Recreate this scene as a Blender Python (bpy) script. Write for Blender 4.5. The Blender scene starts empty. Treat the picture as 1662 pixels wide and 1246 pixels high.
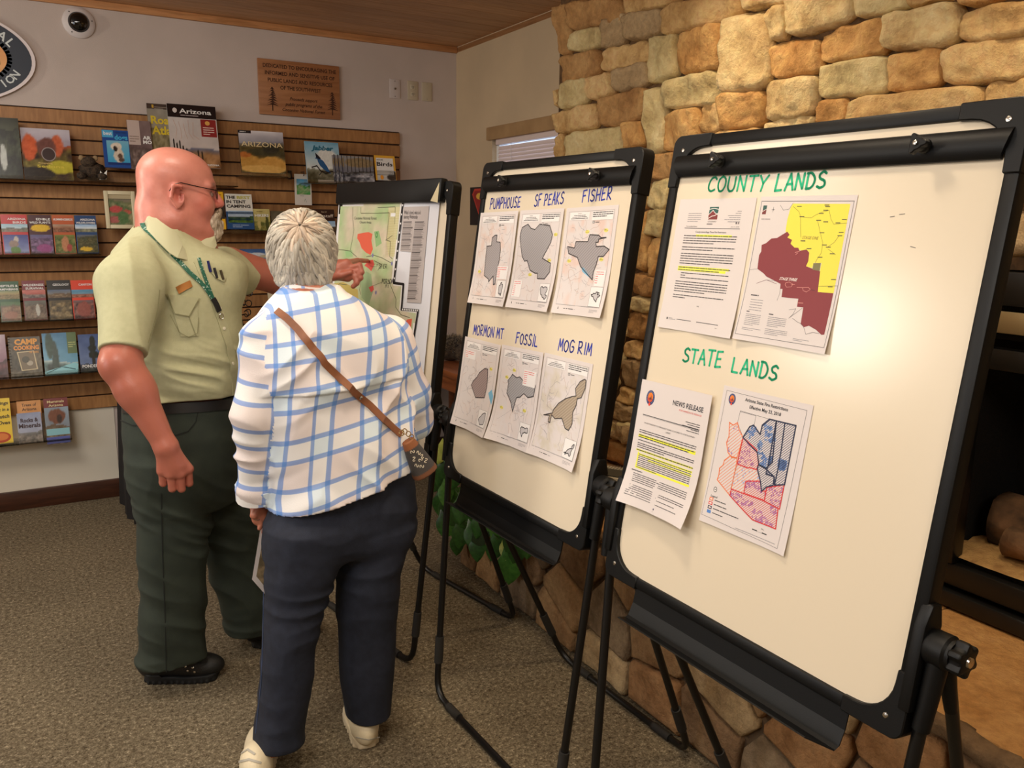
import bpy, bmesh, math, random
import numpy as np
from mathutils import Vector, Matrix

# ------------------------------------------------------------------ camera
F_PX, CX, CY, CAM_H = 1344.0, 831.0, 623.0, 1.56
def _n(a):
    a = np.asarray(a, float); return a/np.linalg.norm(a)
def _cd(u, v): return np.array([(u-CX)/F_PX, -(v-CY)/F_PX, -1.0])
_Y = _n(_cd(39, 352)); _X = _cd(3203, 392); _X = _n(_X-_Y*(_X@_Y)); _Z = np.cross(_X, _Y)
CAM_M = np.array([_X, _Y, _Z])
CAM_C = np.array([0, 0, CAM_H])
def ray(u, v): return CAM_M@_cd(u, v)
def at(u, v, Y=None, X=None, Z=None):
    """photo pixel -> point on the plane Y=..., X=... or Z=... of the room"""
    ax, val = (1, Y) if Y is not None else ((0, X) if X is not None else (2, Z))
    d = ray(u, v); t = (val-CAM_C[ax])/d[ax]
    return CAM_C+d*t

scn = bpy.context.scene
COL = scn.collection
cam_d = bpy.data.cameras.new('camera')
cam_d.sensor_fit = 'HORIZONTAL'; cam_d.sensor_width = 36
cam_d.lens = 36*F_PX/1662.0
cam_d.clip_start = 0.05
cam = bpy.data.objects.new('camera', cam_d); COL.objects.link(cam)
mw = Matrix.Identity(4)
for r in range(3):
    for c in range(3): mw[r][c] = float(CAM_M[r][c])
    mw[r][3] = float(CAM_C[r])
cam.matrix_world = mw
scn.camera = cam

# ------------------------------------------------------------------ light
scn.view_settings.view_transform = 'Standard'
scn.view_settings.look = 'None'
scn.view_settings.gamma = 1
scn.view_settings.use_curve_mapping = False
scn.view_settings.exposure = 0.04
w = bpy.data.worlds.new('world'); scn.world = w; w.use_nodes = True
w.node_tree.nodes['Background'].inputs[0].default_value = (1, .95, .9, 1)
w.node_tree.nodes['Background'].inputs[1].default_value = .3
def area(name, loc, target, size, power, color, sy=None):
    d = bpy.data.lights.new(name, 'AREA'); d.size = size; d.energy = power; d.color = color
    if sy: d.shape = 'RECTANGLE'; d.size_y = sy
    o = bpy.data.objects.new(name, d); COL.objects.link(o); o.location = loc
    o.rotation_euler = (Vector(target)-Vector(loc)).to_track_quat('-Z', 'Y').to_euler()
    return o
def spot(name, loc, target, power, color, angle=100, blend=.8, radius=.12):
    d = bpy.data.lights.new(name, 'SPOT'); d.energy = power; d.color = color
    d.spot_size = math.radians(angle); d.spot_blend = blend; d.shadow_soft_size = radius
    o = bpy.data.objects.new(name, d); COL.objects.link(o); o.location = loc
    o.rotation_euler = (Vector(target)-Vector(loc)).to_track_quat('-Z', 'Y').to_euler()
    return o
WARM = (1, .80, .55); NEUT = (1, .93, .84); COOL = (.80, .88, 1)
area('ceiling_panel_light', (-.7, .6, 2.60), (-.2, 1.0, 0), 1.3, 58, NEUT)
area('ceiling_panel_light', (-.6, 3.0, 2.60), (-.1, 3.8, .6), .9, 32, NEUT)
area('ceiling_panel_light', (.3, -1.2, 2.60), (.5, -.4, 0), 1.2, 34, (1, .88, .72))
area('window_light', (-2.85, 2.2, 1.6), (0, 3.2, 1.4), 1.3, 22, COOL)
area('window_light', (-2.9, 3.75, 2.12), (1.2, .9, 1.4), .6, 44, (1, .93, .80))
spot('ceiling_can_light', (1.72, 2.05, 2.63), (1.95, 2.05, 0), 40, WARM, 120, .9)
spot('ceiling_can_light', (1.70, .95, 2.63), (1.85, .95, 0), 36, WARM, 120, .9)
spot('ceiling_can_light', (.75, 1.35, 2.63), (.95, 1.5, 0), 52, (1, .83, .62), 120, .9)
spot('ceiling_can_light', (.35, 2.2, 2.63), (.5, 2.4, 0), 36, (1, .86, .68), 110, .9)

# ------------------------------------------------------------------ helpers
def lin(c):
    out = []
    for x in c[:3]:
        x = x/255.0 if max(c[:3]) > 1.0 else x
        out.append(x/12.92 if x <= .04045 else ((x+.055)/1.055)**2.4)
    return tuple(out)
def lina(a):
    a = np.clip(np.asarray(a, float)/255.0, 0, 1)
    return np.where(a <= .04045, a/12.92, ((a+.055)/1.055)**2.4)
_MC = {}
def mat(name, rgb, rough=.5, metal=0, spec=.5, noise=None, bump=0, bscale=200, coat=0, emit=0, trans=0, stretch=None):
    """plain procedural material: colour, optional noise of a second colour (rgb2, scale, detail) and noise bump"""
    if name in _MC: return _MC[name]
    m = bpy.data.materials.new(name); m.use_nodes = True; nt = m.node_tree
    b = nt.nodes['Principled BSDF']; c = lin(rgb)+(1,)
    b.inputs['Base Color'].default_value = c; b.inputs['Roughness'].default_value = rough
    b.inputs['Metallic'].default_value = metal; b.inputs['Specular IOR Level'].default_value = spec
    b.inputs['Coat Weight'].default_value = coat
    if trans: b.inputs['Transmission Weight'].default_value = trans
    if noise or bump:
        tc = nt.nodes.new('ShaderNodeTexCoord'); mp = nt.nodes.new('ShaderNodeMapping')
        nt.links.new(tc.outputs['Object'], mp.inputs[0])
        if stretch: mp.inputs['Scale'].default_value = stretch
    if noise:
        rgb2, sc, det = noise[:3]
        n = nt.nodes.new('ShaderNodeTexNoise'); n.inputs['Scale'].default_value = sc; n.inputs['Detail'].default_value = det
        nt.links.new(mp.outputs[0], n.inputs[0])
        r = nt.nodes.new('ShaderNodeValToRGB'); lo, hi = noise[3:5] if len(noise) > 4 else (.35, .65)
        r.color_ramp.elements[0].position = lo; r.color_ramp.elements[1].position = hi
        r.color_ramp.elements[0].color = c; r.color_ramp.elements[1].color = lin(rgb2)+(1,)
        nt.links.new(n.outputs[0], r.inputs[0]); nt.links.new(r.outputs[0], b.inputs['Base Color'])
    if bump:
        n2 = nt.nodes.new('ShaderNodeTexNoise'); n2.inputs['Scale'].default_value = bscale; n2.inputs['Detail'].default_value = 5
        nt.links.new(mp.outputs[0], n2.inputs[0])
        bp = nt.nodes.new('ShaderNodeBump'); bp.inputs['Strength'].default_value = bump; bp.inputs['Distance'].default_value = .01
        nt.links.new(n2.outputs[0], bp.inputs['Height']); nt.links.new(bp.outputs[0], b.inputs['Normal'])
    if emit:
        b.inputs['Emission Color'].default_value = c; b.inputs['Emission Strength'].default_value = emit
    _MC[name] = m
    return m
def ink_mat(name='printed_ink', rough=.5, coat=0):
    if name in _MC: return _MC[name]
    m = bpy.data.materials.new(name); m.use_nodes = True; nt = m.node_tree
    b = nt.nodes['Principled BSDF']; a = nt.nodes.new('ShaderNodeAttribute'); a.attribute_name = 'ink'
    nt.links.new(a.outputs['Color'], b.inputs['Base Color']); b.inputs['Roughness'].default_value = rough
    b.inputs['Coat Weight'].default_value = coat; b.inputs['Coat Roughness'].default_value = .15
    _MC[name] = m
    return m

class B:
    """collects geometry; build() links it as one mesh object"""
    def __init__(s): s.v = []; s.f = []
    def add(s, v, f):
        o = len(s.v); s.v += [tuple(map(float, p)) for p in v]; s.f += [tuple(i+o for i in q) for q in f]; return s
    def box(s, lo, hi, M=None, taper=None):
        (x0, y0, z0), (x1, y1, z1) = lo, hi
        v = [(x0, y0, z0), (x1, y0, z0), (x1, y1, z0), (x0, y1, z0), (x0, y0, z1), (x1, y0, z1), (x1, y1, z1), (x0, y1, z1)]
        if M is not None: v = [tuple(M@Vector(p)) for p in v]
        return s.add(v, [(0, 3, 2, 1), (4, 5, 6, 7), (0, 1, 5, 4), (1, 2, 6, 5), (2, 3, 7, 6), (3, 0, 4, 7)])
    def tube(s, pts, r, n=12, caps=True, flat=None):
        """round tube along a polyline; r a number or one per point"""
        P = [Vector(p) for p in pts]; R = r if isinstance(r, (list, tuple, np.ndarray)) else [r]*len(P)
        T = []
        for i in range(len(P)):
            a = P[max(0, i-1)]; b = P[min(len(P)-1, i+1)]; T.append((b-a).normalized())
        up = Vector((0, 0, 1)) if abs(T[0].z) < .9 else Vector((1, 0, 0))
        u = T[0].cross(up).normalized(); vs = []
        for i, p in enumerate(P):
            u = (u-T[i]*u.dot(T[i])).normalized(); w_ = T[i].cross(u)
            for k in range(n):
                a = 2*math.pi*k/n; fx = flat or 1
                vs.append(p+(u*math.cos(a)+w_*math.sin(a)*fx)*R[i])
        fs = []
        for i in range(len(P)-1):
            for k in range(n):
                a = i*n+k; b = i*n+(k+1) % n; fs.append((a, b, b+n, a+n))
        if caps: fs += [tuple(range(n-1, -1, -1)), tuple((len(P)-1)*n+k for k in range(n))]
        return s.add(vs, fs)
    def lathe(s, prof, n=24, M=None):
        """profile [(r,z)] about local z"""
        vs = []; fs = []
        for r, z in prof:
            for k in range(n):
                a = 2*math.pi*k/n; p = Vector((r*math.cos(a), r*math.sin(a), z)); vs.append(M@p if M is not None else p)
        for i in range(len(prof)-1):
            for k in range(n):
                a = i*n+k; b = i*n+(k+1) % n; fs.append((a, b, b+n, a+n))
        fs += [tuple(range(n-1, -1, -1)), tuple((len(prof)-1)*n+k for k in range(n))]
        return s.add(vs, fs)
    def prism(s, poly, h0, h1, M=None):
        """extrude a 2-D polygon (x,y) from z=h0 to h1"""
        n = len(poly); v = [Vector((x, y, h0)) for x, y in poly]+[Vector((x, y, h1)) for x, y in poly]
        if M is not None: v = [M@p for p in v]
        f = [tuple(range(n-1, -1, -1)), tuple(range(n, 2*n))]+[(i, (i+1) % n, (i+1) % n+n, i+n) for i in range(n)]
        return s.add(v, f)
    def mesh(s, name):
        me = bpy.data.meshes.new(name); me.from_pydata(s.v, [], s.f); me.update(); return me
    def build(s, name, m, parent=None, smooth=False, bevel=0, seg=2):
        me = s.mesh(name)
        if bevel:
            bm = bmesh.new(); bm.from_mesh(me); bmesh.ops.recalc_face_normals(bm, faces=bm.faces)
            es = [e for e in bm.edges if len(e.link_faces) == 2 and e.calc_face_angle(0) > .6]
            bmesh.ops.bevel(bm, geom=es, offset=bevel, segments=seg, affect='EDGES', profile=.5)
            bm.to_mesh(me); bm.free()
        else:
            bm = bmesh.new(); bm.from_mesh(me); bmesh.ops.recalc_face_normals(bm, faces=bm.faces); bm.to_mesh(me); bm.free()
        return link(name, me, m, parent, smooth or bool(bevel))
def link(name, me, m, parent=None, smooth=False):
    if m is not None and not me.materials: me.materials.append(m)
    if smooth:
        me.shade_smooth()
        if smooth != 'all': me.set_sharp_from_angle(angle=math.radians(40))
    o = bpy.data.objects.new(name, me); COL.objects.link(o)
    if parent is not None: o.parent = parent
    return o
def tag(o, label, cat, group=None):
    o['label'] = label; o['category'] = cat
    if group: o['group'] = group
    return o
def struct(o): o['kind'] = 'structure'; return o
def empty(name, loc=(0, 0, 0), rz=0, M=None):
    o = bpy.data.objects.new(name, None); o.empty_display_size = .1; COL.objects.link(o)
    if M is not None: o.matrix_world = M
    else: o.location = loc; o.rotation_euler = (0, 0, rz)
    return o

# ------------------------------------------------------------------ printing (flat inks as thin polygons)
_TX = {}
def text_mesh(s, bold=0, shear=0, res=2, space=1.0):
    k = (s, bold, shear, res, space)
    if k in _TX: return _TX[k]
    cu = bpy.data.curves.new('t', 'FONT'); cu.body = s; cu.size = 1; cu.resolution_u = res; cu.shear = shear
    cu.offset = bold; cu.space_character = space; cu.fill_mode = 'FRONT'
    ob = bpy.data.objects.new('t', cu); me = ob.to_mesh()
    v = np.array([(p.co.x, p.co.y) for p in me.vertices]).reshape(-1, 2); f = [tuple(p.vertices) for p in me.polygons]
    ob.to_mesh_clear(); bpy.data.objects.remove(ob); bpy.data.curves.remove(cu)
    if len(v): v[:, 0] -= v[:, 0].min()
    wd = v[:, 0].max() if len(v) else 0
    _TX[k] = (v, f, wd); return _TX[k]
class Print:
    def __init__(s): s.v = []; s.f = []; s.c = []; s.l = []; s.top = 0
    def _add(s, v, f, col, layer):
        o = len(s.v); col = np.asarray(col, float)
        if col.ndim == 1: col = np.tile(lina(col), (len(v), 1))
        s.v += [(float(a), float(b)) for a, b in v]; s.f += [tuple(i+o for i in q) for q in f]
        s.c += [tuple(k) for k in col]; s.l += [layer]*len(v)
    def poly(s, pts, col, layer=1): s._add(pts, [tuple(range(len(pts)))], col, layer)
    def rect(s, x0, y0, x1, y1, col, layer=1): s.poly([(x0, y0), (x1, y0), (x1, y1), (x0, y1)], col, layer)
    def line(s, pts, wd, col, layer=2, close=False, cap=False):
        pts = [np.array(p, float) for p in pts]
        if close: pts.append(pts[0])
        for a, b in zip(pts[:-1], pts[1:]):
            d = b-a; L = np.linalg.norm(d)
            if L < 1e-7: continue
            d /= L; nn = np.array([-d[1], d[0]])*wd/2; e = d*wd*.3
            s._add([a-nn-e, b-nn+e, b+nn+e, a+nn-e], [(0, 1, 2, 3)], col, layer)
        if cap:
            for p in pts:
                s._add([p+np.array([math.cos(t), math.sin(t)])*wd/2 for t in np.arange(8)*math.pi/4], [tuple(range(8))], col, layer)
    def disc(s, x, y, rx, ry, col, layer=1, n=20): s.poly([(x+rx*math.cos(t), y+ry*math.sin(t)) for t in np.arange(n)*2*math.pi/n], col, layer)
    def text(s, t, x, y, size, col, layer=3, align='l', bold=0, shear=0, width=None, res=2, rot=0, space=1.0):
        v, f, wd = text_mesh(t, bold, shear, res, space)
        if not len(v): return
        sx = size if width is None else width/wd
        v = v*np.array([sx, size]); w2 = wd*sx
        if align == 'c': v = v-np.array([w2/2, 0])
        if align == 'r': v = v-np.array([w2, 0])
        if rot: c, n_ = math.cos(rot), math.sin(rot); v = v@np.array([[c, n_], [-n_, c]])
        s._add(v+np.array([x, y]), f, col, layer)
    def greek(s, x0, x1, y, n, dy, h, col, layer=2, seed=0, last=.6, word=.011):
        """lines of small body print, each word a bar"""
        rn = random.Random(seed)
        for i in range(n):
            x = x0; xe = x1 if i < n-1 else x0+(x1-x0)*last
            while x < xe:
                wl = min(word*rn.uniform(.4, 1.6), xe-x)
                s.rect(x, y-i*dy, x+wl, y-i*dy+h, col, layer); x += wl+h*.55
    def grid(s, x0, y0, x1, y1, nx, ny, fn, layer=1):
        """painted picture: fn(u,v)->rgb 0..255, v up"""
        U, V = np.meshgrid(np.linspace(0, 1, nx+1), np.linspace(0, 1, ny+1))
        c = fn(U.ravel(), V.ravel()); pts = np.stack([x0+(x1-x0)*U.ravel(), y0+(y1-y0)*V.ravel()], 1)
        f = [(j*(nx+1)+i, j*(nx+1)+i+1, (j+1)*(nx+1)+i+1, (j+1)*(nx+1)+i) for j in range(ny) for i in range(nx)]
        s._add(pts, f, lina(c), layer)
    def build(s, name, parent, surf=None, maxlen=None, m=None, step=.00025):
        bm = bmesh.new(); cl = bm.verts.layers.float_color.new('ink'); ll = bm.verts.layers.float.new('lay')
        vs = []
        for p, c, l in zip(s.v, s.c, s.l):
            q = bm.verts.new((p[0], p[1], 0)); q[cl] = (c[0], c[1], c[2], 1); q[ll] = l; vs.append(q)
        for f in s.f:
            try: bm.faces.new([vs[i] for i in f])
            except ValueError: pass
        big = [f for f in bm.faces if len(f.verts) > 4]
        if big: bmesh.ops.triangulate(bm, faces=big)
        if maxlen:
            bmesh.ops.triangulate(bm, faces=bm.faces[:])
            for _ in range(5):
                es = [e for e in bm.edges if e.calc_length() > maxlen]
                if not es: break
                bmesh.ops.subdivide_edges(bm, edges=es, cuts=1)
                bmesh.ops.triangulate(bm, faces=[f for f in bm.faces if len(f.verts) > 3])
        bm.normal_update()
        fl = [f for f in bm.faces if f.normal.z < 0]
        if fl: bmesh.ops.reverse_faces(bm, faces=fl)
        for q in bm.verts:
            z = q[ll]*step
            if surf: q.co = Vector(surf(q.co.x, q.co.y, z))
            else: q.co.z = z
        me = bpy.data.meshes.new(name); bm.to_mesh(me); bm.free()
        return link(name, me, m or ink_mat(), parent)

# value noise for shapes and painted pictures
_rs = np.random.RandomState(7); _LAT = _rs.rand(32, 32, 32)
def vnoise(x, y, z=0.0):
    x, y, z = np.broadcast_arrays(np.asarray(x, float), np.asarray(y, float), np.asarray(z, float))
    xi, yi, zi = np.floor(x).astype(int), np.floor(y).astype(int), np.floor(z).astype(int)
    fx, fy, fz = x-xi, y-yi, z-zi
    fx = fx*fx*(3-2*fx); fy = fy*fy*(3-2*fy); fz = fz*fz*(3-2*fz); r = 0
    for a in (0, 1):
        for b in (0, 1):
            for c in (0, 1):
                r = r+_LAT[(xi+a) % 32, (yi+b) % 32, (zi+c) % 32]*(fx if a else 1-fx)*(fy if b else 1-fy)*(fz if c else 1-fz)
    return r*2-1
def fbm(x, y, z=0.0, o=4):
    r = 0; a = .5
    for k in range(o): r = r+a*vnoise(x*2**k+k*5.3, y*2**k+k*3.1, np.asarray(z)*2**k+k*1.7); a *= .5
    return r
# ------------------------------------------------------------------ room shell
YB, XR, HC = 5.05, 2.49, 2.66
XF, YE = 2.15, 3.33          # fireplace face and its far end
XH, ZH, YHE = 1.61, .53, 3.24   # hearth front, top, far end
XL, YN = -3.0, -2.6

def wall_mat(name, rgb):
    return mat(name, rgb, .85, noise=(tuple(int(c*.96) for c in rgb), 3, 3), bump=.12, bscale=260)
def carpet():
    m = bpy.data.materials.new('speckled_carpet'); m.use_nodes = True; nt = m.node_tree; b = nt.nodes['Principled BSDF']
    tc = nt.nodes.new('ShaderNodeTexCoord')
    n1 = nt.nodes.new('ShaderNodeTexNoise'); n1.inputs['Scale'].default_value = 170; n1.inputs['Detail'].default_value = 6; n1.inputs['Roughness'].default_value = .75
    n2 = nt.nodes.new('ShaderNodeTexNoise'); n2.inputs['Scale'].default_value = 2.2; n2.inputs['Detail'].default_value = 3
    n3 = nt.nodes.new('ShaderNodeTexNoise'); n3.inputs['Scale'].default_value = 70; n3.inputs['Detail'].default_value = 4
    for n in (n1, n2, n3): nt.links.new(tc.outputs['Object'], n.inputs[0])
    r = nt.nodes.new('ShaderNodeValToRGB'); e = r.color_ramp.elements
    e[0].position = .38; e[0].color = lin((60, 50, 36))+(1,); e[1].position = .62; e[1].color = lin((204, 188, 158))+(1,)
    k = e.new(.47); k.color = lin((118, 105, 84))+(1,); k = e.new(.55); k.color = lin((142, 129, 106))+(1,)
    mx = nt.nodes.new('ShaderNodeMath'); mx.operation = 'MULTIPLY_ADD'; mx.inputs[1].default_value = .35; nt.links.new(n3.outputs[0], mx.inputs[0])
    ad = nt.nodes.new('ShaderNodeMath'); ad.operation = 'MULTIPLY'; ad.inputs[1].default_value = .65
    nt.links.new(n1.outputs[0], ad.inputs[0]); nt.links.new(ad.outputs[0], mx.inputs[2])
    nt.links.new(mx.outputs[0], r.inputs[0])
    mm = nt.nodes.new('ShaderNodeMixRGB'); mm.blend_type = 'MULTIPLY'; mm.inputs[0].default_value = .35
    nt.links.new(r.outputs[0], mm.inputs[1]); nt.links.new(n2.outputs[0], mm.inputs[2])
    nt.links.new(mm.outputs[0], b.inputs['Base Color']); b.inputs['Roughness'].default_value = 1; b.inputs['Specular IOR Level'].default_value = .1
    bp = nt.nodes.new('ShaderNodeBump'); bp.inputs['Strength'].default_value = .9; bp.inputs['Distance'].default_value = .006
    nt.links.new(mx.outputs[0], bp.inputs['Height']); nt.links.new(bp.outputs[0], b.inputs['Normal'])
    return m
def wood(name, c1, c2, sc=(1, 12, 12), rough=.45, rings=5, coat=0, bump=.1):
    """streaky timber, grain along local x"""
    if name in _MC: return _MC[name]
    m = bpy.data.materials.new(name); m.use_nodes = True; nt = m.node_tree; b = nt.nodes['Principled BSDF']
    tc = nt.nodes.new('ShaderNodeTexCoord'); mp = nt.nodes.new('ShaderNodeMapping'); mp.inputs['Scale'].default_value = sc
    oi = nt.nodes.new('ShaderNodeObjectInfo'); ml = nt.nodes.new('ShaderNodeVectorMath'); ml.operation = 'MULTIPLY_ADD'
    ml.inputs[1].default_value = (0, 0, 0)
    nt.links.new(tc.outputs['Object'], mp.inputs[0])
    cx_ = nt.nodes.new('ShaderNodeCombineXYZ'); mu = nt.nodes.new('ShaderNodeMath'); mu.operation = 'MULTIPLY'; mu.inputs[1].default_value = 37
    nt.links.new(oi.outputs['Random'], mu.inputs[0]); nt.links.new(mu.outputs[0], cx_.inputs[0]); nt.links.new(mu.outputs[0], cx_.inputs[2])
    av = nt.nodes.new('ShaderNodeVectorMath'); av.operation = 'ADD'; nt.links.new(mp.outputs[0], av.inputs[0]); nt.links.new(cx_.outputs[0], av.inputs[1])
    n = nt.nodes.new('ShaderNodeTexNoise'); n.inputs['Scale'].default_value = rings; n.inputs['Detail'].default_value = 6; n.inputs['Distortion'].default_value = .6
    nt.links.new(av.outputs[0], n.inputs[0])
    r = nt.nodes.new('ShaderNodeValToRGB'); e = r.color_ramp.elements
    e[0].position = .3; e[0].color = lin(c2)+(1,); e[1].position = .65; e[1].color = lin(c1)+(1,)
    nt.links.new(n.outputs[0], r.inputs[0])
    hs = nt.nodes.new('ShaderNodeHueSaturation'); mr = nt.nodes.new('ShaderNodeMapRange')
    mr.inputs['To Min'].default_value = .86; mr.inputs['To Max'].default_value = 1.12
    nt.links.new(oi.outputs['Random'], mr.inputs[0]); nt.links.new(mr.outputs[0], hs.inputs['Value'])
    nt.links.new(r.outputs[0], hs.inputs['Color']); nt.links.new(hs.outputs[0], b.inputs['Base Color'])
    b.inputs['Roughness'].default_value = rough; b.inputs['Coat Weight'].default_value = coat
    bp = nt.nodes.new('ShaderNodeBump'); bp.inputs['Strength'].default_value = bump; bp.inputs['Distance'].default_value = .003
    nt.links.new(n.outputs[0], bp.inputs['Height']); nt.links.new(bp.outputs[0], b.inputs['Normal'])
    _MC[name] = m
    return m

M_BACK = wall_mat('wall_paint_pinkish_white', (206, 192, 184))
M_SIDE = wall_mat('wall_paint_beige', (205, 182, 148))
M_LOW = mat('cream_lower_panel', (232, 224, 206), .7)
struct(B().box((XL, YN, -.1), (XR+.2, YB+.1, 0)).build('floor', carpet()))
struct(B().box((XL, YB, 0), (XR+.2, YB+.12, HC+.1)).build('wall_back', M_BACK))
struct(B().box((XL-.12, YN, 0), (XL, YB+.1, HC+.1)).build('wall_left', M_SIDE))
struct(B().box((XL, YN-.12, 0), (XR+.2, YN, HC+.1)).build('wall_near', M_SIDE))
# right wall with the window opening
WY0, WY1, WZ0, WZ1 = 3.45, 4.56, .95, 2.055
b = B(); b.box((XR, YN, 0), (XR+.12, WY0, HC+.1)); b.box((XR, WY1, 0), (XR+.12, YB, HC+.1))
b.box((XR, WY0, 0), (XR+.12, WY1, WZ0)); b.box((XR, WY0, WZ1), (XR+.12, WY1, HC+.1))
struct(b.build('wall_right', M_SIDE))
# plank ceiling
M_CEIL = wood('ceiling_board_wood', (192, 150, 110), (168, 128, 90), (1.2, 14, 14), .5, 4)
ceil = struct(B().box((XL, YN, HC+.02), (XR+.2, YB+.1, HC+.1)).build('ceiling', mat('ceiling_backing_dark', (96, 62, 38), .8)))
pm = None; pw = .128; k = 0
rnd = random.Random(3)
y = YB-.002
while y > YN:
    x0 = XL
    if pm is None:
        pm = B().box((0, -pw+.0025, 0), (XR-XL+.1, 0, .016)).build('ceiling_plank', M_CEIL, ceil, bevel=.0015, seg=1)
        pm.location = (x0, y, HC); 
    else:
        o = pm.copy(); COL.objects.link(o); o.location = (x0, y, HC)
    y -= pw
M_TRIM = wood('ceiling_trim_wood', (196, 142, 94), (166, 116, 72), (1.5, 20, 20), .5, 4)
struct(B().box((XL, YB-.018, HC-.038), (XR, YB, HC)).build('trim_1', M_TRIM, bevel=.004))
t2 = B().box((0, -.018, 0), (YB-YN, 0, .038)).build('trim_2', M_TRIM, bevel=.004); struct(t2)
t2.location = (XR, YN, HC-.038); t2.rotation_euler = (0, 0, math.pi/2)
# baseboard
M_BASE = wood('dark_brown_baseboard', (78, 44, 28), (58, 32, 20), (1.5, 20, 20), .4, 4)
struct(B().box((XL, YB-.02, 0), (XR, YB, .105)).build('baseboard_back', M_BASE, bevel=.004))
struct(B().box((XR-.02, YE+.3, 0), (XR, YB-.02, .105)).build('baseboard_right', M_BASE, bevel=.004))

# window with blinds
win = struct(empty('window_1', (XR, 0, 0)))
M_WT = mat('window_trim_tan', (176, 142, 98), .6, noise=((160, 126, 84), 8, 3))
M_WHITE = mat('white_vinyl', (232, 232, 232), .4)
B().box((-.022, WY0-.07, WZ1-.005), (0, WY1+.04, WZ1+.07)).build('header_trim', M_WT, win, bevel=.004)
b = B(); b.box((.03, WY0, WZ0), (.10, WY0+.035, WZ1)); b.box((.03, WY1-.035, WZ0), (.10, WY1, WZ1))
b.box((.03, WY0, WZ1-.035), (.10, WY1, WZ1)); b.box((.03, WY0, WZ0), (.10, WY1, WZ0+.035))
b.build('window_frame', M_WHITE, win)
g = bpy.data.materials.new('window_pane_daylight'); g.use_nodes = True
gb = g.node_tree.nodes['Principled BSDF']; gb.inputs['Base Color'].default_value = (.6, .66, .75, 1)
gb.inputs['Emission Color'].default_value = (.62, .78, 1, 1); gb.inputs['Emission Strength'].default_value = 1.6; gb.inputs['Roughness'].default_value = .1
B().box((.085, WY0+.03, WZ0+.03), (.09, WY1-.03, WZ1-.03)).build('window_pane', g, win)
M_BL = mat('blind_slat_white', (224, 206, 200), .5)
B().box((.002, WY0+.02, WZ1-.035), (.04, WY1-.04, WZ1-.002)).build('head_rail', M_BL, win)
s0 = None; z = WZ1-.055
while z > WZ0+.03:
    if s0 is None:
        s0 = B().box((-.0125, WY0+.025, -.0008), (.0125, WY1-.045, .0008)).build('blind_slat', M_BL, win)
    else:
        s0 = s0.copy(); COL.objects.link(s0)
    s0.location = (.021, 0, z); s0.rotation_euler = (0, math.radians(-70), 0); z -= .0215
for yy in (WY0+.18, WY1-.22):
    B().box((.0045, yy, WZ0+.03), (.006, yy+.003, WZ1-.03)).build('ladder_cord', M_WHITE, win)

# ------------------------------------------------------------------ masonry
def stone_mat(name, c1, c2, c3):
    m = bpy.data.materials.new(name); m.use_nodes = True; nt = m.node_tree; b = nt.nodes['Principled BSDF']
    tc = nt.nodes.new('ShaderNodeTexCoord'); oi = nt.nodes.new('ShaderNodeObjectInfo')
    mu = nt.nodes.new('ShaderNodeMath'); mu.operation = 'MULTIPLY'; mu.inputs[1].default_value = 53
    nt.links.new(oi.outputs['Random'], mu.inputs[0])
    av = nt.nodes.new('ShaderNodeVectorMath'); av.operation = 'ADD'; nt.links.new(tc.outputs['Object'], av.inputs[0]); nt.links.new(mu.outputs[0], av.inputs[1])
    n = nt.nodes.new('ShaderNodeTexNoise'); n.inputs['Scale'].default_value = 7; n.inputs['Detail'].default_value = 5; n.inputs['Roughness'].default_value = .6
    n2 = nt.nodes.new('ShaderNodeTexNoise'); n2.inputs['Scale'].default_value = 48; n2.inputs['Detail'].default_value = 6; n2.inputs['Roughness'].default_value = .65
    for q in (n, n2): nt.links.new(av.outputs[0], q.inputs[0])
    r = nt.nodes.new('ShaderNodeValToRGB'); e = r.color_ramp.elements
    e[0].position = .3; e[0].color = lin(c2)+(1,); e[1].position = .72; e[1].color = lin(c3)+(1,)
    k = e.new(.5); k.color = lin(c1)+(1,)
    nt.links.new(n.outputs[0], r.inputs[0])
    mx = nt.nodes.new('ShaderNodeMixRGB'); mx.blend_type = 'OVERLAY'; mx.inputs[0].default_value = .5
    nt.links.new(r.outputs[0], mx.inputs[1]); nt.links.new(n2.outputs[0], mx.inputs[2])
    nt.links.new(mx.outputs[0], b.inputs['Base Color']); b.inputs['Roughness'].default_value = .85; b.inputs['Specular IOR Level'].default_value = .25
    bp = nt.nodes.new('ShaderNodeBump'); bp.inputs['Strength'].default_value = .8; bp.inputs['Distance'].default_value = .016
    nt.links.new(n2.outputs[0], bp.inputs['Height']); nt.links.new(bp.outputs[0], b.inputs['Normal'])
    return m
SM = dict(
 c=stone_mat('cream_sandstone', (222, 194, 140), (186, 150, 98), (238, 214, 164)),
 y=stone_mat('pale_yellow_sandstone', (214, 192, 138), (180, 156, 106), (228, 208, 158)),
 t=stone_mat('tan_sandstone', (214, 176, 118), (178, 136, 82), (230, 196, 142)),
 o=stone_mat('orange_sandstone', (208, 160, 98), (172, 122, 68), (222, 182, 122)),
 b=stone_mat('brown_sandstone', (184, 140, 88), (146, 104, 62), (200, 160, 106)),
 g=stone_mat('grey_brown_sandstone', (178, 150, 110), (138, 114, 82), (194, 168, 128)))
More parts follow.
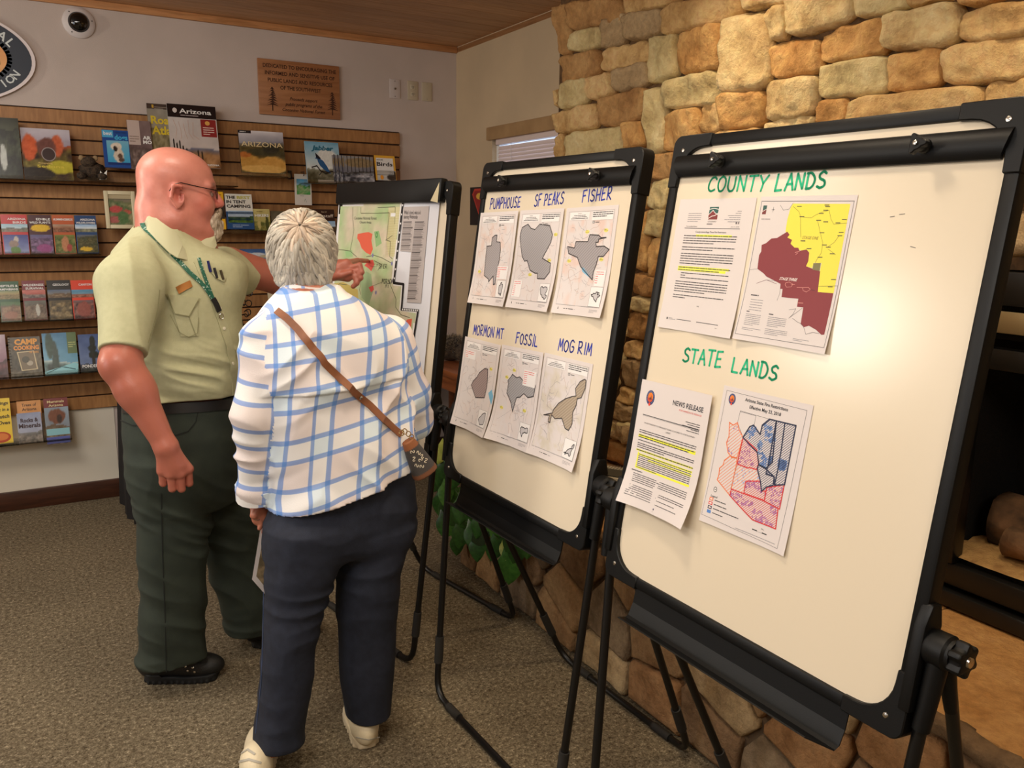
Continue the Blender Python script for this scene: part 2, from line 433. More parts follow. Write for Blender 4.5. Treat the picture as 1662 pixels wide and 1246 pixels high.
def stone(quad, m, parent, X, depth=.045, seed=0, name='stone', nose=None, nx=19, ny=13):
    """a rough-cut stone whose outline is a quad [(Y,Z)x4: TL,TR,BR,BL], proud of the plane X towards -X"""
    q = [np.array(p, float) for p in quad]; c = sum(q)/4
    a = np.linspace(-1, 1, nx); bb = np.linspace(-1, 1, ny); A, Bv = np.meshgrid(a, bb)
    sg = lambda t: np.sign(t)*np.abs(t)**.8
    A1 = sg(A); B1 = sg(Bv)
    wd = max(np.linalg.norm(q[1]-q[0]), .02); ht = max(np.linalg.norm(q[3]-q[0]), .02)
    rr = min(.012, .25*min(wd, ht)); A2 = A1*(1-rr/wd*2*np.abs(B1)**6); B2 = B1*(1-rr/ht*2*np.abs(A1)**6)
    u = (A2+1)/2; v = (B2+1)/2
    P = np.zeros(A.shape+(2,))
    for i in (0, 1): P[..., i] = (1-v)*((1-u)*q[3][i]+u*q[2][i])+v*((1-u)*q[0][i]+u*q[1][i])
    s = seed*7.31; ed = 1.0
    P[..., 0] += vnoise(P[..., 0]*26+s, P[..., 1]*26, s)*.008*ed
    P[..., 1] += vnoise(P[..., 0]*26+s+9, P[..., 1]*26, s+4)*.008*ed
    dx = (1-np.abs(A))*wd/2; dz = (1-np.abs(Bv))*ht/2; e = np.minimum(dx, dz)
    prof = np.clip(e/.017, 0, 1); prof = np.sqrt(1-(1-prof)**2)
    rn = random.Random(seed); tx, tz = rn.uniform(-.10, .10), rn.uniform(-.08, .14)
    D = depth*rn.uniform(.7, 1.2)
    H = prof*(D+(P[..., 0]-c[0])*tx+(P[..., 1]-c[1])*tz+fbm(P[..., 0]*9+s, P[..., 1]*9, s)*.026+fbm(P[..., 0]*34+s, P[..., 1]*34, s)*.018)
    loc = Vector((X, c[0], c[1]))
    vs = [(-H[j, i]-.001, P[j, i, 0]-c[0], P[j, i, 1]-c[1]) for j in range(ny) for i in range(nx)]
    f = [(j*nx+i, j*nx+i+1, (j+1)*nx+i+1, (j+1)*nx+i) for j in range(ny-1) for i in range(nx-1)]
    ob = B().add(vs, f)
    # skirt back into the mortar
    ring = [i for i in range(nx)]+[j*nx+nx-1 for j in range(1, ny)]+[(ny-1)*nx+i for i in range(nx-2, -1, -1)]+[j*nx for j in range(ny-2, 0, -1)]
    base = len(ob.v); ob.v += [(.012, ob.v[i][1]*.97, ob.v[i][2]*.97) for i in ring]; L = len(ring)
    ob.f += [(ring[k], ring[(k+1) % L], base+(k+1) % L, base+k) for k in range(L)]
    ob.f.append(tuple(base+k for k in range(L)))
    o = ob.build(name, SM[m] if isinstance(m, str) else m, parent, smooth='all'); o.location = loc
    return o

M_MORT = mat('dark_recessed_mortar', (104, 76, 46), .95, noise=((70, 50, 30), 30, 4), bump=.6, bscale=60)
FBY0, FBY1, FBZ1 = .28, 1.30, 1.46   # firebox opening
fp = struct(empty('wall_fireplace'))
b = B(); b.box((XF, FBY1, ZH), (XR, YE-.02, HC)); b.box((XF, YN, ZH), (XR, FBY0, HC)); b.box((XF, FBY0, FBZ1), (XR, FBY1, HC))
b.build('mortar_bed', M_MORT, fp)
def c5(l): return [(900+x/3.666, y/3.666) for x, y in l]
def c6(l): return [(1260+x/4.134, y/4.134) for x, y in l]
def c8(l): return [(980+x/2.186, 230+y/2.186) for x, y in l]
traced = [
 ('b', c5([(85, 10), (390, -10), (395, 125), (85, 185)])), ('t', c5([(405, -60), (735, -90), (720, 15), (405, 85)])),
 ('b', c5([(5, 30), (80, 25), (88, 310), (20, 335)])), ('y', c5([(88, 205), (275, 150), (272, 275), (92, 305)])),
 ('g', c5([(280, 110), (415, 80), (415, 255), (280, 290)])), ('g', c5([(418, 85), (635, 60), (635, 195), (418, 240)])),
 ('t', c5([(640, 40), (1115, -80), (1110, 85), (640, 208)])), ('c', c5([(1118, -90), (1395, -150), (1385, 5), (1130, 60)])),
 ('b', c5([(20, 345), (268, 290), (268, 440), (25, 505)])), ('t', c5([(270, 300), (568, 232), (568, 360), (272, 428)])),
 ('y', c5([(28, 500), (195, 458), (198, 600), (28, 655)])), ('t', c5([(202, 468), (345, 430), (345, 565), (205, 600)])),
 ('g', c5([(350, 415), (553, 370), (553, 500), (352, 548)])), ('y', c5([(568, 222), (725, 212), (720, 440), (552, 497)])),
 ('o', c5([(733, 190), (1000, 135), (990, 410), (735, 440)])), ('c', c5([(1005, 95), (1270, 65), (1265, 520), (1000, 565)])),
 ('c', c5([(1278, 45), (1385, 25), (1370, 230), (1278, 245)])), ('t', c5([(5, 680), (245, 610), (242, 760), (12, 800)])),
 ('b', c5([(250, 575), (540, 518), (535, 700), (250, 755)])), ('y', c5([(552, 520), (665, 520), (645, 910), (540, 910)])),
 ('y', c5([(672, 480), (995, 420), (1000, 600), (675, 655)])), ('o', c5([(655, 670), (868, 635), (850, 890), (650, 900)])),
 ('t', c5([(870, 630), (985, 610), (985, 780), (860, 795)])), ('o', c5([(995, 570), (1235, 540), (1230, 755), (998, 768)])),
 ('y', c5([(60, 800), (405, 745), (405, 890), (62, 945)])), ('o', c5([(408, 730), (533, 710), (533, 865), (408, 890)])),
 ('t', c5([(5, 805), (57, 800), (55, 945), (10, 950)])),
 ('b', c5([(598, 925), (715, 905), (700, 1060), (592, 1065)])), ('y', c5([(590, 1075), (697, 1065), (665, 1240), (560, 1240)])),
 ('t', c5([(985, 785), (1220, 768), (1215, 820), (985, 835)])),
 ('o', [(1249, 72), (1324, 63), (1330, 117), (1248, 126)]), ('c', [(1239, 130), (1324, 121), (1321, 185), (1240, 195)]),
 ('c', [(1236, 199), (1319, 188), (1318, 206), (1235, 215)]),
 ('c', c6([(65, -60), (525, -60), (500, 120), (60, 250)])), ('y', c6([(532, -60), (900, -60), (890, 60), (535, 110)])),
 ('t', c6([(910, -60), (1210, -60), (1000, 12), (912, 35)])), ('c', c6([(725, 105), (1215, 10), (1240, 270), (715, 345)])),
 ('o', c6([(1225, -40), (1500, -60), (1480, 10), (1255, 50)])), ('t', c6([(1250, 85), (1720, -20), (1720, 230), (1248, 280)])),
 ('o', c6([(285, 225), (720, 120), (728, 348), (290, 420)])), ('y', c6([(285, 440), (740, 365), (738, 615), (270, 655)])),
 ('o', c6([(748, 380), (1105, 312), (1095, 570), (755, 625)])), ('t', c6([(1118, 320), (1720, 228), (1720, 500), (1118, 565)])),
 ('o', c6([(270, 664), (476, 660), (440, 830), (248, 842)])), ('t', c6([(485, 672), (1395, 575), (1375, 735), (455, 835)])),
 ('t', c6([(1408, 580), (1720, 520), (1720, 725), (1390, 735)])),
 ('y', c8([(160, 245), (222, 235), (205, 340), (158, 325)])), ('o', c8([(128, 255), (156, 250), (152, 455), (118, 455)])),
 ('o', c8([(163, 342), (200, 348), (180, 480), (160, 470)])), ('b', c8([(110, 462), (180, 485), (165, 550), (105, 538)])),
 ('y', c8([(98, 546), (165, 560), (160, 608), (95, 596)])), ('b', c8([(92, 602), (160, 615), (140, 703), (85, 688)])),
 ('t', c8([(85, 705), (140, 715), (130, 773), (80, 763)])), ('g', c8([(75, 772), (132, 778), (105, 878), (65, 858)])),
 ('t', c8([(60, 862), (105, 887), (100, 935), (50, 918)])), ('g', c8([(37, 918), (100, 942), (90, 990), (30, 983)])),
 ('y', c8([(30, 987), (90, 1000), (85, 1058), (28, 1040)])), ('g', [(1002, 655), (1024, 660), (1020, 688), (998, 682)]),
 ('g', [(994, 684), (1022, 690), (1018, 720), (990, 708)])]
trects = []
for i, (m, px) in enumerate(traced):
    q = [at(u, v, X=XF-.03)[1:] for u, v in px]
    q = [(min(p[0], YE), min(p[1], HC-.002)) for p in q]
    if m == 'g' and i > 55: q = [(q[0][0], q[0][1]), (q[1][0], q[1][1]), q[2], q[3]]
    cc = np.mean(q, axis=0); q = [tuple(np.array(p)+np.sign(np.array(p)-cc)*.0075) for p in q]
    stone(q, m, fp, XF, .042, i)
    trects.append((min(p[0] for p in q), max(p[0] for p in q), min(p[1] for p in q), max(p[1] for p in q)))
# the rest of the face: random courses around the traced stones
rnd = random.Random(11); z = ZH+.004; i = 100
def clash(y0, y1, z0, z1, g=-.004):
    for a0, a1, b0, b1 in trects:
        if y0 < a1+g and y1 > a0-g and z0 < b1+g and z1 > b0-g: return True
    if y0 < FBY1+.01 and y1 > FBY0-.01 and z0 < FBZ1+.005: return True
    return False
while z < HC-.03:
    h = min(rnd.choice((.085, .10, .12, .14)), HC-z-.002); y = YE
    while y > -.3:
        wd = rnd.uniform(.16, .38); y0 = y-wd
        ok = False
        for _ in range(9):
            if not clash(y0, y, z, z+h): ok = True; break
            y0 += (y-y0)*.3
            if y-y0 < .05: break
        if ok:
            hh = h
            stone([(y-.004, z+hh-.004), (y0+.004, z+hh-.004), (y0+.004, z+.004), (y-.004, z+.004)], rnd.choice('cyttobgt'), fp, XF, .042, i, nx=9, ny=7); i += 1
            trects.append((y0, y, z, z+h)); y = y0
        else: y -= .03
    z += h
# chink the gaps left between traced and coursed stones
z = ZH+.01
while z < HC-.05:
    y = YE-.01
    while y > -.28:
        if not clash(y-.045, y, z, z+.035):
            w_, h_ = .045, .035
            while w_ < .26 and not clash(y-w_-.02, y, z, z+h_): w_ += .02
            while h_ < .13 and z+h_+.01 < HC-.004 and not clash(y-w_, y, z, z+h_+.01): h_ += .01
            stone([(y-.002, z+h_-.002), (y-w_+.002, z+h_-.002), (y-w_+.002, z+.002), (y-.002, z+.002)], rnd.choice('cyttobgt'), fp, XF, .038, i, nx=9, ny=7); i += 1
            trects.append((y-w_, y, z, z+h_)); y -= w_
        else: y -= .015
    z += .015
z = ZH+.01   # quoins on the far return of the chimney breast
while z < HC-.05:
    h = min(rnd.choice((.11, .14, .17)), HC-z-.002); x0 = XF+.01
    for wd in (.15, .17):
        o = stone([(-wd/2, h-.01), (wd/2, h-.01), (wd/2, 0), (-wd/2, 0)], rnd.choice('ytobt'), fp, 0, .035, i, nx=9, ny=7); i += 1
        o.rotation_euler = (0, 0, -math.pi/2); o.location = (x0+wd/2, YE-.02, z+h/2); x0 += wd+.008
    z += h

# ------------------------------------------------------------------ raised hearth
hearth = tag(empty('raised_hearth'), 'raised flagstone hearth with smooth tan slab top under the fireplace', 'hearth')
B().box((XH+.03, YN, 0), (XR-.002, YHE-.02, ZH-.05)).build('mortar_core', mat('hearth_mortar', (98, 78, 56), .95, bump=.5, bscale=50), hearth)
def clip(poly, a, bq):
    """keep the part of poly nearer to a than to b"""
    m = (a+bq)/2; d = bq-a; out = []
    for k in range(len(poly)):
        p, q = poly[k], poly[(k+1) % len(poly)]; sp, sq = (p-m)@d, (q-m)@d
        if sp <= 0: out.append(p)
        if sp*sq < 0: out.append(p+(q-p)*(sp/(sp-sq)))
    return out
rs = np.random.RandomState(5); pts = []
for j in range(3):
    yy = YHE-.08-(j % 2)*.11
    while yy > -.35:
        pts.append(np.array([yy+rs.uniform(-.05, .05), (.08, .25, .41)[j]+rs.uniform(-.045, .045)])); yy -= rs.uniform(.15, .36)
HM = ['b', 't', 'g', 't', 'y', 'o', 'b', 'g']
HMAT = {k: stone_mat('hearth_flag_'+k, *c) for k, c in dict(b=((142, 112, 82), (110, 84, 58), (160, 130, 96)), t=((168, 132, 92), (136, 100, 64), (184, 150, 106)),
        g=((140, 118, 92), (104, 86, 64), (158, 136, 106)), y=((184, 156, 116), (150, 122, 84), (200, 172, 130)), o=((170, 126, 84), (136, 96, 58), (186, 146, 102))).items()}
def slab_poly(poly, m, parent, X, depth, seed, name='stone'):
    c = sum(poly)/len(poly); poly = [c+(p-c)*(1-.011/max(np.linalg.norm(p-c), .02)) for p in poly]
    # densify and roughen the outline
    ol = []
    for k in range(len(poly)):
        p, q = poly[k], poly[(k+1) % len(poly)]; n = max(2, int(np.linalg.norm(q-p)/.03))
        for t in range(n):
            r = p+(q-p)*t/n; ol.append(r+.004*np.array([vnoise(r[0]*30, r[1]*30, seed), vnoise(r[0]*30+7, r[1]*30, seed)]))
    n = len(ol); vs = []; rings = [(1.0, -.02), (1.0, depth*.45), (.965, depth*.9), (.86, depth), (.5, depth*1.02)]
    tl = random.Random(seed); tx, tz = tl.uniform(-.04, .04), tl.uniform(-.05, .05)
    for s_, h in rings:
        for r in ol:
            d = (r-c)*s_; hh = h+(tx*d[0]+tz*d[1]+fbm((c+d)[0]*8, (c+d)[1]*8, seed)*.009 if h > 0 else 0)
            vs.append((-hh, d[0], d[1]))
    vs.append((-depth, 0, 0)); f = []
    for j in range(len(rings)-1):
        for k in range(n): f.append((j*n+k, j*n+(k+1) % n, (j+1)*n+(k+1) % n, (j+1)*n+k))
    last = (len(rings)-1)*n; f += [(last+k, last+(k+1) % n, len(vs)-1) for k in range(n)]
    f.append(tuple(range(n-1, -1, -1)))
    o = B().add(vs, f).build(name, m, parent, smooth='all'); o.location = (X, c[0], c[1]); return o
for k, p in enumerate(pts):
    poly = [np.array(q) for q in ((-.4, .004), (YHE, .004), (YHE, ZH-.052), (-.4, ZH-.052))]
    for q in pts:
        if q is not p: poly = clip(poly, p, q)
        if len(poly) < 3: break
    if len(poly) >= 3: slab_poly(poly, HMAT[HM[k % 8]], hearth, XH+.03, .032, k)
# stones of the rounded far end
for k, (x0, x1) in enumerate(((.03, .26), (.28, .52), (.54, .80))):
    for j, (z0, z1) in enumerate(((.01, .25), (.26, .475))):
        o = stone([(-(x1-x0)/2, (z1-z0)/2), ((x1-x0)/2, (z1-z0)/2), ((x1-x0)/2, -(z1-z0)/2), (-(x1-x0)/2, -(z1-z0)/2)], HMAT[HM[(k*2+j) % 8]], hearth, 0, .03, 300+k*2+j, nx=9, ny=7)
        o.rotation_euler = (0, 0, -math.pi/2); o.location = (XH+(x0+x1)/2, YHE-.025, (z0+z1)/2)
# nosing strip of rough edge stones and smooth slabs behind it
M_EDGE = stone_mat('hearth_edge_stone', (118, 94, 68), (84, 66, 46), (140, 112, 80))
y = YHE; k = 0; rnd = random.Random(2)
while y > -.3:
    L = rnd.uniform(.26, .42)
    o = stone([(-L/2+.003, .022), (L/2-.003, .022), (L/2-.003, -.024), (-L/2+.003, -.024)], M_EDGE, hearth, 0, .03, 400+k, name='edge_stone', nx=15, ny=6)
    o.location = (XH+.02, y-L/2, ZH-.026); y -= L; k += 1
M_SLAB = stone_mat('smooth_hearth_slab', (196, 146, 88), (180, 128, 72), (206, 158, 102))
y = YHE-.005; k = 0
for L in (.62, .70, .66, .72, .70):
    v = [(XH+.02, y-L+.006, 0), (XR-.003, y-L+.006+(.05 if k % 2 else -.03), 0), (XR-.003, y+(.05 if (k-1) % 2 and k else (-.03 if k else 0)), 0), (XH+.02, y, 0)]
    B().prism([(p[0], p[1]) for p in v], ZH-.05, ZH-.003+.001*(k % 2)).build('hearth_slab', M_SLAB, hearth, bevel=.004); y -= L; k += 1

# ------------------------------------------------------------------ firebox
M_BLK = mat('black_painted_steel', (16, 15, 14), .38)
M_BLK2 = mat('sooty_black_lining', (14, 12, 10), .8, bump=.4, bscale=80)
fb = tag(empty('gas_fireplace', (XF, FBY0, ZH)), 'black steel gas fireplace insert with log set in the stone wall', 'fireplace')
W = FBY1-FBY0; Hh = FBZ1-ZH
b = B(); b.box((.02, 0, .0), (.32, W, .14)); b.box((.33, 0, 0), (.338, W, Hh)); b.box((.02, 0, 0), (.33, .01, Hh)); b.box((.02, W-.01, 0), (.33, W, Hh)); b.box((.02, 0, Hh-.18), (.33, W, Hh))
b.build('firebox_lining', M_BLK2, fb)
B().box((-.035, .002, .004), (.02, W-.002, .05)).build('lower_rail', M_BLK, fb, bevel=.006)
B().box((-.02, .002, .062), (.02, W-.002, .125)).build('lower_louver', M_BLK, fb, bevel=.006)
B().box((-.028, W-.06, .126), (.02, W-.002, Hh-.004)).build('frame_side', M_BLK, fb, bevel=.005)
B().box((-.028, .002, .126), (.02, .06, Hh-.004)).build('frame_side', M_BLK, fb, bevel=.005)
B().box((-.028, .06, Hh-.09), (.02, W-.06, Hh-.004)).build('frame_top', M_BLK, fb, bevel=.005)
B().box((-.022, .06, Hh-.255), (.02, W-.06, Hh-.20)).build('upper_louver', M_BLK, fb, bevel=.004)
o = B().box((-.034, .06, -.0), (-.026, W-.06, .055)).build('champagne_trim_strip', mat('champagne_metal', (176, 158, 120), .35, metal=.7), fb, bevel=.002)
o.location = (0, 0, Hh-.158); o.rotation_euler = (0, .0, 0)
# sand bed
bm_ = B(); nx, ny = 14, 40
vs = [(.0+.30*i/nx, .02+(W-.04)*j/ny, .142+.012*fbm(i*.6, j*.35)+.02*math.sin(math.pi*i/nx)) for j in range(ny+1) for i in range(nx+1)]
bm_.add(vs, [(j*(nx+1)+i, j*(nx+1)+i+1, (j+1)*(nx+1)+i+1, (j+1)*(nx+1)+i) for j in range(ny) for i in range(nx)])
bm_.build('sand_bed', mat('sand', (186, 148, 92), .95, noise=((150, 112, 66), 30, 4), bump=.6, bscale=150), fb, smooth='all')
M_LOG = mat('charred_ceramic_bark', (150, 112, 78), .9, noise=((52, 40, 30), 9, 6), bump=1.0, bscale=22)
M_LOGE = mat('pale_cut_log_end', (196, 164, 118), .9, noise=((150, 118, 80), 20, 4))
def log(p0, p1, r, label, seed):
    p0, p1 = Vector(p0), Vector(p1); root = tag(empty('fireplace_log', (p0+p1)/2), label, 'log', 'ceramic logs in the firebox')
    n = 18; ptsl = [p0+(p1-p0)*t for t in np.linspace(0, 1, 14)]
    bb = B().tube([p-root.location for p in ptsl], r, n)
    bb.v = [tuple(np.array(v)*1.0+np.array([fbm(v[0]*14+seed, v[1]*14, v[2]*14)*.03, 0, fbm(v[0]*14, v[1]*14+seed, v[2]*14+5)*.035])) for v in bb.v]
    bb.build('bark', M_LOG, root, smooth='all')
    d = (p1-p0).normalized(); B().tube([p1-root.location-d*.004, p1-root.location+d*.006], [r*.86, r*.8], n).build('cut_end', M_LOGE, root)
log((2.36, .36, ZH+.235), (2.33, 1.235, ZH+.225), .072, 'thick charred log lying along the back of the firebox', 1)
log((2.20, .42, ZH+.205), (2.24, 1.16, ZH+.195), .042, 'thinner pale-ended log in front of the thick charred one', 2)
log((2.33, .62, ZH+.36), (2.20, .84, ZH+.30), .034, 'short log leaning across the other two fireplace logs', 3)
# ------------------------------------------------------------------ flip-chart easels
M_PL = mat('black_plastic', (9, 9, 9), .48, spec=.3, bump=.05, bscale=600)
M_TUBE = mat('black_powder_coat', (10, 9, 9), .4)
M_RUB = mat('dark_rubber_sleeve', (34, 32, 29), .7)
M_BOLT = mat('bright_screw', (190, 185, 175), .25, metal=1)
M_WB = mat('glossy_white_enamel', (228, 214, 190), .22)
M_TAPE = mat('translucent_tape', (232, 218, 184), .35)
BW, BH = .70, .94
class Easel: pass
def easel(loc, yaw, tilt, z0, label, clamp=True, pad=False):
    E = Easel(); u = Vector((math.sin(yaw), -math.cos(yaw), 0)); bk = Vector((math.cos(yaw), math.sin(yaw), 0))
    root = tag(empty('whiteboard_easel', (loc[0], loc[1], 0), math.atan2(u.y, u.x)), label, 'easel', 'flip chart easels in a row'); E.root = root
    Mx = Matrix(((1, 0, 0, -BW/2), (0, math.sin(tilt), -math.cos(tilt), .055), (0, math.cos(tilt), math.sin(tilt), z0), (0, 0, 0, 1)))
    L = Matrix(((u.x, bk.x, 0, loc[0]), (u.y, bk.y, 0, loc[1]), (0, 0, 1, 0), (0, 0, 0, 1)))
    E.M = Mx; E.W = L@Mx; E.Wi = E.W.inverted()
    def pix(uu, vv):
        o = E.Wi@Vector(CAM_C); d = E.Wi.to_3x3()@Vector(ray(uu, vv)); t = -o.z/d.z; q = o+d*t; return np.array([q.x, q.y])
    E.pix = pix
    fw = .024
    B().box((0, 0, -.010), (BW, BH, 0), Mx).build('white_panel', M_WB, root)
    # frame rails: left, right, top, bottom, bevelled profile
    B().box((-fw, .05, -.026), (0, BH-.05, .007), Mx).build('frame_rail', M_PL, root, bevel=.005)
    B().box((BW, .05, -.026), (BW+fw, BH-.05, .007), Mx).build('frame_rail', M_PL, root, bevel=.005)
    B().box((.05, BH, -.026), (BW-.05, BH+fw, .007), Mx).build('frame_rail', M_PL, root, bevel=.005)
    B().box((.05, -fw, -.026), (BW-.05, 0, .007), Mx).build('frame_rail', M_PL, root, bevel=.005)
    for sx, sy in ((0, 0), (1, 0), (0, 1), (1, 1)):
        X = lambda a: (a if not sx else BW-a); Yy = lambda c: (c if not sy else BH-c)
        pts = [(-fw-.002, .085), (-fw-.002, .012)]+[(-fw-.002+.022*(1-math.cos(t)), -fw-.002+.022*(1-math.sin(t))+.0) for t in np.linspace(0.15, 1.4, 6)]
        pts += [(.012, -fw-.002), (.085, -fw-.002), (.085, .001)]
        r = .062; pts += [(.002+r*(1-math.cos(t)), .002+r*(1-math.sin(t))) for t in np.linspace(math.pi/2-.02, .02, 8)]
        pts += [(.001, .085)]
        q = [(X(a), Yy(c)) for a, c in pts]
        cp = B().prism(q, -.029, .0095, Mx).build('corner_cap', M_PL, root, bevel=.002, seg=1)
        c = Mx@Vector((X(.006), Yy(.006), .009)); MM = Mx.copy(); MM.translation = c
        B().lathe([(.001, .0025), (.0042, .0018), (.0052, 0)][::-1], 12, MM).build('screw', M_BOLT, cp, smooth=True)
    # paper clamp across the top
    if clamp:
        y1 = BH-.017; y0 = y1-.046
        cs = [(-.006, y0), (BW+.0, y0), (BW+.004, y1-.01), (BW-.002, y1), (.0, y1), (-.01, y0+.02)]
        prof = [(y0, .008), (y0+.006, .014), (y0+.018, .018), (y1-.016, .018), (y1-.004, .013), (y1, .008)]
        vs = []
        for x, ins in ((-.008, 0), (-.003, .0), (BW+.002, 0), (BW+.006, 0)):
            for yy, zz in prof:
                sx = .010*((yy-y0)/(y1-y0)) if x > .3 else -.0
                vs.append(Mx@Vector((x+(.0 if x < .3 else .0)-( .014*(1-(yy-y0)/(y1-y0))**2 if x > .3 else -.012*(1-(yy-y0)/(y1-y0))**3), yy, zz)))
            for yy, zz in prof[::-1]: 
                vs.append(Mx@Vector((x-(.014*(1-(yy-y0)/(y1-y0))**2 if x > .3 else -.012*(1-(yy-y0)/(y1-y0))**3), yy, zz-.007)))
        n = len(prof)*2; fs = []
        for j in range(3):
            for k in range(n): fs.append((j*n+k, j*n+(k+1) % n, (j+1)*n+(k+1) % n, (j+1)*n+k))
        fs += [tuple(range(n-1, -1, -1)), tuple(3*n+k for k in range(n))]
        cl = B().add(vs, fs).build('paper_clamp', M_PL, root, smooth=True)
        for xa in (.135, BW-.125):
            MM = Mx.copy(); MM.translation = Mx@Vector((xa, y1-.022, .016)); 
            kb = B(); kb.lathe([(.012, 0), (.012, .008), (.009, .010), (.009, .018)], 16, MM)
            lob = [((.011+.0075*max(0, math.cos(3*t))**1.2)*math.cos(t), (.011+.0075*max(0, math.cos(3*t))**1.2)*math.sin(t)) for t in np.arange(36)*math.pi/18]
            kb.prism(lob, .014, .027, MM); k_ = kb.build('clamp_knob', M_PL, root, bevel=.0015, seg=1)
            B().lathe([(.0045, .027), (.004, .030), (.001, .031)], 12, MM).build('screw', M_BOLT, k_, smooth=True)
    # marker tray: back plate, valley and raised lip, clipped ends
    tr = B(); x0, x1 = .075, BW-.075
    prof = [(-.024, -.004), (-.060, -.002), (-.088, .006), (-.094, .016), (-.078, .062)]
    for (ya, za), (yb, zb) in zip(prof[:-1], prof[1:]):
        ea = .0; eb = .0
        cut = lambda yy, zz: .028*max(0, (zz-.016)/.046)**1.5
        ca, cb = cut(ya, za), cut(yb, zb)
        v = [(x0-ca*-1 , ya, za), (x1-ca, ya, za), (x1-cb, yb, zb), (x0+cb, yb, zb)]
        t = .003; v2 = [(a, b_+t*.5, c_-t) for a, b_, c_ in v]
        tr.add([Mx@Vector(p) for p in v+v2], [(0, 1, 2, 3), (7, 6, 5, 4), (0, 4, 5, 1), (1, 5, 6, 2), (2, 6, 7, 3), (3, 7, 4, 0)])
    tr.build('marker_tray', M_PL, root)
    # pivots, knobs, legs
    pz = .93; py = .085
    for s in (-1, 1):
        xo = s*(BW/2+fw)
        br = B(); br.prism([(-.022, -.11), (.022, -.11), (.024, .03), (.012, .065), (-.012, .065), (-.024, .03)], 0, .02,
                Matrix(((0, 0, s, xo-s*.012), (math.cos(tilt), math.sin(tilt), 0, py-.002), (-math.sin(tilt), math.cos(tilt), 0, pz), (0, 0, 0, 1))))
        br.build('pivot_bracket', M_PL, root, bevel=.004)
        MM = Matrix(((0, 0, s, xo+s*.008), (0, 1, 0, py), (1, 0, 0, pz), (0, 0, 0, 1)))
        hub = B().lathe([(.026, 0), (.028, .004), (.028, .030), (.024, .034), (.024, .040)], 24, MM).build('pivot_hub', M_PL, root, smooth=True)
        lob = [((.0245+.0045*math.cos(6*t))*math.cos(t), (.0245+.0045*math.cos(6*t))*math.sin(t)) for t in np.arange(48)*math.pi/24]
        kb = B().prism(lob, .038, .060, MM).build('pivot_knob', M_PL, root, bevel=.004)
        B().lathe([(.009, .060), (.008, .063), (.001, .064)], 16, MM).build('screw', M_BOLT, kb, smooth=True)
        B().tube([(xo+s*.028, py+.014, pz-.03), (xo+s*.026, py+.045, pz-.115)], [.014, .010], 12).build('leg_socket', M_PL, root, smooth=True)
        B().tube([(xo+s*.026, py-.002, pz), (xo+s*.020, py-.022, pz-.13)], [.017, .0135], 14).build('leg_socket', M_PL, root, smooth=True)
    def uleg(yf, name, xt, xf, yt):
        r = .07; pts = []
        for s in (-1, 1):
            top = Vector((s*xt, yt, pz-.02)); ft = Vector((s*xf, yf, .011)); d = (top-ft).normalized()
            arc = [top, ft+d*.35, ft+d*r]
            a = ft+d*r; c = ft-Vector((s*r, 0, 0))
            for t in (.25, .5, .75): arc.append((1-t)**2*a+2*t*(1-t)*ft+t*t*c)
            arc.append(c)
            pts += arc if s < 0 else arc[::-1]
            B().tube([ft+d*.11, ft+d*.20], .0145, 14).build('leg_sleeve', M_RUB, root, smooth=True)
        lg = B().tube(pts, .0106, 12).build(name, M_TUBE, root, smooth=True)
        for s in (-1, 1):
            B().tube([(s*(xf-.16), yf, .0112), (s*(xf-.085), yf, .0112)], .0135, 12).build('foot_sleeve', M_RUB, root, smooth=True)
    uleg(0.0, 'front_leg_frame', BW/2+.044, .345, py-.002)
    uleg(.505, 'rear_leg_frame', BW/2+.052, .325, py+.014)
    return E

E3 = easel((1.06, 1.071), .024, .158, .795, 'closest whiteboard easel with green COUNTY LANDS and STATE LANDS handwriting')
E2 = easel((1.072, 1.956), .034, .148, .785, 'middle whiteboard easel with six letter-size maps under blue handwritten names')
E1 = easel((1.003, 2.855), .18, .12, .735, 'far easel holding a paper pad with the large green forest map', clamp=False)

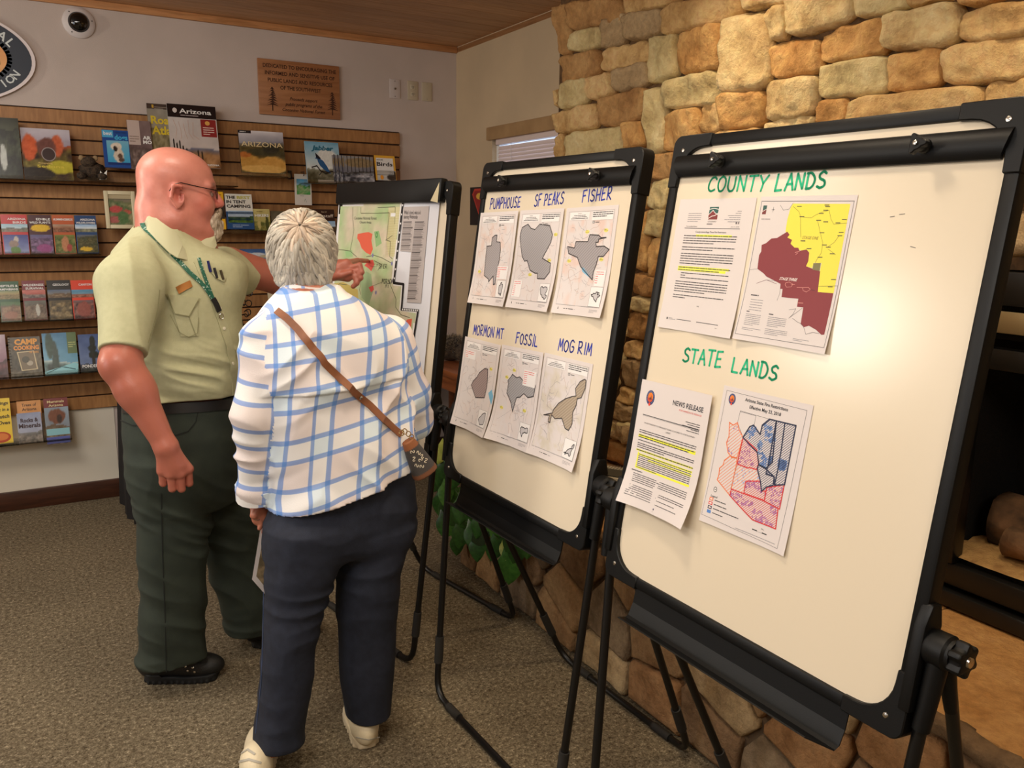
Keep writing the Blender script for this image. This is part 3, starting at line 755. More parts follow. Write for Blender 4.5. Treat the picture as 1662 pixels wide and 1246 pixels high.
# hand lettering -----------------------------------------------------------
GL = dict(
 A=[[(0, 0), (.45, 1), (.9, 0)], [(.15, .35), (.75, .38)]], C=[[(.85, .85), (.6, 1), (.25, .9), (.05, .5), (.15, .12), (.5, 0), (.85, .12)]],
 D=[[(.1, 1), (.05, 0)], [(0, .98), (.5, .95), (.85, .6), (.75, .2), (.4, 0), (.02, .02)]], E=[[(.75, 1), (.1, .96), (.05, 0), (.75, .04)], [(.08, .5), (.6, .54)]],
 F=[[(.8, 1), (.1, .97), (.02, 0)], [(.06, .52), (.6, .56)]], G=[[(.85, .85), (.5, 1), (.15, .8), (.05, .35), (.35, 0), (.8, .12), (.85, .45), (.5, .45)]],
 H=[[(.05, 1), (.05, 0)], [(.8, 1), (.8, 0)], [(.05, .48), (.8, .52)]], I=[[(.2, 1), (.2, 0)]], K=[[(.08, 1), (.05, 0)], [(.75, .98), (.1, .45), (.8, 0)]],
 L=[[(.1, 1), (.05, .02), (.75, .02)]], M=[[(0, 0), (.15, 1), (.45, .3), (.8, 1), (.9, 0)]], N=[[(.02, 0), (.08, 1), (.78, .02), (.82, 1)]],
 O=[[(.45, 1), (.12, .8), (.03, .4), (.25, .02), (.6, .02), (.85, .35), (.8, .8), (.45, 1)]], P=[[(.1, 1), (.04, 0)], [(.03, .97), (.6, .98), (.75, .7), (.5, .48), (.08, .45)]],
 R=[[(.1, 1), (.04, 0)], [(.03, .97), (.6, .98), (.72, .72), (.5, .5), (.08, .46), (.8, 0)]], S=[[(.8, .88), (.5, 1), (.15, .82), (.25, .58), (.7, .42), (.78, .15), (.4, 0), (.02, .1)]],
 T=[[(0, .98), (.9, 1)], [(.45, .98), (.42, 0)]], U=[[(.05, 1), (.05, .3), (.3, 0), (.65, .05), (.8, .35), (.8, 1)]], Y=[[(.02, 1), (.42, .5)], [(.88, 1), (.42, .5), (.3, 0)]])
def smooth_stroke(p, n=5):
    if len(p) < 4: return p
    P = [np.array(q, float) for q in p]; out = []
    for i in range(len(P)-1):
        p0, p1, p2, p3 = P[max(i-1, 0)], P[i], P[i+1], P[min(i+2, len(P)-1)]
        for t in np.arange(n)/n: out.append(.5*((2*p1)+(-p0+p2)*t+(2*p0-5*p1+4*p2-p3)*t*t+(-p0+3*p1-3*p2+p3)*t**3))
    out.append(P[-1]); return out
def hand(pr, E, text, px0, px1, ht, col, wd, seed=0, gap=None):
    """marker capitals from base point px0 to px1 (photo pixels on the board)"""
    p0, p1 = E.pix(*px0), E.pix(*px1); d = p1-p0; L = np.linalg.norm(d); d /= L; nn = np.array([-d[1], d[0]])
    n = sum(.55 if c == ' ' else (.5 if c == 'I' else 1) for c in text); adv = L/(n-.12); x = 0; rn = random.Random(seed)
    for c in text:
        if c == ' ': x += .55*adv; continue
        if c not in GL: continue
        h = ht*rn.uniform(.92, 1.08); sl = rn.uniform(-.02, .10)
        for st in GL[c]:
            st = smooth_stroke(st) if c in 'CDGOPRSU' else st
            q = [p0+d*(x+(a+sl*b)*adv*.86)+nn*(b*h+rn.uniform(-.0004, .0004)) for a, b in st]
            pr.line(q, wd, col, 1, cap=True)
        x += adv*(.5 if c == 'I' else 1)
def bsurf(E): return lambda a, c, z: E.M@Vector((a, c, z+.0004))
GREEN, BLUE = (4, 186, 132), (26, 54, 176)
def word(E, t, a, b_, h, c, w_, sd, lab):
    pr = Print(); hand(pr, E, t, a, b_, h, c, w_, sd); o = pr.build('marker_writing', E.root, bsurf(E), step=.0001); o['label'] = lab
word(E3, 'COUNTY', (1148, 310), (1246, 310), .030, GREEN, .0045, 1, 'green word COUNTY'); word(E3, 'LANDS', (1257, 310), (1341, 304), .029, GREEN, .0048, 2, 'green upper word LANDS')
word(E3, 'STATE', (1108, 586), (1172, 597), .030, GREEN, .0046, 3, 'green word STATE'); word(E3, 'LANDS', (1187, 603), (1262, 618), .029, GREEN, .0046, 4, 'green lower word LANDS')
pr = Print()
for p in ([(1445, 352), (1452, 351)], [(1460, 348), (1469, 347)], [(1478, 400), (1486, 402)]):
    pr.line([E3.pix(*q) for q in p], .0012, (120, 110, 100), 1)
o = pr.build('scratches', E3.root, bsurf(E3), step=.0001)
for t, a, b_, s in (('PUMPHOUSE', (795, 339), (845, 336), 5), ('SF PEAKS', (867, 335), (915, 330), 6), ('FISHER', (945, 328), (993, 323), 7),
                    ('MORMON MT', (768, 542), (817, 550), 8), ('FOSSIL', (837, 556), (873, 563), 9), ('MOG RIM', (906, 568), (960, 577), 10)):
    word(E2, t, a, b_, .031 if s < 8 else .030, BLUE, .0038, s, 'blue words '+t)

# letter-size sheets ----------------------------------------------------------
LW, LH = .216, .279
M_PAPER = mat('white_copy_paper', (222, 213, 210), .75)
class Sheet: pass
def sheet(E, quad, label, seed, curl=.014, name='printed_sheet', group=None, over=0):
    P = [E.pix(*q) for q in quad]; c = sum(P)/4; d = (P[1]-P[0])+(P[2]-P[3]); ang = math.atan2(d[1], d[0])
    S = Sheet(); ca, sa = math.cos(ang), math.sin(ang)
    org = c-np.array([ca, sa])*LW/2-np.array([-sa, ca])*LH/2
    S.W = E.W@Matrix(((ca, -sa, 0, org[0]), (sa, ca, 0, org[1]), (0, 0, 1, 0), (0, 0, 0, 1)))
    rn = random.Random(seed); k1, k2 = rn.uniform(.6, 1.2), rn.uniform(.6, 1.2)
    def surf(x, y, z):
        b_ = max(0, 1-y/(LH*.5)); a = (x/LW-.5)*2
        lift = .0012+over+curl*b_**2*(.35+.65*(a*a))*(k1 if a < 0 else k2)+.0012*math.sin(x*40+seed)*b_
        return Vector((x, y, lift+z))
    S.surf = surf; S.E = E
    Wi = S.W.inverted()
    def loc(u, v):
        o = Wi@Vector(CAM_C); dd = Wi.to_3x3()@Vector(ray(u, v)); t = -o.z/dd.z; q = o+dd*t; return (q.x*1000, q.y*1000)
    S.loc = loc
    S.root = tag(empty(name, M=S.W), label, 'paper', group)
    nx, ny = 12, 16
    v = [surf(LW*i/nx, LH*j/ny, 0) for j in range(ny+1) for i in range(nx+1)]
    f = [(j*(nx+1)+i, j*(nx+1)+i+1, (j+1)*(nx+1)+i+1, (j+1)*(nx+1)+i) for j in range(ny) for i in range(nx)]
    B().add(v, f).build('paper', M_PAPER, S.root, smooth='all')
    S.p = Print()
    return S
class MM_:  # print wrapper in millimetres
    def __init__(s, p): s.p = p
    def poly(s, q, c, l=1): s.p.poly([(a/1000, b/1000) for a, b in q], c, l)
    def rect(s, a, b, c, d, col, l=1): s.p.rect(a/1000, b/1000, c/1000, d/1000, col, l)
    def line(s, q, w_, c, l=2, close=False): s.p.line([(a/1000, b/1000) for a, b in q], w_/1000, c, l, close)
    def text(s, t, x, y, sz, c, l=3, **k):
        if k.get('width'): k['width'] /= 1000
        s.p.text(t, x/1000, y/1000, sz/1000, c, l, **k)
    def greek(s, x0, x1, y, n, dy, h, c, l=2, seed=0, last=.6, word=11): s.p.greek(x0/1000, x1/1000, y/1000, n, dy/1000, h/1000, c, l, seed, last, word/1000)
    def disc(s, x, y, a, b, c, l=1, n=20): s.p.disc(x/1000, y/1000, a/1000, b/1000, c, l, n)
INK = (70, 66, 68); LG = (150, 145, 148)
def finish(S): S.p.build('print', S.root, S.surf, maxlen=.022, step=.00012)
def frame_box(m, x0, y0, x1, y1, w_=.5, c=(90, 86, 90)): m.line([(x0, y0), (x1, y0), (x1, y1), (x0, y1)], w_, c, 2, True)
def crop(o, s): return lambda pts: [(o[0]+x/s, o[1]+y/s) for x, y in pts]

# sheet 1: county news release
S = sheet(E3, [(1100, 322), (1234.6, 321.5), (1193, 550), (1068, 532)], 'county press release with a small mountain logo under COUNTY LANDS', 1, .006)
m = MM_(S.p); g = INK
m.rect(93, 236, 119, 262, (40, 92, 84)); m.poly([(93, 236), (119, 236), (119, 246), (110, 250), (104, 255), (93, 246)], (128, 46, 44), 2)
m.line([(93, 238), (103, 243), (111, 244), (119, 249)], 1.4, (238, 232, 226), 3); m.line([(93, 257), (106, 259), (119, 257)], 1.3, (238, 232, 226), 3)
m.line([(93, 246), (104, 255), (110, 250), (119, 246)], 1.3, (238, 232, 226), 3)
m.text('COCONINO', 94, 230.5, 4.2, g, width=24); m.greek(92, 120, 226, 1, 3, 1.4, g)
m.greek(33, 72, 248, 5, 4.2, 1.3, LG, seed=3, last=.8); 
for i, x in enumerate((172, 168, 148, 152, 140, 150)): m.greek(x, 183, 252-i*4.2, 1, 4, 1.3, LG, seed=i, last=1)
m.rect(172, 227, 175.5, 231, g); m.rect(178, 227, 181.5, 231, (130, 120, 120))
m.text('For Immediate Release', 33, 220.5, 3.4, g, width=32); m.text('June 11, 2018', 183, 220.5, 3.4, g, align='r', width=22)
m.rect(28, 217, 186, 218.2, g, 2)
m.text('County enacts Stage Three Fire Restrictions', 107, 208.5, 4.8, g, align='c', width=88, bold=.01)
Y = (236, 240, 60)
m.rect(66, 200, 168, 204.5, Y, 1)
y = 200.8
for n, sd in ((4, 1), (2, 2), (5, 3)):
    m.greek(30, 182, y, n, 5.2, 1.8, g, seed=sd); y -= n*5.2+3.4
m.rect(28, y-1.4, 176, y+3.4, Y, 1); m.rect(28, y-6.4, 168, y-1.8, Y, 1)
m.greek(30, 180, y, 2, 5.2, 1.8, g, seed=9, last=.8); y -= 12
m.greek(40, 178, y, 2, 4.8, 1.7, g, seed=12, last=.1); y -= 10; m.greek(40, 180, y, 1, 4.8, 1.7, g, last=1); y -= 8.4
m.greek(28, 180, y, 5, 5.2, 1.8, g, seed=15); y -= 29; m.greek(28, 176, y, 2, 5.2, 1.8, g, seed=18, last=.25); y -= 20
m.text('###', 107, y, 4, g, align='c')
m.rect(52, 22, 176, 23.4, g); m.rect(22, 20, 26, 24.5, g); m.greek(28, 48, 20.5, 2, -2.2, 1.2, LG); m.text('Page 1', 176, 15, 3, g, align='r')
finish(S)
# sheet 2: county map
S = sheet(E3, [(1236, 320), (1392, 321), (1344, 571), (1195, 549)], 'yellow and dark red county fire restriction map under COUNTY LANDS', 2, .007)
m = MM_(S.p); cr = crop((1190, 310), 4.79); T = lambda pts: [S.loc(*q) for q in cr(pts)]
m.line(T([(228, 80), (945, 78), (725, 1220), (40, 1110)]), .8, g, 2, True)
m.poly(T([(470, 98), (915, 100), (785, 795), (662, 785), (680, 610), (690, 560), (628, 560), (618, 600), (570, 585), (592, 470), (540, 465), (470, 440), (440, 400), (410, 312), (425, 220), (450, 130)]), (238, 224, 74), 1)
mar = [(425, 316), (442, 340), (425, 362), (462, 380), (450, 410), (480, 440), (510, 442), (520, 465), (575, 455), (595, 480), (588, 545), (570, 585), (618, 603), (680, 625), (662, 785), (783, 795), (722, 1118), (700, 1120), (655, 1080), (600, 1048), (560, 1060), (535, 1035), (552, 905), (503, 900), (512, 838), (380, 825), (388, 762), (368, 760), (372, 722), (262, 665), (240, 640), (192, 605), (205, 500), (222, 470), (225, 420), (260, 405), (300, 370), (345, 365)]
m.poly(T(mar), (132, 42, 48), 2)
m.poly(T([(628, 562), (685, 560), (676, 622), (620, 612)]), (124, 116, 70), 3)
m.line(T([(135, 612), (192, 605)]), .5, g); m.line(T([(185, 718), (262, 690), (340, 722)]), .8, (120, 80, 90)); m.line(T([(262, 690), (330, 700)]), .6, LG)
m.text('STAGE ONE', *S.loc(*cr([(540, 372)])[0]), 8, (150, 130, 60), 4, shear=.3, width=36, rot=-.02)
m.text('STAGE THREE', *S.loc(*cr([(362, 690)])[0]), 7.5, (240, 226, 220), 4, shear=.4, bold=.02, width=42)
PK = (222, 150, 140)
m.line(T([(410, 715), (440, 708), (470, 725), (455, 745), (420, 748), (408, 730)]), .7, PK, 4, True); m.line(T([(455, 728), (485, 726)]), .6, PK, 4)
m.line(T([(500, 750), (545, 752), (590, 750), (605, 765), (575, 785), (550, 775), (545, 755)]), .7, PK, 4); m.line(T([(600, 765), (640, 775)]), .6, (60, 20, 24), 4)
for p in ([(485, 478), (520, 470)], [(490, 495), (508, 480)], [(512, 870), (550, 872)]): m.line(T(p), .9, PK, 4)
DK = (90, 84, 50)
for p in ([(470, 120), (515, 160), (528, 200), (610, 210), (640, 190)], [(528, 200), (528, 290), (530, 360)], [(640, 190), (680, 170), (750, 150), (765, 220), (785, 258), (890, 250)], [(660, 230), (680, 320), (700, 400), (690, 480), (660, 525), (640, 560)],
          [(740, 435), (790, 400), (830, 345)], [(740, 450), (800, 495)], [(660, 740), (820, 738)]): m.line(T(p), .5, DK, 3)
for x, y in ((520, 120), (540, 200), (735, 110), (740, 122), (690, 175), (725, 150), (670, 228), (725, 240), (870, 222), (845, 322), (835, 348), (695, 325), (715, 420), (745, 437), (595, 448), (548, 388), (775, 488), (680, 515), (785, 688), (760, 745), (820, 248)):
    q = T([(x-18, y), (x+16, y)]); m.line(q, 1.5, DK, 4)
cx0, cy0 = S.loc(*cr([(250, 145)])[0]); m.rect(cx0-5, cy0-9, cx0+4, cy0+8, (40, 84, 78), 2); m.rect(cx0-5, cy0-9, cx0+4, cy0-1, (120, 46, 44), 3); m.line([(cx0-5, cy0-4), (cx0+4, cy0+1)], 1, (238, 232, 226), 4)
q = S.loc(*cr([(316, 145)])[0]); m.line([(q[0]-4, q[1]), (q[0]+4, q[1])], .6, g); m.line([(q[0], q[1]-5), (q[0], q[1]+5)], .6, g); m.disc(q[0], q[1], 1.8, 1.8, LG, 2)
q = S.loc(*cr([(222, 220)])[0]); m.rect(q[0], q[1], q[0]+8, q[1]+1.2, g); m.rect(q[0]+9, q[1], q[0]+22, q[1]+1.2, g)
m.greek(20, 52, 88, 1, 5, 2.2, g)
for i in range(5): m.greek(22, 52, 80-i*5, 1, 5, 1.2, LG, seed=i, last=1)
m.greek(18, 30, 56, 1, 4, 1.8, g); m.greek(18, 54, 51, 7, 3.4, 1.2, LG, seed=4); m.greek(72, 90, 56, 1, 4, 1.8, g); m.greek(72, 116, 51, 6, 3.4, 1.2, LG, seed=6)
m.greek(16, 60, 24, 2, 3.2, 1.1, LG); m.greek(70, 124, 28, 4, 3.2, 1.1, LG); m.greek(140, 176, 18, 2, 2.6, .9, LG)
for p in ([(440, 925), (495, 915), (470, 960), (440, 990), (520, 930), (545, 910)], [(470, 990), (510, 1020), (545, 1035), (560, 1060), (578, 1115), (632, 1100), (680, 1110)], [(370, 760), (365, 800), (345, 850)], [(470, 95), (440, 140), (395, 150), (370, 110)]): m.line(T(p), .6, g)
finish(S)
# forestry seal used on the two state sheets
def seal(m, x, y, r):
    m.disc(x, y, r, r*1.22, (44, 58, 110), 2, 28); m.disc(x, y+.05*r, r*.62, r*.78, (240, 150, 44), 3, 24)
    for k in range(9):
        a = math.pi*(k+.5)/9; m.poly([(x, y), (x+r*.6*math.cos(a-.08), y+r*.72*math.sin(a-.08)), (x+r*.6*math.cos(a+.08), y+r*.72*math.sin(a+.08))], (236, 96, 40), 4)
    m.poly([(x-r*.62, y-r*.35), (x-r*.5, y+.05*r), (x-r*.2, y-.1*r), (x, y+.05*r), (x+r*.3, y-.1*r), (x+r*.6, y-r*.05), (x+r*.5, y-r*.55), (x, y-r*.8), (x-r*.45, y-r*.6)], (206, 74, 34), 5)
    m.poly([(x+.02*r, y-.3*r), (x+.18*r, y+.42*r), (x+.34*r, y-.3*r)], (22, 40, 30), 6); m.poly([(x-.3*r, y-.35*r), (x-.18*r, y+.1*r), (x-.06*r, y-.35*r)], (24, 30, 40), 6)
    for k in range(22):
        a = 2*math.pi*k/22
        if abs(a-3*math.pi/2) > .45: m.rect(x+r*.81*math.cos(a)-.3*r/10, y+r*1.0*math.sin(a)-.4*r/10, x+r*.81*math.cos(a)+.4*r/10, y+r*1.0*math.sin(a)+.5*r/10, (170, 178, 206), 4)
    m.disc(x, y-r*1.1, r*.24, r*.28, (224, 70, 52), 5, 12)
S = sheet(E3, [(1049, 596), (1181, 625), (1116, 876), (1007, 827)], 'NEWS RELEASE page with round blue seal and yellow highlighted lines', 3, .030, over=.0075)
m = MM_(S.p); seal(m, 36, 243, 13.5)
m.text('NEWS RELEASE', 198, 240, 15, (50, 48, 56), align='r', width=90, bold=.02); m.text('FOR IMMEDIATE RELEASE', 196, 231, 5.2, (214, 72, 66), align='r', width=66)
for i, x in enumerate((154, 160, 146, 172, 160)): m.greek(x, 196, 212-i*4.4, 1, 4, 1.6, INK, seed=i, last=1)
m.rect(20, 202, 196, 203.6, (40, 38, 44)); m.rect(20, 200.6, 196, 201.1, (40, 38, 44))
m.text('STATE FORESTRY TO IMPLEMENT BURN, CLOSURES TO STATE-OWNED', 108, 184, 4.6, INK, align='c', width=158); m.text('LANDS', 108, 177, 4.6, INK, align='c')
Y = (238, 240, 54)
m.greek(18, 196, 167, 2, 4.6, 1.9, INK, seed=1, last=1); m.rect(17, 151, 196, 158.5, Y, 1); m.greek(18, 194, 155.5, 2, 4.4, 2.1, INK, seed=2, last=.9)
m.greek(18, 190, 144.5, 1, 4, 1.8, INK, last=.5); m.greek(18, 196, 137.5, 3, 4.4, 1.9, INK, seed=4, last=.5)
m.rect(17, 121, 196, 125, Y, 1); m.greek(18, 196, 122, 1, 4, 2.2, INK, seed=8, last=1)
m.rect(24, 85, 28, 119, Y, 1); m.rect(24, 112, 196, 116.5, Y, 1); m.rect(60, 104.5, 196, 108.5, Y, 1); m.rect(24, 83, 196, 87.5, Y, 1)
m.greek(28, 194, 113.5, 8, 4.1, 1.7, INK, seed=21, last=.4)
m.greek(16, 50, 76, 1, 4, 2.2, INK, last=1)
m.greek(24, 196, 70, 5, 4.3, 1.6, INK, seed=25, last=.4); m.greek(22, 196, 43.5, 3, 4.3, 1.6, INK, seed=28, last=.5); m.greek(14, 170, 30, 2, 4.5, 1.5, INK, seed=32, last=.6); m.greek(14, 180, 20.5, 1, 4, 1.5, INK, last=1)
m.text('###', 108, 10, 5, (40, 40, 90), align='c', bold=.03); m.text('1 of 1', 108, 5, 2.6, INK, align='c')
finish(S)
# sheet 4: state fire restriction map
S = sheet(E3, [(1179, 628), (1321, 654), (1270, 904), (1140, 842)], 'state fire restriction map in orange, red and navy hatching', 4, .008)
m = MM_(S.p); cr = crop((1130, 620), 4.297); T = lambda pts: [S.loc(*q) for q in cr(pts)]
m.line(T([(218, 57), (777, 198), (575, 1160), (50, 920)]), .6, g, 2, True)
seal(m, *S.loc(*cr([(254, 118)])[0]), 9)
q = S.loc(*cr([(505, 178)])[0]); m.text('Arizona State Fire Restrictions', q[0]-6, q[1]+2, 9, (40, 40, 46), align='c', width=104, bold=.02); m.text('Effective May 23, 2018', q[0]-6, q[1]-10, 9, (40, 40, 46), align='c', width=76, bold=.02)
def inpoly(p, P):
    c = False; j = len(P)-1
    for i in range(len(P)):
        if (P[i][1] > p[1]) != (P[j][1] > p[1]) and p[0] < (P[j][0]-P[i][0])*(p[1]-P[i][1])/(P[j][1]-P[i][1])+P[i][0]: c = not c
        j = i
    return c
def hatch(m, P, col, w_, step, slope=1.0, l=2):
    w_ = w_*2.2; step = step*1.25
    xs = [p[0] for p in P]; ys = [p[1] for p in P]; c0 = min(ys)-slope*max(xs); c1 = max(ys)-slope*min(xs)
    c = c0+step/2
    while c < c1:
        X = []
        for i in range(len(P)):
            (xa, ya), (xb, yb) = P[i], P[(i+1) % len(P)]; fa = ya-slope*xa-c; fb_ = yb-slope*xb-c
            if fa*fb_ < 0: t = fa/(fa-fb_); X.append((xa+(xb-xa)*t, ya+(yb-ya)*t))
        X.sort()
        for a, b_ in zip(X[::2], X[1::2]): m.line([a, b_], w_, col, l)
        c += step
def blot(m, P, cols, n, r, seed, l=1):
    rn = random.Random(seed); xs = [p[0] for p in P]; ys = [p[1] for p in P]; k = 0; t = 0
    while k < n and t < n*20:
        t += 1; p = (rn.uniform(min(xs), max(xs)), rn.uniform(min(ys), max(ys)))
        if inpoly(p, P) and vnoise(p[0]*.07+seed, p[1]*.07) > -.05:
            m.disc(p[0], p[1], r*rn.uniform(.4, 1.3), r*rn.uniform(.4, 1.3), rn.choice(cols), l, 6); k += 1
OR, RD, NV = (238, 128, 72), (214, 48, 48), (30, 38, 70)
R1 = T([(235, 280), (262, 300), (292, 282), (302, 330), (330, 385), (288, 530), (250, 525), (225, 490), (215, 420), (232, 380)])
R2 = T([(288, 530), (240, 515), (200, 545), (190, 580), (165, 600), (162, 645), (150, 680), (240, 790), (270, 640), (285, 570)])
R3 = T([(330, 385), (425, 470), (440, 560), (425, 610), (375, 595), (365, 600), (290, 570)])
R4 = T([(330, 385), (378, 310), (405, 300), (450, 365), (465, 300), (515, 258), (563, 270), (535, 560), (490, 600), (440, 575), (430, 490), (385, 445)])
R5 = T([(563, 270), (700, 303), (620, 715), (550, 718), (548, 660), (490, 640), (510, 560)])
R6 = T([(440, 575), (490, 605), (548, 660), (540, 720), (495, 730), (460, 760), (452, 690), (430, 600)])
R7 = T([(240, 790), (250, 745), (470, 825), (575, 880), (560, 1023), (400, 960), (380, 940)])
R8 = T([(350, 690), (450, 690), (460, 758), (490, 760), (480, 825), (338, 775)]); R9 = T([(495, 735), (618, 715), (585, 885), (478, 830)])
R10 = T([(290, 572), (425, 612), (450, 690), (350, 690), (338, 775), (245, 745), (272, 640)])
BL = [(112, 146, 206), (132, 164, 214)]; PU = [(152, 128, 184), (170, 146, 196)]
blot(m, R4, BL, 90, 3.2, 1); blot(m, T([(470, 500), (640, 560), (625, 670), (560, 650), (500, 580)]), BL, 120, 3.2, 2); blot(m, R3, PU, 40, 2.4, 3); blot(m, R8, PU, 40, 2.6, 4)
blot(m, R7, PU, 90, 2.8, 5); blot(m, R9, PU, 36, 2.4, 6); blot(m, R1, [(150, 130, 190)], 16, 2, 7); blot(m, R10, [(160, 180, 215)], 22, 2.2, 8)
for P in (R1, R2): hatch(m, P, OR, .45, 6); m.line(P, 2.0, OR, 3, True)
hatch(m, R10, OR, .45, 6); m.line(R10, .6, (150, 110, 110), 3, True)
for P in (R3, R7, R8, R9): hatch(m, P, RD, .5, 4.2); m.line(P, 2.2, RD, 4, True)
for P in (R4, R5, R6): hatch(m, P, (60, 70, 110), .5, 4.2); m.line(P, 2.6, NV, 5, True)
m.line(T([(622, 285), (600, 455), (575, 600), (550, 718)]), 2.4, NV, 5); m.line(T([(310, 205), (420, 235), (407, 300)]), .6, g); m.line(T([(330, 385), (292, 282), (312, 200), (515, 258)]), .6, g)
q = S.loc(*cr([(138, 748)])[0]); m.disc(q[0], q[1], 4.5, 5.5, (50, 50, 50), 2); m.disc(q[0], q[1], 3.2, 4.2, (236, 230, 226), 3); m.rect(q[0]-2, q[1]-.6, q[0]+2, q[1]+.8, (50, 50, 50), 4)
q = S.loc(*cr([(108, 795)])[0]); m.text('Legend', q[0], q[1], 6.2, INK, bold=.01)
for i, c in enumerate(((OR), RD, NV, (80, 130, 200))):
    x, y = S.loc(*cr([(112-i*5, 812+i*29)])[0]); m.rect(x-5, y-3.4, x+5, y+3, c, 2); 
    if i < 3: m.rect(x-3, y-1.8, x+3, y+1.4, (236, 220, 214), 3)
    m.greek(x+9, x+9+(30, 34, 68, 28)[i], y-1.2, 1, 3, 1.8, INK, seed=i, last=1)
q = S.loc(*cr([(398, 1020)])[0]); 
for i in range(3): m.rect(q[0]+i*11.5, q[1]-2, q[0]+i*11.5+(11.5 if i != 1 else 11.5), q[1]-(0 if i != 1 else 1.6), (30, 30, 30), 2)
m.text('Miles', q[0]+20, q[1]+4.5, 3.4, INK); m.greek(q[0]-40, q[0]+58, q[1]-12, 1, 3, 1.2, LG, last=1)
finish(S)
# the six closure maps
def closure(quad, label, seed, shape, cro, fill=(176, 170, 172), lake=None, marks=(), inset=True, tint=(226, 212, 206), lab=None):
    S = sheet(E2, quad, label, seed, .014 if seed < 14 else .02, over=.0075 if seed in (11, 14) else (.0035 if seed in (12, 15) else 0))
    m = MM_(S.p); T = lambda pts: [S.loc(*q) for q in cro(pts)]; rn = random.Random(seed)
    frame_box(m, 14, 24, 202, 268, .6, (120, 116, 120))
    def bg(u, v):
        n = fbm(u*9+seed, v*11, seed, 5); k = np.clip((n+.05)*2.2, 0, 1)[:, None]*.55
        return np.array([222, 214, 212])*(1-k)+np.array(tint)*k
    S.p.grid(.0145, .0245, .2015, .2675, 26, 34, bg, 1)
    for k in range(64):   # contour squiggles and tracks
        x, y = rn.uniform(20, 180), rn.uniform(32, 230); a = rn.uniform(0, 6.3); P = [(x, y)]
        for j in range(rn.randint(3, 8)):
            a += rn.uniform(-.7, .7); x += 6*math.cos(a); y += 6*math.sin(a); P.append((min(max(x, 16), 200), min(max(y, 26), 262)))
        m.line(P, .9, rn.choice(((176, 166, 166), (196, 168, 154), (158, 152, 158))), 2)
    m.line([(30, rn.uniform(60, 120)), (190, rn.uniform(130, 220))], .5, (150, 146, 150), 2)
    P = T(shape)
    m.poly(P, fill, 3); hatch(m, P, tuple(c-22 for c in fill), 1.6, 7, .8, 4); m.line(P, 2.6, (52, 46, 48), 5, True)
    if lake: m.poly(T(lake), (122, 184, 216), 4)
    m.rect(20, 246, 104, 266, (238, 234, 232), 6)
    m.text('Exhibit A', 62, 261, 4.2, INK, 7, align='c')
    for i, w_ in enumerate((50, 62, 74)): m.greek(62-w_/2, 62+w_/2, 257-i*4, 1, 4, 1.5, INK, 7, seed=i, last=1)
    m.rect(116, 244, 200, 266, (238, 234, 232), 6); m.greek(118, 199, 262, 3, 5, 2.3, INK, 7, seed=seed, last=.7); m.rect(120, 236, 128, 242, (60, 56, 60), 6); m.rect(121.5, 237.5, 126.5, 240.5, (238, 234, 232), 7); m.greek(132, 160, 238, 1, 4, 1.6, INK, 7)
    for (x, y) in marks:
        q = T([(x, y)])[0]; m.disc(q[0], q[1], 9, 5, (238, 226, 120), 4, 10); m.greek(q[0]-7, q[0]+7, q[1]-1.5, 2, -3, 1.1, (120, 110, 40), 5, word=6)
    m.rect(16, 25, 200, 25.4, LG, 3)
    m.poly([(24, 12), (28, 12), (26, 20)], (40, 40, 40)); m.rect(48, 14, 54, 15.6, (40, 40, 40)); m.rect(57, 14, 64, 15.6, (40, 40, 40)); m.rect(67, 14, 86, 15.8, (40, 40, 40)); m.greek(90, 118, 14, 1, 3, 1.2, LG)
    if inset:
        m.rect(150, 26, 201, 76, (238, 234, 232), 6); frame_box(MM7(m), 150, 26, 201, 76)
        xs = [p[0] for p in P]; ys = [p[1] for p in P]; s_ = 38/max(max(xs)-min(xs), max(ys)-min(ys)); c_ = ((max(xs)+min(xs))/2, (max(ys)+min(ys))/2)
        Q = [(175+(p[0]-c_[0])*s_, 51+(p[1]-c_[1])*s_) for p in P]; m.poly(Q, (198, 194, 196), 7); m.line(Q, 2.4, (40, 38, 40), 8, True)
    m.greek(158, 196, 17, 3, 3, 1.0, LG, seed=3)
    if lab:
        m.rect(*lab, (238, 234, 232), 6); x0, y0, x1, y1 = lab
        for i in range(int((y1-y0)/6)): m.greek(x0+2, x0+(x1-x0)*(.85 if i < 2 else .3), y1-5-i*5.5, 1, 4, 1.6, (226, 90, 90), 7, seed=i, last=1)
    finish(S); return S
class MM7:
    def __init__(s, m): s.m = m
    def line(s, q, w_, c, l=2, close=False): s.m.line(q, w_, c, 7, close)
cA = crop((760, 320), 6.231)
closure([(783.5, 346), (846, 344), (826.6, 497.6), (767, 492)], 'map sheet under the handwritten word PUMPHOUSE', 11,
 [(295, 390), (318, 388), (312, 455), (350, 460), (352, 540), (340, 640), (318, 740), (300, 880), (282, 890), (280, 800), (235, 860), (232, 830), (190, 795), (200, 640), (215, 500), (260, 495), (268, 415)], cA, (172, 166, 168), marks=[(140, 755)], tint=(222, 186, 170), lab=(140, 80, 200, 118))
closure([(848.7, 344), (918.5, 341), (895, 504.6), (826.6, 496.5)], 'map sheet under the handwritten words SF PEAKS', 12,
 [(620, 275), (650, 318), (690, 330), (740, 275), (800, 285), (840, 290), (868, 380), (850, 460), (765, 620), (848, 670), (840, 760), (790, 828), (715, 825), (715, 770), (690, 770), (640, 740), (612, 640), (585, 650), (560, 600), (548, 500), (540, 400), (560, 310)], cA, (174, 170, 172), marks=[(640, 785), (900, 380), (835, 640)], lab=(18, 32, 60, 80))
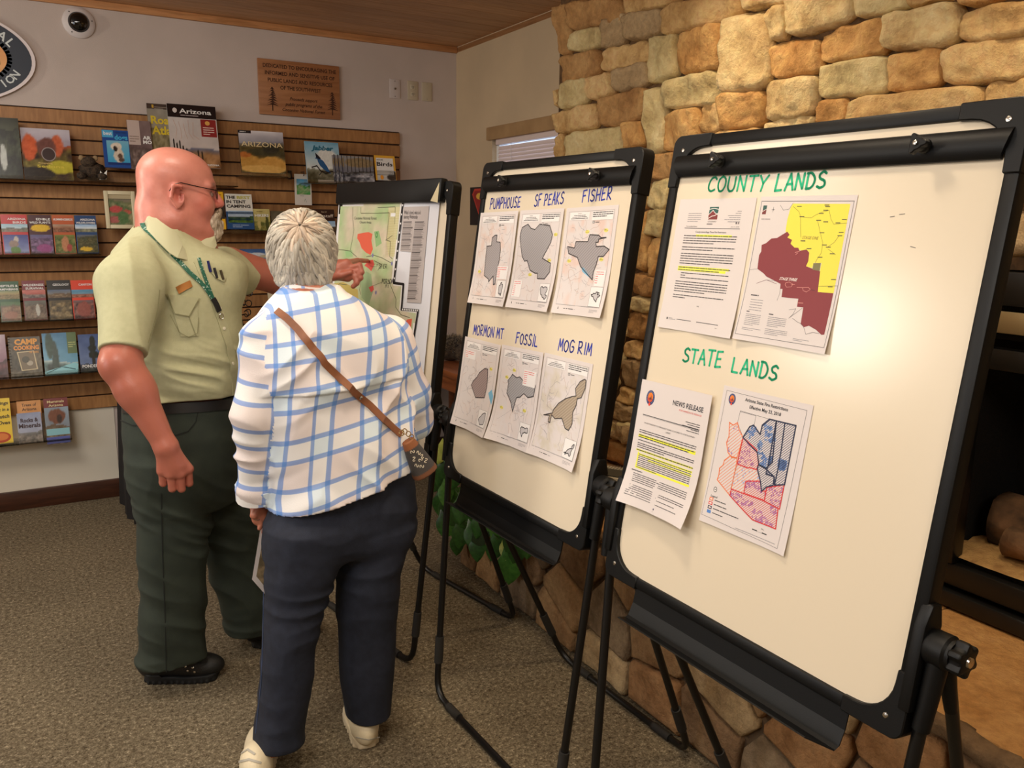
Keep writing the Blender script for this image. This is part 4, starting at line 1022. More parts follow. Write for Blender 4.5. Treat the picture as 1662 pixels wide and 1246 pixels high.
closure([(925.5, 340.5), (1006, 336), (976.7, 512.8), (898.7, 504.6)], 'map sheet under the handwritten word FISHER', 13,
 [(1235, 380), (1325, 385), (1350, 410), (1400, 408), (1325, 425), (1320, 455), (1295, 458), (1300, 500), (1380, 495), (1430, 530), (1370, 600), (1320, 600), (1300, 680), (1270, 760), (1262, 838), (1140, 700), (1110, 610), (1020, 570), (1010, 500), (1080, 515), (1095, 450), (1215, 450)], cA, (170, 164, 166),
 lake=[(1145, 705), (1170, 712), (1262, 838), (1215, 800), (1160, 755)], marks=[(1025, 645), (1210, 350), (1400, 335), (1350, 630)], tint=(226, 186, 168), lab=(160, 78, 200, 118))
cB = crop((730, 540), 5.416)
closure([(758.6, 547), (816, 560.6), (799, 712), (739.4, 685)], 'map sheet under the handwritten words MORMON MT', 14,
 [(330, 315), (358, 322), (355, 410), (348, 480), (328, 572), (250, 570), (225, 500), (212, 460), (228, 425), (262, 390), (285, 350)], cB, (170, 152, 150),
 lake=[(362, 530), (392, 500), (405, 560), (390, 635), (375, 590)], marks=[(385, 320)], lab=(16, 215, 80, 240))
closure([(816, 560.6), (886.7, 572), (861.4, 735.8), (799, 708.9)], 'map sheet under the handwritten word FOSSIL', 15,
 [(565, 365), (600, 395), (630, 388), (665, 430), (715, 395), (750, 405), (765, 470), (750, 560), (700, 570), (665, 535), (630, 565), (600, 570), (585, 620), (567, 692), (550, 610), (530, 560), (515, 530), (530, 450), (525, 420), (550, 390)], cB, (172, 170, 172), marks=[(470, 655), (670, 685), (515, 390), (580, 330)], lab=(134, 178, 196, 222))
closure([(885.7, 574), (962.6, 591), (932, 764.5), (864.8, 734)], 'map sheet under the handwritten words MOG RIM', 16,
 [(1190, 408), (1203, 420), (1195, 490), (1160, 570), (1125, 580), (1115, 640), (1085, 700), (1080, 800), (1050, 858), (1020, 840), (990, 750), (930, 755), (900, 720), (885, 790), (870, 780), (880, 725), (830, 720), (905, 705), (920, 670), (960, 620), (1020, 580), (1080, 560), (1115, 555), (1110, 490), (1150, 430)], cB, (182, 166, 146), tint=(206, 196, 170))

# ------------------------------------------------------------------ far easel: clamp rail, pad, big map, newspaper strip
MX = E1.M
B().box((-.030, BH-.045, -.004), (BW-.02, BH+.034, .026), MX).build('paper_clamp', M_PL, E1.root, bevel=.006)
q = [(BW-.07, BH-.042), (BW-.028, BH-.048), (BW-.028, BH+.02)]
pad = tag(empty('flip_chart_pad', M=E1.W), 'white flip chart pad clipped on the far easel behind the big map', 'paper pad')
PWX = BW-.045
for k in range(5):
    nx, ny = 14, 16; v = []
    for j in range(ny+1):
        for i in range(nx+1):
            a = i/nx; c_ = j/ny; fl = (1-c_)**2*a**3*(.0005+.0008*k)
            v.append((.012+(PWX-.012-.003*(4-k))*a+fl*.5, .02+(BH-.06)*c_, .0015+.0012*k+fl))
    f = [(j*(nx+1)+i, j*(nx+1)+i+1, (j+1)*(nx+1)+i+1, (j+1)*(nx+1)+i) for j in range(ny) for i in range(nx)]
    B().add(v, f).build('page', mat('bluish_white_paper', (226, 226, 232), .7), pad, smooth='all')
B().add([MX@Vector((a, c_, .0268)) for a, c_ in q], [(0, 1, 2)]).build('folded_page_corner', mat('beige_card', (212, 198, 160), .7), E1.root)
def flat(E, px, z): 
    return [tuple(E.pix(*p)) for p in px]
mp = tag(empty('forest_map_poster', M=E1.W@Matrix.Translation((0, 0, .0085))), 'large green national forest map poster with red closure patches', 'map')
cr = crop((520, 270), 3.196)
out = cr([(105, 195), (440, 180), (388, 605), (442, 612), (432, 740), (518, 748), (470, 1010), (440, 1240), (35, 1240), (70, 640)])
outer = flat(E1, out, 0)
outer = [p for p in outer]
B().prism(outer, 0, .0008).build('paper', mat('map_paper_white', (232, 228, 224), .6), mp)
pr = Print()
ins = flat(E1, cr([(118, 207), (428, 192), (378, 592), (392, 618), (432, 622), (422, 755), (508, 760), (462, 1000), (435, 1180), (45, 1180), (82, 640)]), 0)
xs = [p[0] for p in ins]; ys = [p[1] for p in ins]
def mapcol(p):
    n = fbm(p[0]*14, p[1]*14, 2.0); n2 = fbm(p[0]*50, p[1]*50, 5.0)
    c = np.array([196, 202, 162])+np.array([-22, -2, -18])*np.clip(n*2.4, -1, 1)+n2*14
    return c
# green ground as a clipped grid of small cells
N = 44; x0, x1, y0, y1 = min(xs), max(xs), min(ys), max(ys)
for j in range(N*2):
    for i in range(N):
        cxm = x0+(x1-x0)*(i+.5)/N; cym = y0+(y1-y0)*(j+.5)/(2*N)
        if inpoly((cxm, cym), ins):
            a, b_ = x0+(x1-x0)*i/N, y0+(y1-y0)*j/(2*N); c_, d_ = x0+(x1-x0)*(i+1)/N, y0+(y1-y0)*(j+1)/(2*N)
            pp = [(a, b_), (c_, b_), (c_, d_), (a, d_)]; cols = []
            for p in pp: cols.append(mapcol(p))
            pr._add(pp, [(0, 1, 2, 3)], lina(np.array(cols)), 1)
T = lambda pts: flat(E1, cr(pts), 0)
pr.line(T([(105, 195), (440, 180), (392, 605), (442, 612), (432, 742), (518, 748), (485, 960)]), .0095, (24, 22, 26), 3)
pr.line(T([(105, 195), (70, 640)]), .004, (24, 22, 26), 3)
for a, b_ in (((105, 195), (440, 180)), ((440, 180), (392, 605)), ((432, 742), (518, 748))):
    for k in range(9):
        t = (k+.5)/9; p = (a[0]+(b_[0]-a[0])*t, a[1]+(b_[1]-a[1])*t); pr.line(T([p, (p[0]+3, p[1])]), .0065, (230, 228, 226), 4)
pr.poly(T([(365, 215), (425, 212), (395, 470), (365, 465), (355, 390), (365, 300)]), (212, 206, 160), 2)
RED = (232, 104, 78)
pr.poly(T([(205, 352), (240, 345), (262, 342), (282, 352), (276, 385), (284, 430), (272, 460), (250, 450), (225, 425), (215, 395), (203, 375)]), RED, 3)
pr.poly(T([(262, 490), (285, 485), (292, 510), (275, 545), (262, 530), (240, 515)]), (228, 96, 84), 3); pr.poly(T([(262, 628), (285, 618), (290, 640), (275, 655)]), (226, 90, 84), 3)
pr.poly(T([(435, 830), (462, 795), (488, 790), (480, 850), (458, 880), (435, 850)]), RED, 3)
pr.poly(T([(222, 570), (250, 545), (275, 560), (285, 650), (262, 720), (225, 680)]), (160, 186, 140), 2)
pr.poly(T([(290, 340), (315, 335), (330, 400), (300, 420)]), (150, 190, 130), 2); pr.poly(T([(140, 440), (175, 435), (180, 470), (145, 470)]), (160, 200, 140), 2)
pr.poly(T([(75, 610), (130, 600), (205, 640), (210, 700), (90, 720)]), (200, 180, 100), 2)
LN = (90, 92, 70)
for P in ([(180, 215), (180, 275), (185, 330), (178, 380), (165, 440)], [(98, 432), (130, 435), (165, 440), (200, 470)], [(250, 470), (290, 462), (330, 475), (385, 505)], [(220, 520), (225, 580), (215, 640), (220, 665)],
          [(222, 215), (222, 245), (310, 245), (370, 242), (355, 385), (375, 390), (372, 470), (385, 480)], [(310, 215), (400, 212), (398, 300)], [(365, 590), (385, 640), (405, 690), (402, 730), (430, 770), (475, 785)], [(385, 360), (350, 385)], [(290, 490), (330, 510), (310, 540)], [(80, 640), (110, 610), (150, 615)]):
    pr.line(T(P), .0022, LN, 4)
for k in range(14): pr.line(T([(362+k*3, 230), (356+k*3-8, 470)]), .0006, (190, 176, 110), 3)
for k in range(18): pr.line(T([(372-k*1.2, 235+k*13), (425-k*1.6, 232+k*13)]), .0006, (190, 176, 110), 3)
p = E1.pix(*cr([(187, 277)])[0]); pr.text('Coconino National Forest', p[0], p[1], .016, (60, 66, 60), 5, width=.165); p = E1.pix(*cr([(215, 297)])[0]); pr.text('Closure Areas', p[0], p[1], .014, (60, 66, 60), 5, width=.085)
def hword(E, pr, t, a, b_, h, c, w_, sd): hand(pr, E, t, a, b_, h, c, w_, sd)
hand(pr, E1, 'SF PKS', cr([(228, 386)])[0], cr([(274, 386)])[0], .012, (90, 30, 26), .002, 3)
hand(pr, E1, 'FISHER', cr([(303, 529)])[0], cr([(357, 530)])[0], .016, (20, 24, 34), .0026, 4); pr.line(T([(270, 518), (300, 522)]), .001, (20, 24, 34), 5)
hand(pr, E1, 'MORMON', cr([(330, 608)])[0], cr([(390, 606)])[0], .016, (20, 24, 34), .003, 5); hand(pr, E1, 'MT', cr([(348, 630)])[0], cr([(370, 630)])[0], .015, (20, 24, 34), .003, 6); pr.line(T([(328, 603), (285, 620)]), .001, (20, 24, 34), 5)
pr.rect(*E1.pix(*cr([(376, 262)])[0]), *E1.pix(*cr([(402, 244)])[0]), (236, 236, 236), 5)
pr.disc(*E1.pix(*cr([(304, 357)])[0]), .008, .011, (40, 130, 60), 4, 8); pr.disc(*E1.pix(*cr([(304, 357)])[0]), .004, .007, (160, 196, 140), 5, 8)
for c_ in ((283, 463), (383, 505), (300, 655)): pr.disc(*E1.pix(*cr([c_])[0]), .006, .008, (130, 130, 180), 5, 6)
pr.build('print', mp, lambda x, y, z: Vector((x, y, .0009+z)), step=.00015)
# newspaper clipping
npz = tag(empty('newspaper_clipping', M=E1.W@Matrix.Translation((0, 0, .0088))), 'tall grey newspaper clipping taped beside the big green map', 'newspaper')
clipo = flat(E1, cr([(442, 212), (575, 208), (533, 710), (460, 705), (482, 445), (425, 440)]), 0)
B().prism(clipo, 0, .0006).build('paper', mat('newsprint', (190, 180, 176), .85), npz)
pr = Print(); T = lambda pts: flat(E1, cr(pts), 0)
def tline(a, b_, w_, c): pr.line(T([a, b_]), w_, c, 1)
p = E1.pix(*cr([(446, 250)])[0]); pr.text("What's closed, what isn't", p[0], p[1], .019, (50, 46, 48), 2, width=.105); p = E1.pix(*cr([(444, 272)])[0]); pr.text('starting Wednesday', p[0], p[1], .019, (50, 46, 48), 2, width=.088)
rn = random.Random(4)
for k in range(34):
    y = 290+k*4.4; xa = 443-k*.42; tline((xa, y), (xa+rn.uniform(40, 52), y-.6), .0013 if k % 7 else .0026, (128, 120, 118) if k % 7 else (70, 64, 66))
for k in range(92):
    y = 290+k*4.4; xa = 503-k*.45
    if y < 700: tline((xa, y), (xa+rn.uniform(38, 54), y-.5), .0013 if k % 9 else .0026, (128, 120, 118) if k % 9 else (70, 64, 66))
pr.build('print', npz, lambda x, y, z: Vector((x, y, .0007+z)), step=.0002)
# ------------------------------------------------------------------ slatwall display
M_SLAT = wood('oak_slat', (174, 126, 76), (146, 100, 58), (9, 9, 1.3), .5, 5)
SX0, SX1, SZ0, SZ1 = -1.1, 2.085, .525, 2.112
sw = tag(empty('slatwall_panel', (SX0, YB-.001, SZ0)), 'long oak slatwall panel holding the rows of books on the far wall', 'display panel')
B().box((0, -.006, 0), (SX1-SX0, 0, SZ1-SZ0)).build('backing_board', mat('slatwall_groove_dark', (58, 38, 24), .8), sw)
PITCH = (SZ1-SZ0)/21; s0 = None
for k in range(21):
    if s0 is None: s0 = B().box((0, -.020, 0), (SX1-SX0, -.005, PITCH-.0075)).build('slat', M_SLAT, sw, bevel=.002, seg=1); s_ = s0
    else: s_ = s0.copy(); COL.objects.link(s_)
    s_.location = (0, 0, k*PITCH)
M_LOWW = struct(B().box((XL, YB-.004, .105), (.345, YB, .525)).build('wall_lower_panel', M_LOW))
acr = bpy.data.materials.new('clear_acrylic'); acr.use_nodes = True; nt = acr.node_tree
for n in list(nt.nodes):
    if n.type == 'BSDF_PRINCIPLED': nt.nodes.remove(n)
tr = nt.nodes.new('ShaderNodeBsdfTransparent'); tr.inputs[0].default_value = (.95, .955, .955, 1); gl = nt.nodes.new('ShaderNodeBsdfGlossy'); gl.inputs['Roughness'].default_value = .06
fr = nt.nodes.new('ShaderNodeFresnel'); fr.inputs[0].default_value = 1.6; mx = nt.nodes.new('ShaderNodeMixShader')
nt.links.new(fr.outputs[0], mx.inputs[0]); nt.links.new(tr.outputs[0], mx.inputs[1]); nt.links.new(gl.outputs[0], mx.inputs[2]); nt.links.new(mx.outputs[0], nt.nodes['Material Output'].inputs[0])
YS = 4.90
def shelf(px0, px1, label):
    a = at(*px0, Y=YS); c = at(*px1, Y=YS); z = (a[2]+c[2])/2-.004; x0, x1 = a[0], c[0]
    r = tag(empty('acrylic_shelf', (x0, YB-.02, z)), label, 'shelf', 'clear acrylic ledges on the slatwall'); W = x1-x0
    B().box((0, -.150, -.005), (W, -.004, 0)).build('ledge', acr, r); B().box((0, -.150, 0), (W, -.146, .018)).build('front_lip', acr, r)
    return z+.004
shelf((-160, 291), (385, 294), 'clear acrylic ledge under the top row of large books')
shelf((390, 284), (470, 285), 'short clear acrylic ledge under the ARIZONA photo book')
shelf((492, 297), (650, 299), 'short clear acrylic ledge under the blue jay book')
shelf((340, 375), (560, 379), 'clear acrylic ledge under the tent camping guide')
shelf((-160, 413), (164, 412), 'clear acrylic ledge under the narrow field guides')
shelf((-160, 523), (164, 519), 'clear acrylic ledge under the reptile and geology guides')
shelf((-160, 616), (176, 605), 'clear acrylic ledge under the camp cooking book')
shelf((-160, 722), (118, 723), 'lowest clear acrylic ledge with tree and mammal guides')

def land(sky0, sky1, hill, fg0, fg1, hz=.5, seed=0, rough=.12, sc=5):
    a, b_, c, d, e = [np.array(k, float) for k in (sky0, sky1, hill, fg0, fg1)]
    def fn(u, v):
        h = hz+rough*fbm(u*3+seed, seed, 0.3); t = np.clip((v-h)/(1-hz+.001), 0, 1)[:, None]
        s = a*t+b_*(1-t)+18*fbm(u*4+seed, v*7, seed)[:, None]
        n = np.clip(.5+1.5*fbm(u*sc+seed, v*sc*1.3, seed+3), 0, 1)[:, None]; g = d*n+e*(1-n)
        g = g+44*fbm(u*16+seed, v*16, seed+7)[:, None]
        k = np.clip((h-v)/.10, 0, 1)[:, None]; m = c*(1-k)+g*k
        return np.where((v > h)[:, None], s, m)
    return fn
def blob(base, pics):
    """pics: (cx,cy,rx,ry,rgb) soft patches over a base painter"""
    def fn(u, v):
        c = base(u, v)
        for x, y, rx, ry, col in pics:
            d = ((u-x)/rx)**2+((v-y)/ry)**2+.5*fbm(u*9+x, v*9+y, 1.0); k = np.clip((1.15-d)*3, 0, 1)[:, None]; c = c*(1-k)+(np.array(col, float)+22*fbm(u*20, v*20, x)[:, None])*k
        return c
    return fn
SKB = ((90, 140, 200), (200, 215, 230))
def book(px, label, th=.014, cat='book', name='book', group=None, cover=(240, 238, 232), art=None, ops=(), lean=12, Y=None, spine=None, nx=26, ny=34, pages=True, hide=None):
    Yf = Y or YS; TL, TR, BR, BL_ = [at(u, v, Y=Yf) for u, v in px]
    xa, xb = (TL[0]+BL_[0])/2, (TR[0]+BR[0])/2; z0 = (BL_[2]+BR[2])/2; z1 = (TL[2]+TR[2])/2
    W = xb-xa; Hh = (z1-z0)/math.cos(math.radians(lean))
    r = tag(empty(name, (xa, Yf, z0)), label, cat, group); r.rotation_euler = (-math.radians(lean), 0, 0)
    cm = mat('cover_%d_%d_%d' % tuple(spine or cover), spine or cover, .35)
    B().box((0, 0, 0), (W, .0012, Hh)).box((0, th-.0012, 0), (W, th, Hh)).box((0, 0, 0), (.0012, th, Hh)).build('cover', cm, r)
    if pages: B().box((.0015, .0013, .002), (W-.002, th-.0013, Hh-.002)).build('pages', mat('page_edges', (226, 218, 200), .8), r)
    p = Print(); p.rect(0, 0, 1, 1, cover, 0)
    def sub(x0, y0, x1, y1, fn, layer=1): p.grid(x0, y0, x1, y1, max(4, int(nx*(x1-x0)*1.2)), max(4, int(ny*(y1-y0)*1.2)), fn, layer)
    if art is not None: sub(0, 0, 1, 1, art)
    asp = W/Hh
    for op in ops:
        k = op[0]
        if k == 'r': p.rect(*op[1:5], op[5], op[6] if len(op) > 6 else 2)
        elif k == 'a': sub(*op[1:5], op[5], 2)
        elif k == 't':   # text, x, y, height(v), width(u), colour, align, [bold]
            _, t, x, y, h, wd, col, al = op[:8]; p.text(t, x, y, h*1.38, col, 5, align=al, width=wd, bold=op[8] if len(op) > 8 else .015, shear=op[9] if len(op) > 9 else 0)
        elif k == 'p': p.poly(op[1], op[2], op[3] if len(op) > 3 else 3)
        elif k == 'l': p.line(op[1], op[2], op[3], 4)
        elif k == 'd': p.disc(*op[1:5], op[5], op[6] if len(op) > 6 else 3)
        elif k == 'g': # greek block x0,x1,y,n,dy,h,col
            _, x0, x1, y, n, dy, h, col = op; p.greek(x0, x1, y, n, dy, h, col, 4, seed=n, word=.18)
    p.build('print', r, lambda x, y, z: Vector((x*W, -.0004-z, y*Hh)), step=.0003, m=ink_mat('glossy_cover_ink', .3, .3))
    return r
WH = (240, 240, 238)
# --- top row
q = book([(-34, 188), (31, 190), (36, 289), (-30, 289)], 'dark arched waterfall picture at the edge of the top row', .012, 'picture', 'arched_picture', cover=(34, 34, 28),
     art=blob(land((40, 44, 34), (60, 64, 46), (28, 34, 24), (22, 26, 18), (66, 72, 52), .8, 3), [(.55, .35, .08, .22, (190, 196, 190))]), lean=8)
book([(33, 205), (114, 210), (119, 292), (39, 291)], 'red rock canyon photography book with a round lens ring', .012, art=blob(land((196, 190, 200), (160, 150, 165), (170, 80, 50), (60, 40, 26), (120, 110, 40), .72, 2, .2), [(.15, .62, .16, .25, (206, 92, 48)), (.72, .66, .12, .22, (196, 96, 60)), (.78, .25, .3, .13, (186, 176, 50)), (.5, .62, .2, .2, (110, 66, 58)), (.2, .1, .4, .14, (34, 26, 20))]),
     ops=[('d', .53, .5, .15, .14, (150, 140, 138)), ('d', .53, .5, .13, .12, (58, 44, 44), 4), ('t', 'Photographing', .45, .31, .03, .28, (220, 190, 120), 'c'), ('t', 'Sedona', .55, .235, .055, .55, (214, 196, 70), 'c', .02)])
book([(164, 209), (207, 211), (215, 273), (172, 271)], 'blue best hikes with dogs book showing a spotted dog', .014, cover=(24, 74, 150),
     ops=[('a', .14, .14, .98, .72, blob(lambda u, v: np.stack([60+60*v, 160+20*v, 205+0*v], 1), [(.42, .72, .25, .18, (226, 214, 196)), (.5, .35, .22, .4, (214, 200, 182)), (.38, .62, .09, .13, (40, 30, 28)), (.56, .3, .1, .12, (96, 74, 60)), (.62, .12, .12, .1, (90, 70, 60))])),
          ('r', .0, .80, .42, .99, (80, 170, 214)), ('t', 'best', .06, .86, .10, .32, WH, 'l'), ('t', 'dogs', .46, .75, .13, .5, (70, 180, 226), 'l', .03), ('r', .14, .07, .98, .13, (16, 50, 112)), ('t', 'hikes with', .5, .92, .05, .42, (30, 60, 120), 'l')])
book([(206, 193), (243, 195), (253, 275), (214, 275)], 'taupe book with pale panel and white capitals beside the dog book', .012, cover=(112, 92, 90), art=land((124, 104, 102), (110, 90, 90), (90, 74, 72), (84, 70, 66), (130, 112, 106), .45, 6),
     ops=[('r', 0, .5, .52, 1, (196, 178, 170)), ('t', 'AR', .62, .62, .07, .35, WH, 'l', .04), ('t', 'MO', .62, .53, .07, .38, WH, 'l', .04), ('g', .06, .46, .66, 3, .05, .02, (150, 130, 120)), ('r', .2, 0, .6, .05, (220, 220, 220))])
book([(238, 164), (279, 169), (287, 256), (247, 252)], 'Road Atlas magazine with yellow title half behind the Arizona atlas', .008, cover=(140, 128, 110), Y=4.93, art=land((150, 146, 136), (160, 150, 130), (110, 96, 70), (120, 110, 80), (160, 148, 110), .5, 9),
     ops=[('r', 0, .9, 1, 1, (74, 60, 54)), ('t', 'Road', .12, .62, .15, .95, (222, 196, 56), 'l', .03), ('t', 'Atlas', .12, .42, .16, .98, (222, 196, 56), 'l', .03), ('r', .2, .92, .28, .98, (200, 160, 60), 3), ('g', .3, .9, .93, 2, .03, .012, (150, 140, 130))])
SAG = [('p', [(x, .02), (x-.012, h), (x+.004, h+.03), (x+.018, h), (x+.022, .02)], (44, 38, 32)) for x, h in ((.07, .42), (.13, .36), (.19, .40), (.25, .32), (.32, .28), (.42, .22), (.55, .26), (.63, .24))]
book([(272, 162), (352, 174), (360, 275), (281, 268)], 'tall Arizona road atlas with black title band and saguaro skyline', .010, cover=(206, 200, 196), art=land((206, 202, 200), (198, 186, 180), (110, 116, 140), (120, 84, 52), (168, 122, 78), .30, 4, .05),
     ops=[('r', 0, .79, 1, 1, (30, 20, 22)), ('t', 'Arizona', .24, .86, .075, .66, WH, 'l', .02), ('d', .15, .9, .045, .04, (220, 214, 210)), ('g', .26, .88, .82, 1, .03, .014, (170, 160, 160)), ('r', .66, .5, .98, .78, (146, 44, 44)), ('d', .8, .72, .05, .035, (226, 170, 90), 5), ('g', .7, .93, .64, 4, .035, .014, (226, 200, 190))]
     +[('l', [(.1+.1*k, .75-.03*(k % 3)), (.16+.08*k, .6-.02*k), (.12+.12*k, .45)], .006, (200, 160, 140)) for k in range(5)]+SAG+[('t', 'ARIZONA', .97, .03, .03, .3, WH, 'r')])
book([(387, 210), (460, 213), (467, 281), (395, 280)], 'ARIZONA photo book with golden desert shrubs', .014, cover=(70, 60, 46), art=blob(land((226, 222, 226), (150, 148, 158), (120, 118, 124), (74, 66, 44), (104, 88, 50), .72, 8, .06), [(.2, .25, .3, .16, (196, 146, 70)), (.7, .2, .35, .2, (208, 156, 78)), (.5, .08, .5, .1, (222, 176, 98)), (.1, .42, .14, .07, (186, 110, 52)), (.55, .5, .4, .1, (70, 66, 44)), (.7, .58, .2, .12, (56, 54, 44))]),
     ops=[('t', 'ARIZONA', .04, .62, .12, .93, (232, 212, 160), 'l', .005), ('r', 0, .93, .28, 1, (34, 32, 40)), ('g', .03, .25, .955, 1, .03, .02, (200, 200, 200))])
book([(495, 227), (551, 231.5), (557, 299), (503, 297)], 'Jabber picture book with a blue jay on a branch', .012, cover=(170, 196, 206), art=blob(land((120, 176, 206), (222, 228, 224), (150, 150, 130), (70, 66, 44), (120, 116, 96), .34, 12, .1), [(.6, .6, .3, .25, (226, 228, 222))]),
     ops=[('t', 'Jabber', .18, .8, .11, .66, (34, 112, 140), 'l', .04, .25), ('p', [(.3, .72), (.36, .62), (.5, .55), (.6, .42), (.7, .24), (.62, .26), (.5, .34), (.4, .42), (.34, .52), (.33, .58), (.26, .6), (.33, .64)], (44, 92, 140)),
          ('p', [(.28, .74), (.3, .62), (.38, .58), (.44, .6), (.38, .66)], (28, 34, 46), 4), ('l', [(.15, .38), (.3, .42), (.4, .3), (.55, .24), (.72, .3), (.95, .27)], .03, (40, 32, 30)), ('l', [(.35, .2), (.45, .3), (.6, .28)], .02, (44, 36, 32)), ('r', .3, .02, .85, .09, (190, 180, 170))])
for k, (a, b_) in enumerate((((539, 251), (556, 251)), ((545, 251), (562, 252)), ((551, 252), (568, 252)), ((558, 252.5), (605, 254)))):
    book([a, b_, (b_[0]+6, 296), (a[0]+6, 298)], ('winter forest picture book, frontmost of its overlapping set' if k == 3 else 'winter forest picture book, %s spine of the overlapping set' % ('first', 'second', 'third')[k]), .010, name='book', cover=(96, 100, 110), Y=YS-.003*k, group='overlapping winter picture books',
         art=blob(land((150, 150, 150), (120, 120, 130), (70, 66, 60), (190, 190, 196), (60, 62, 70), .42, 5+k, .1, 9), [(.5, .75, .5, .18, (150, 130, 96))]), ops=[('l', [(.1+.13*j, .4), (.11+.13*j, 1)], .02, (48, 44, 44)) for j in range(7)] if k == 3 else [('l', [(.2, 0), (.2, 1)], .08, (60, 64, 80)), ('t', 'SNOW', .45, .6, .06, .4, WH, 'l')])
book([(607, 251), (641, 253), (646, 292), (613, 294)], 'small Birds guide with an orange yellow border', .014, cover=(238, 182, 60), spine=(70, 40, 20), ops=[('r', .08, .2, .9, .9, WH), ('t', 'Birds', .1, .58, .16, .76, (24, 22, 24), 'l', .02), ('t', 'BACKYARD', .12, .8, .05, .3, (60, 50, 40), 'l'), ('a', .08, .0, .98, .4, blob(lambda u, v: np.stack([200+0*u, 200+0*u, 196+0*u], 1), [(.8, .5, .3, .5, (60, 50, 44)), (.4, .7, .25, .3, (230, 228, 220))])), ('d', .3, .12, .08, .09, (240, 160, 50), 4)])
# --- second row
r_ = tag(empty('framed_print', at(173, 371, Y=YS)), 'beige framed print of red and green desert flowers', 'picture', None)
a, b_, c_ = at(167, 309, Y=YS), at(218, 311, Y=YS), at(223, 372, Y=YS); W = b_[0]-a[0]; Hh = a[2]-c_[2]; r_.rotation_euler = (-.18, 0, 0)
bb = B(); f_ = .13*W
for lo, hi in (((0, -.012, 0), (f_, .006, Hh)), ((W-f_, -.012, 0), (W, .006, Hh)), ((f_, -.012, 0), (W-f_, .006, f_)), ((f_, -.012, Hh-f_), (W-f_, .006, Hh))): bb.box(lo, hi)
bb.build('frame', mat('cream_frame', (216, 206, 172), .5), r_, bevel=.002)
B().box((f_, -.004, f_), (W-f_, .004, Hh-f_)).build('picture_backing', mat('card_green', (110, 110, 84), .7), r_)
p = Print(); p.grid(0, 0, 1, .86, 18, 20, blob(land((120, 110, 90), (130, 120, 90), (96, 104, 66), (80, 104, 60), (140, 130, 90), .95, 21), [(.3, .6, .3, .14, (188, 70, 66)), (.75, .5, .2, .1, (180, 84, 66)), (.2, .2, .25, .14, (170, 90, 84)), (.6, .3, .25, .25, (76, 110, 60))]), 1)
p.rect(0, .86, 1, 1, (178, 164, 130), 1); p.line([(0, .86), (1, .86)], .012, (60, 56, 44), 2); p.build('print', r_, lambda x, y, z: Vector((f_+x*(W-2*f_), -.0045-z, f_+y*(Hh-2*f_))), step=.0004)
book([(221, 317), (238, 318), (243, 372), (226, 372)], 'narrow blue book beside the framed flower print', .012, cover=(40, 100, 150), art=land((40, 110, 160), (90, 150, 190), (40, 70, 100), (30, 60, 90), (60, 100, 120), .5, 14))
book([(336, 309), (365, 312), (366.5, 373), (338, 371)], 'yellow and dark guide just behind the bald man\'s face', .014, cover=(240, 186, 40), art=land((150, 170, 200), (120, 140, 170), (60, 66, 70), (40, 38, 34), (70, 60, 46), .62, 15), ops=[('r', 0, .72, 1, 1, (242, 186, 44)), ('r', 0, 0, 1, .06, (242, 186, 44)), ('r', .8, .06, 1, .28, (242, 186, 44)), ('g', .1, .9, .9, 2, .07, .03, (160, 110, 30))])
book([(368, 313), (412, 316), (412, 372.5), (368, 371)], 'white THE BEST IN TENT CAMPING guide', .016, cover=(226, 224, 214), spine=(28, 60, 110), ops=[('t', 'THE', .04, .86, .085, .34, (38, 38, 40), 'l', .03), ('t', 'BEST', .44, .86, .085, .5, (196, 190, 90), 'l', .03), ('t', 'IN TENT', .04, .735, .085, .72, (38, 38, 40), 'l', .03), ('t', 'CAMPING', .04, .61, .085, .88, (38, 38, 40), 'l', .03),
     ('r', 0, 0, 1, .5, (34, 78, 130)), ('a', .06, .18, .98, .52, land((170, 200, 230), (200, 215, 230), (60, 84, 60), (110, 150, 50), (50, 80, 40), .5, 17, .15)), ('g', .2, .8, .1, 2, .05, .025, (150, 170, 200))])
book([(413, 339), (439, 339), (440, 374), (413, 374)], 'small olive HIKERS booklet beside the tent camping guide', .010, cover=(150, 140, 80), art=blob(land((200, 186, 120), (170, 160, 90), (110, 116, 60), (96, 100, 50), (150, 140, 70), .4, 18), [(.3, .35, .1, .35, (190, 176, 110)), (.8, .3, .1, .4, (70, 76, 36))]), ops=[('t', 'HIKERS', .5, .64, .12, .85, WH, 'c', .02), ('g', .2, .8, .86, 1, .05, .03, (120, 100, 50))])
book([(441, 342), (466, 343), (468, 376), (442, 375)], 'dark photo booklet half hidden by the grey-haired head', .010, cover=(70, 64, 52), art=land((90, 84, 66), (110, 100, 80), (50, 46, 36), (40, 40, 34), (84, 76, 60), .5, 19))
book([(502, 339), (544, 340), (546, 378), (504, 377)], 'dark brown Flagstaff booklet beside the far easel', .010, cover=(58, 34, 28), ops=[('t', 'Flagstaff', .95, .66, .13, .72, (220, 206, 190), 'r', .01), ('a', .3, .1, 1, .5, land((150, 190, 230), (190, 210, 230), (90, 110, 130), (60, 50, 44), (100, 80, 60), .4, 20)), ('t', 'Best Of', .6, .86, .06, .2, (200, 180, 150), 'c')])
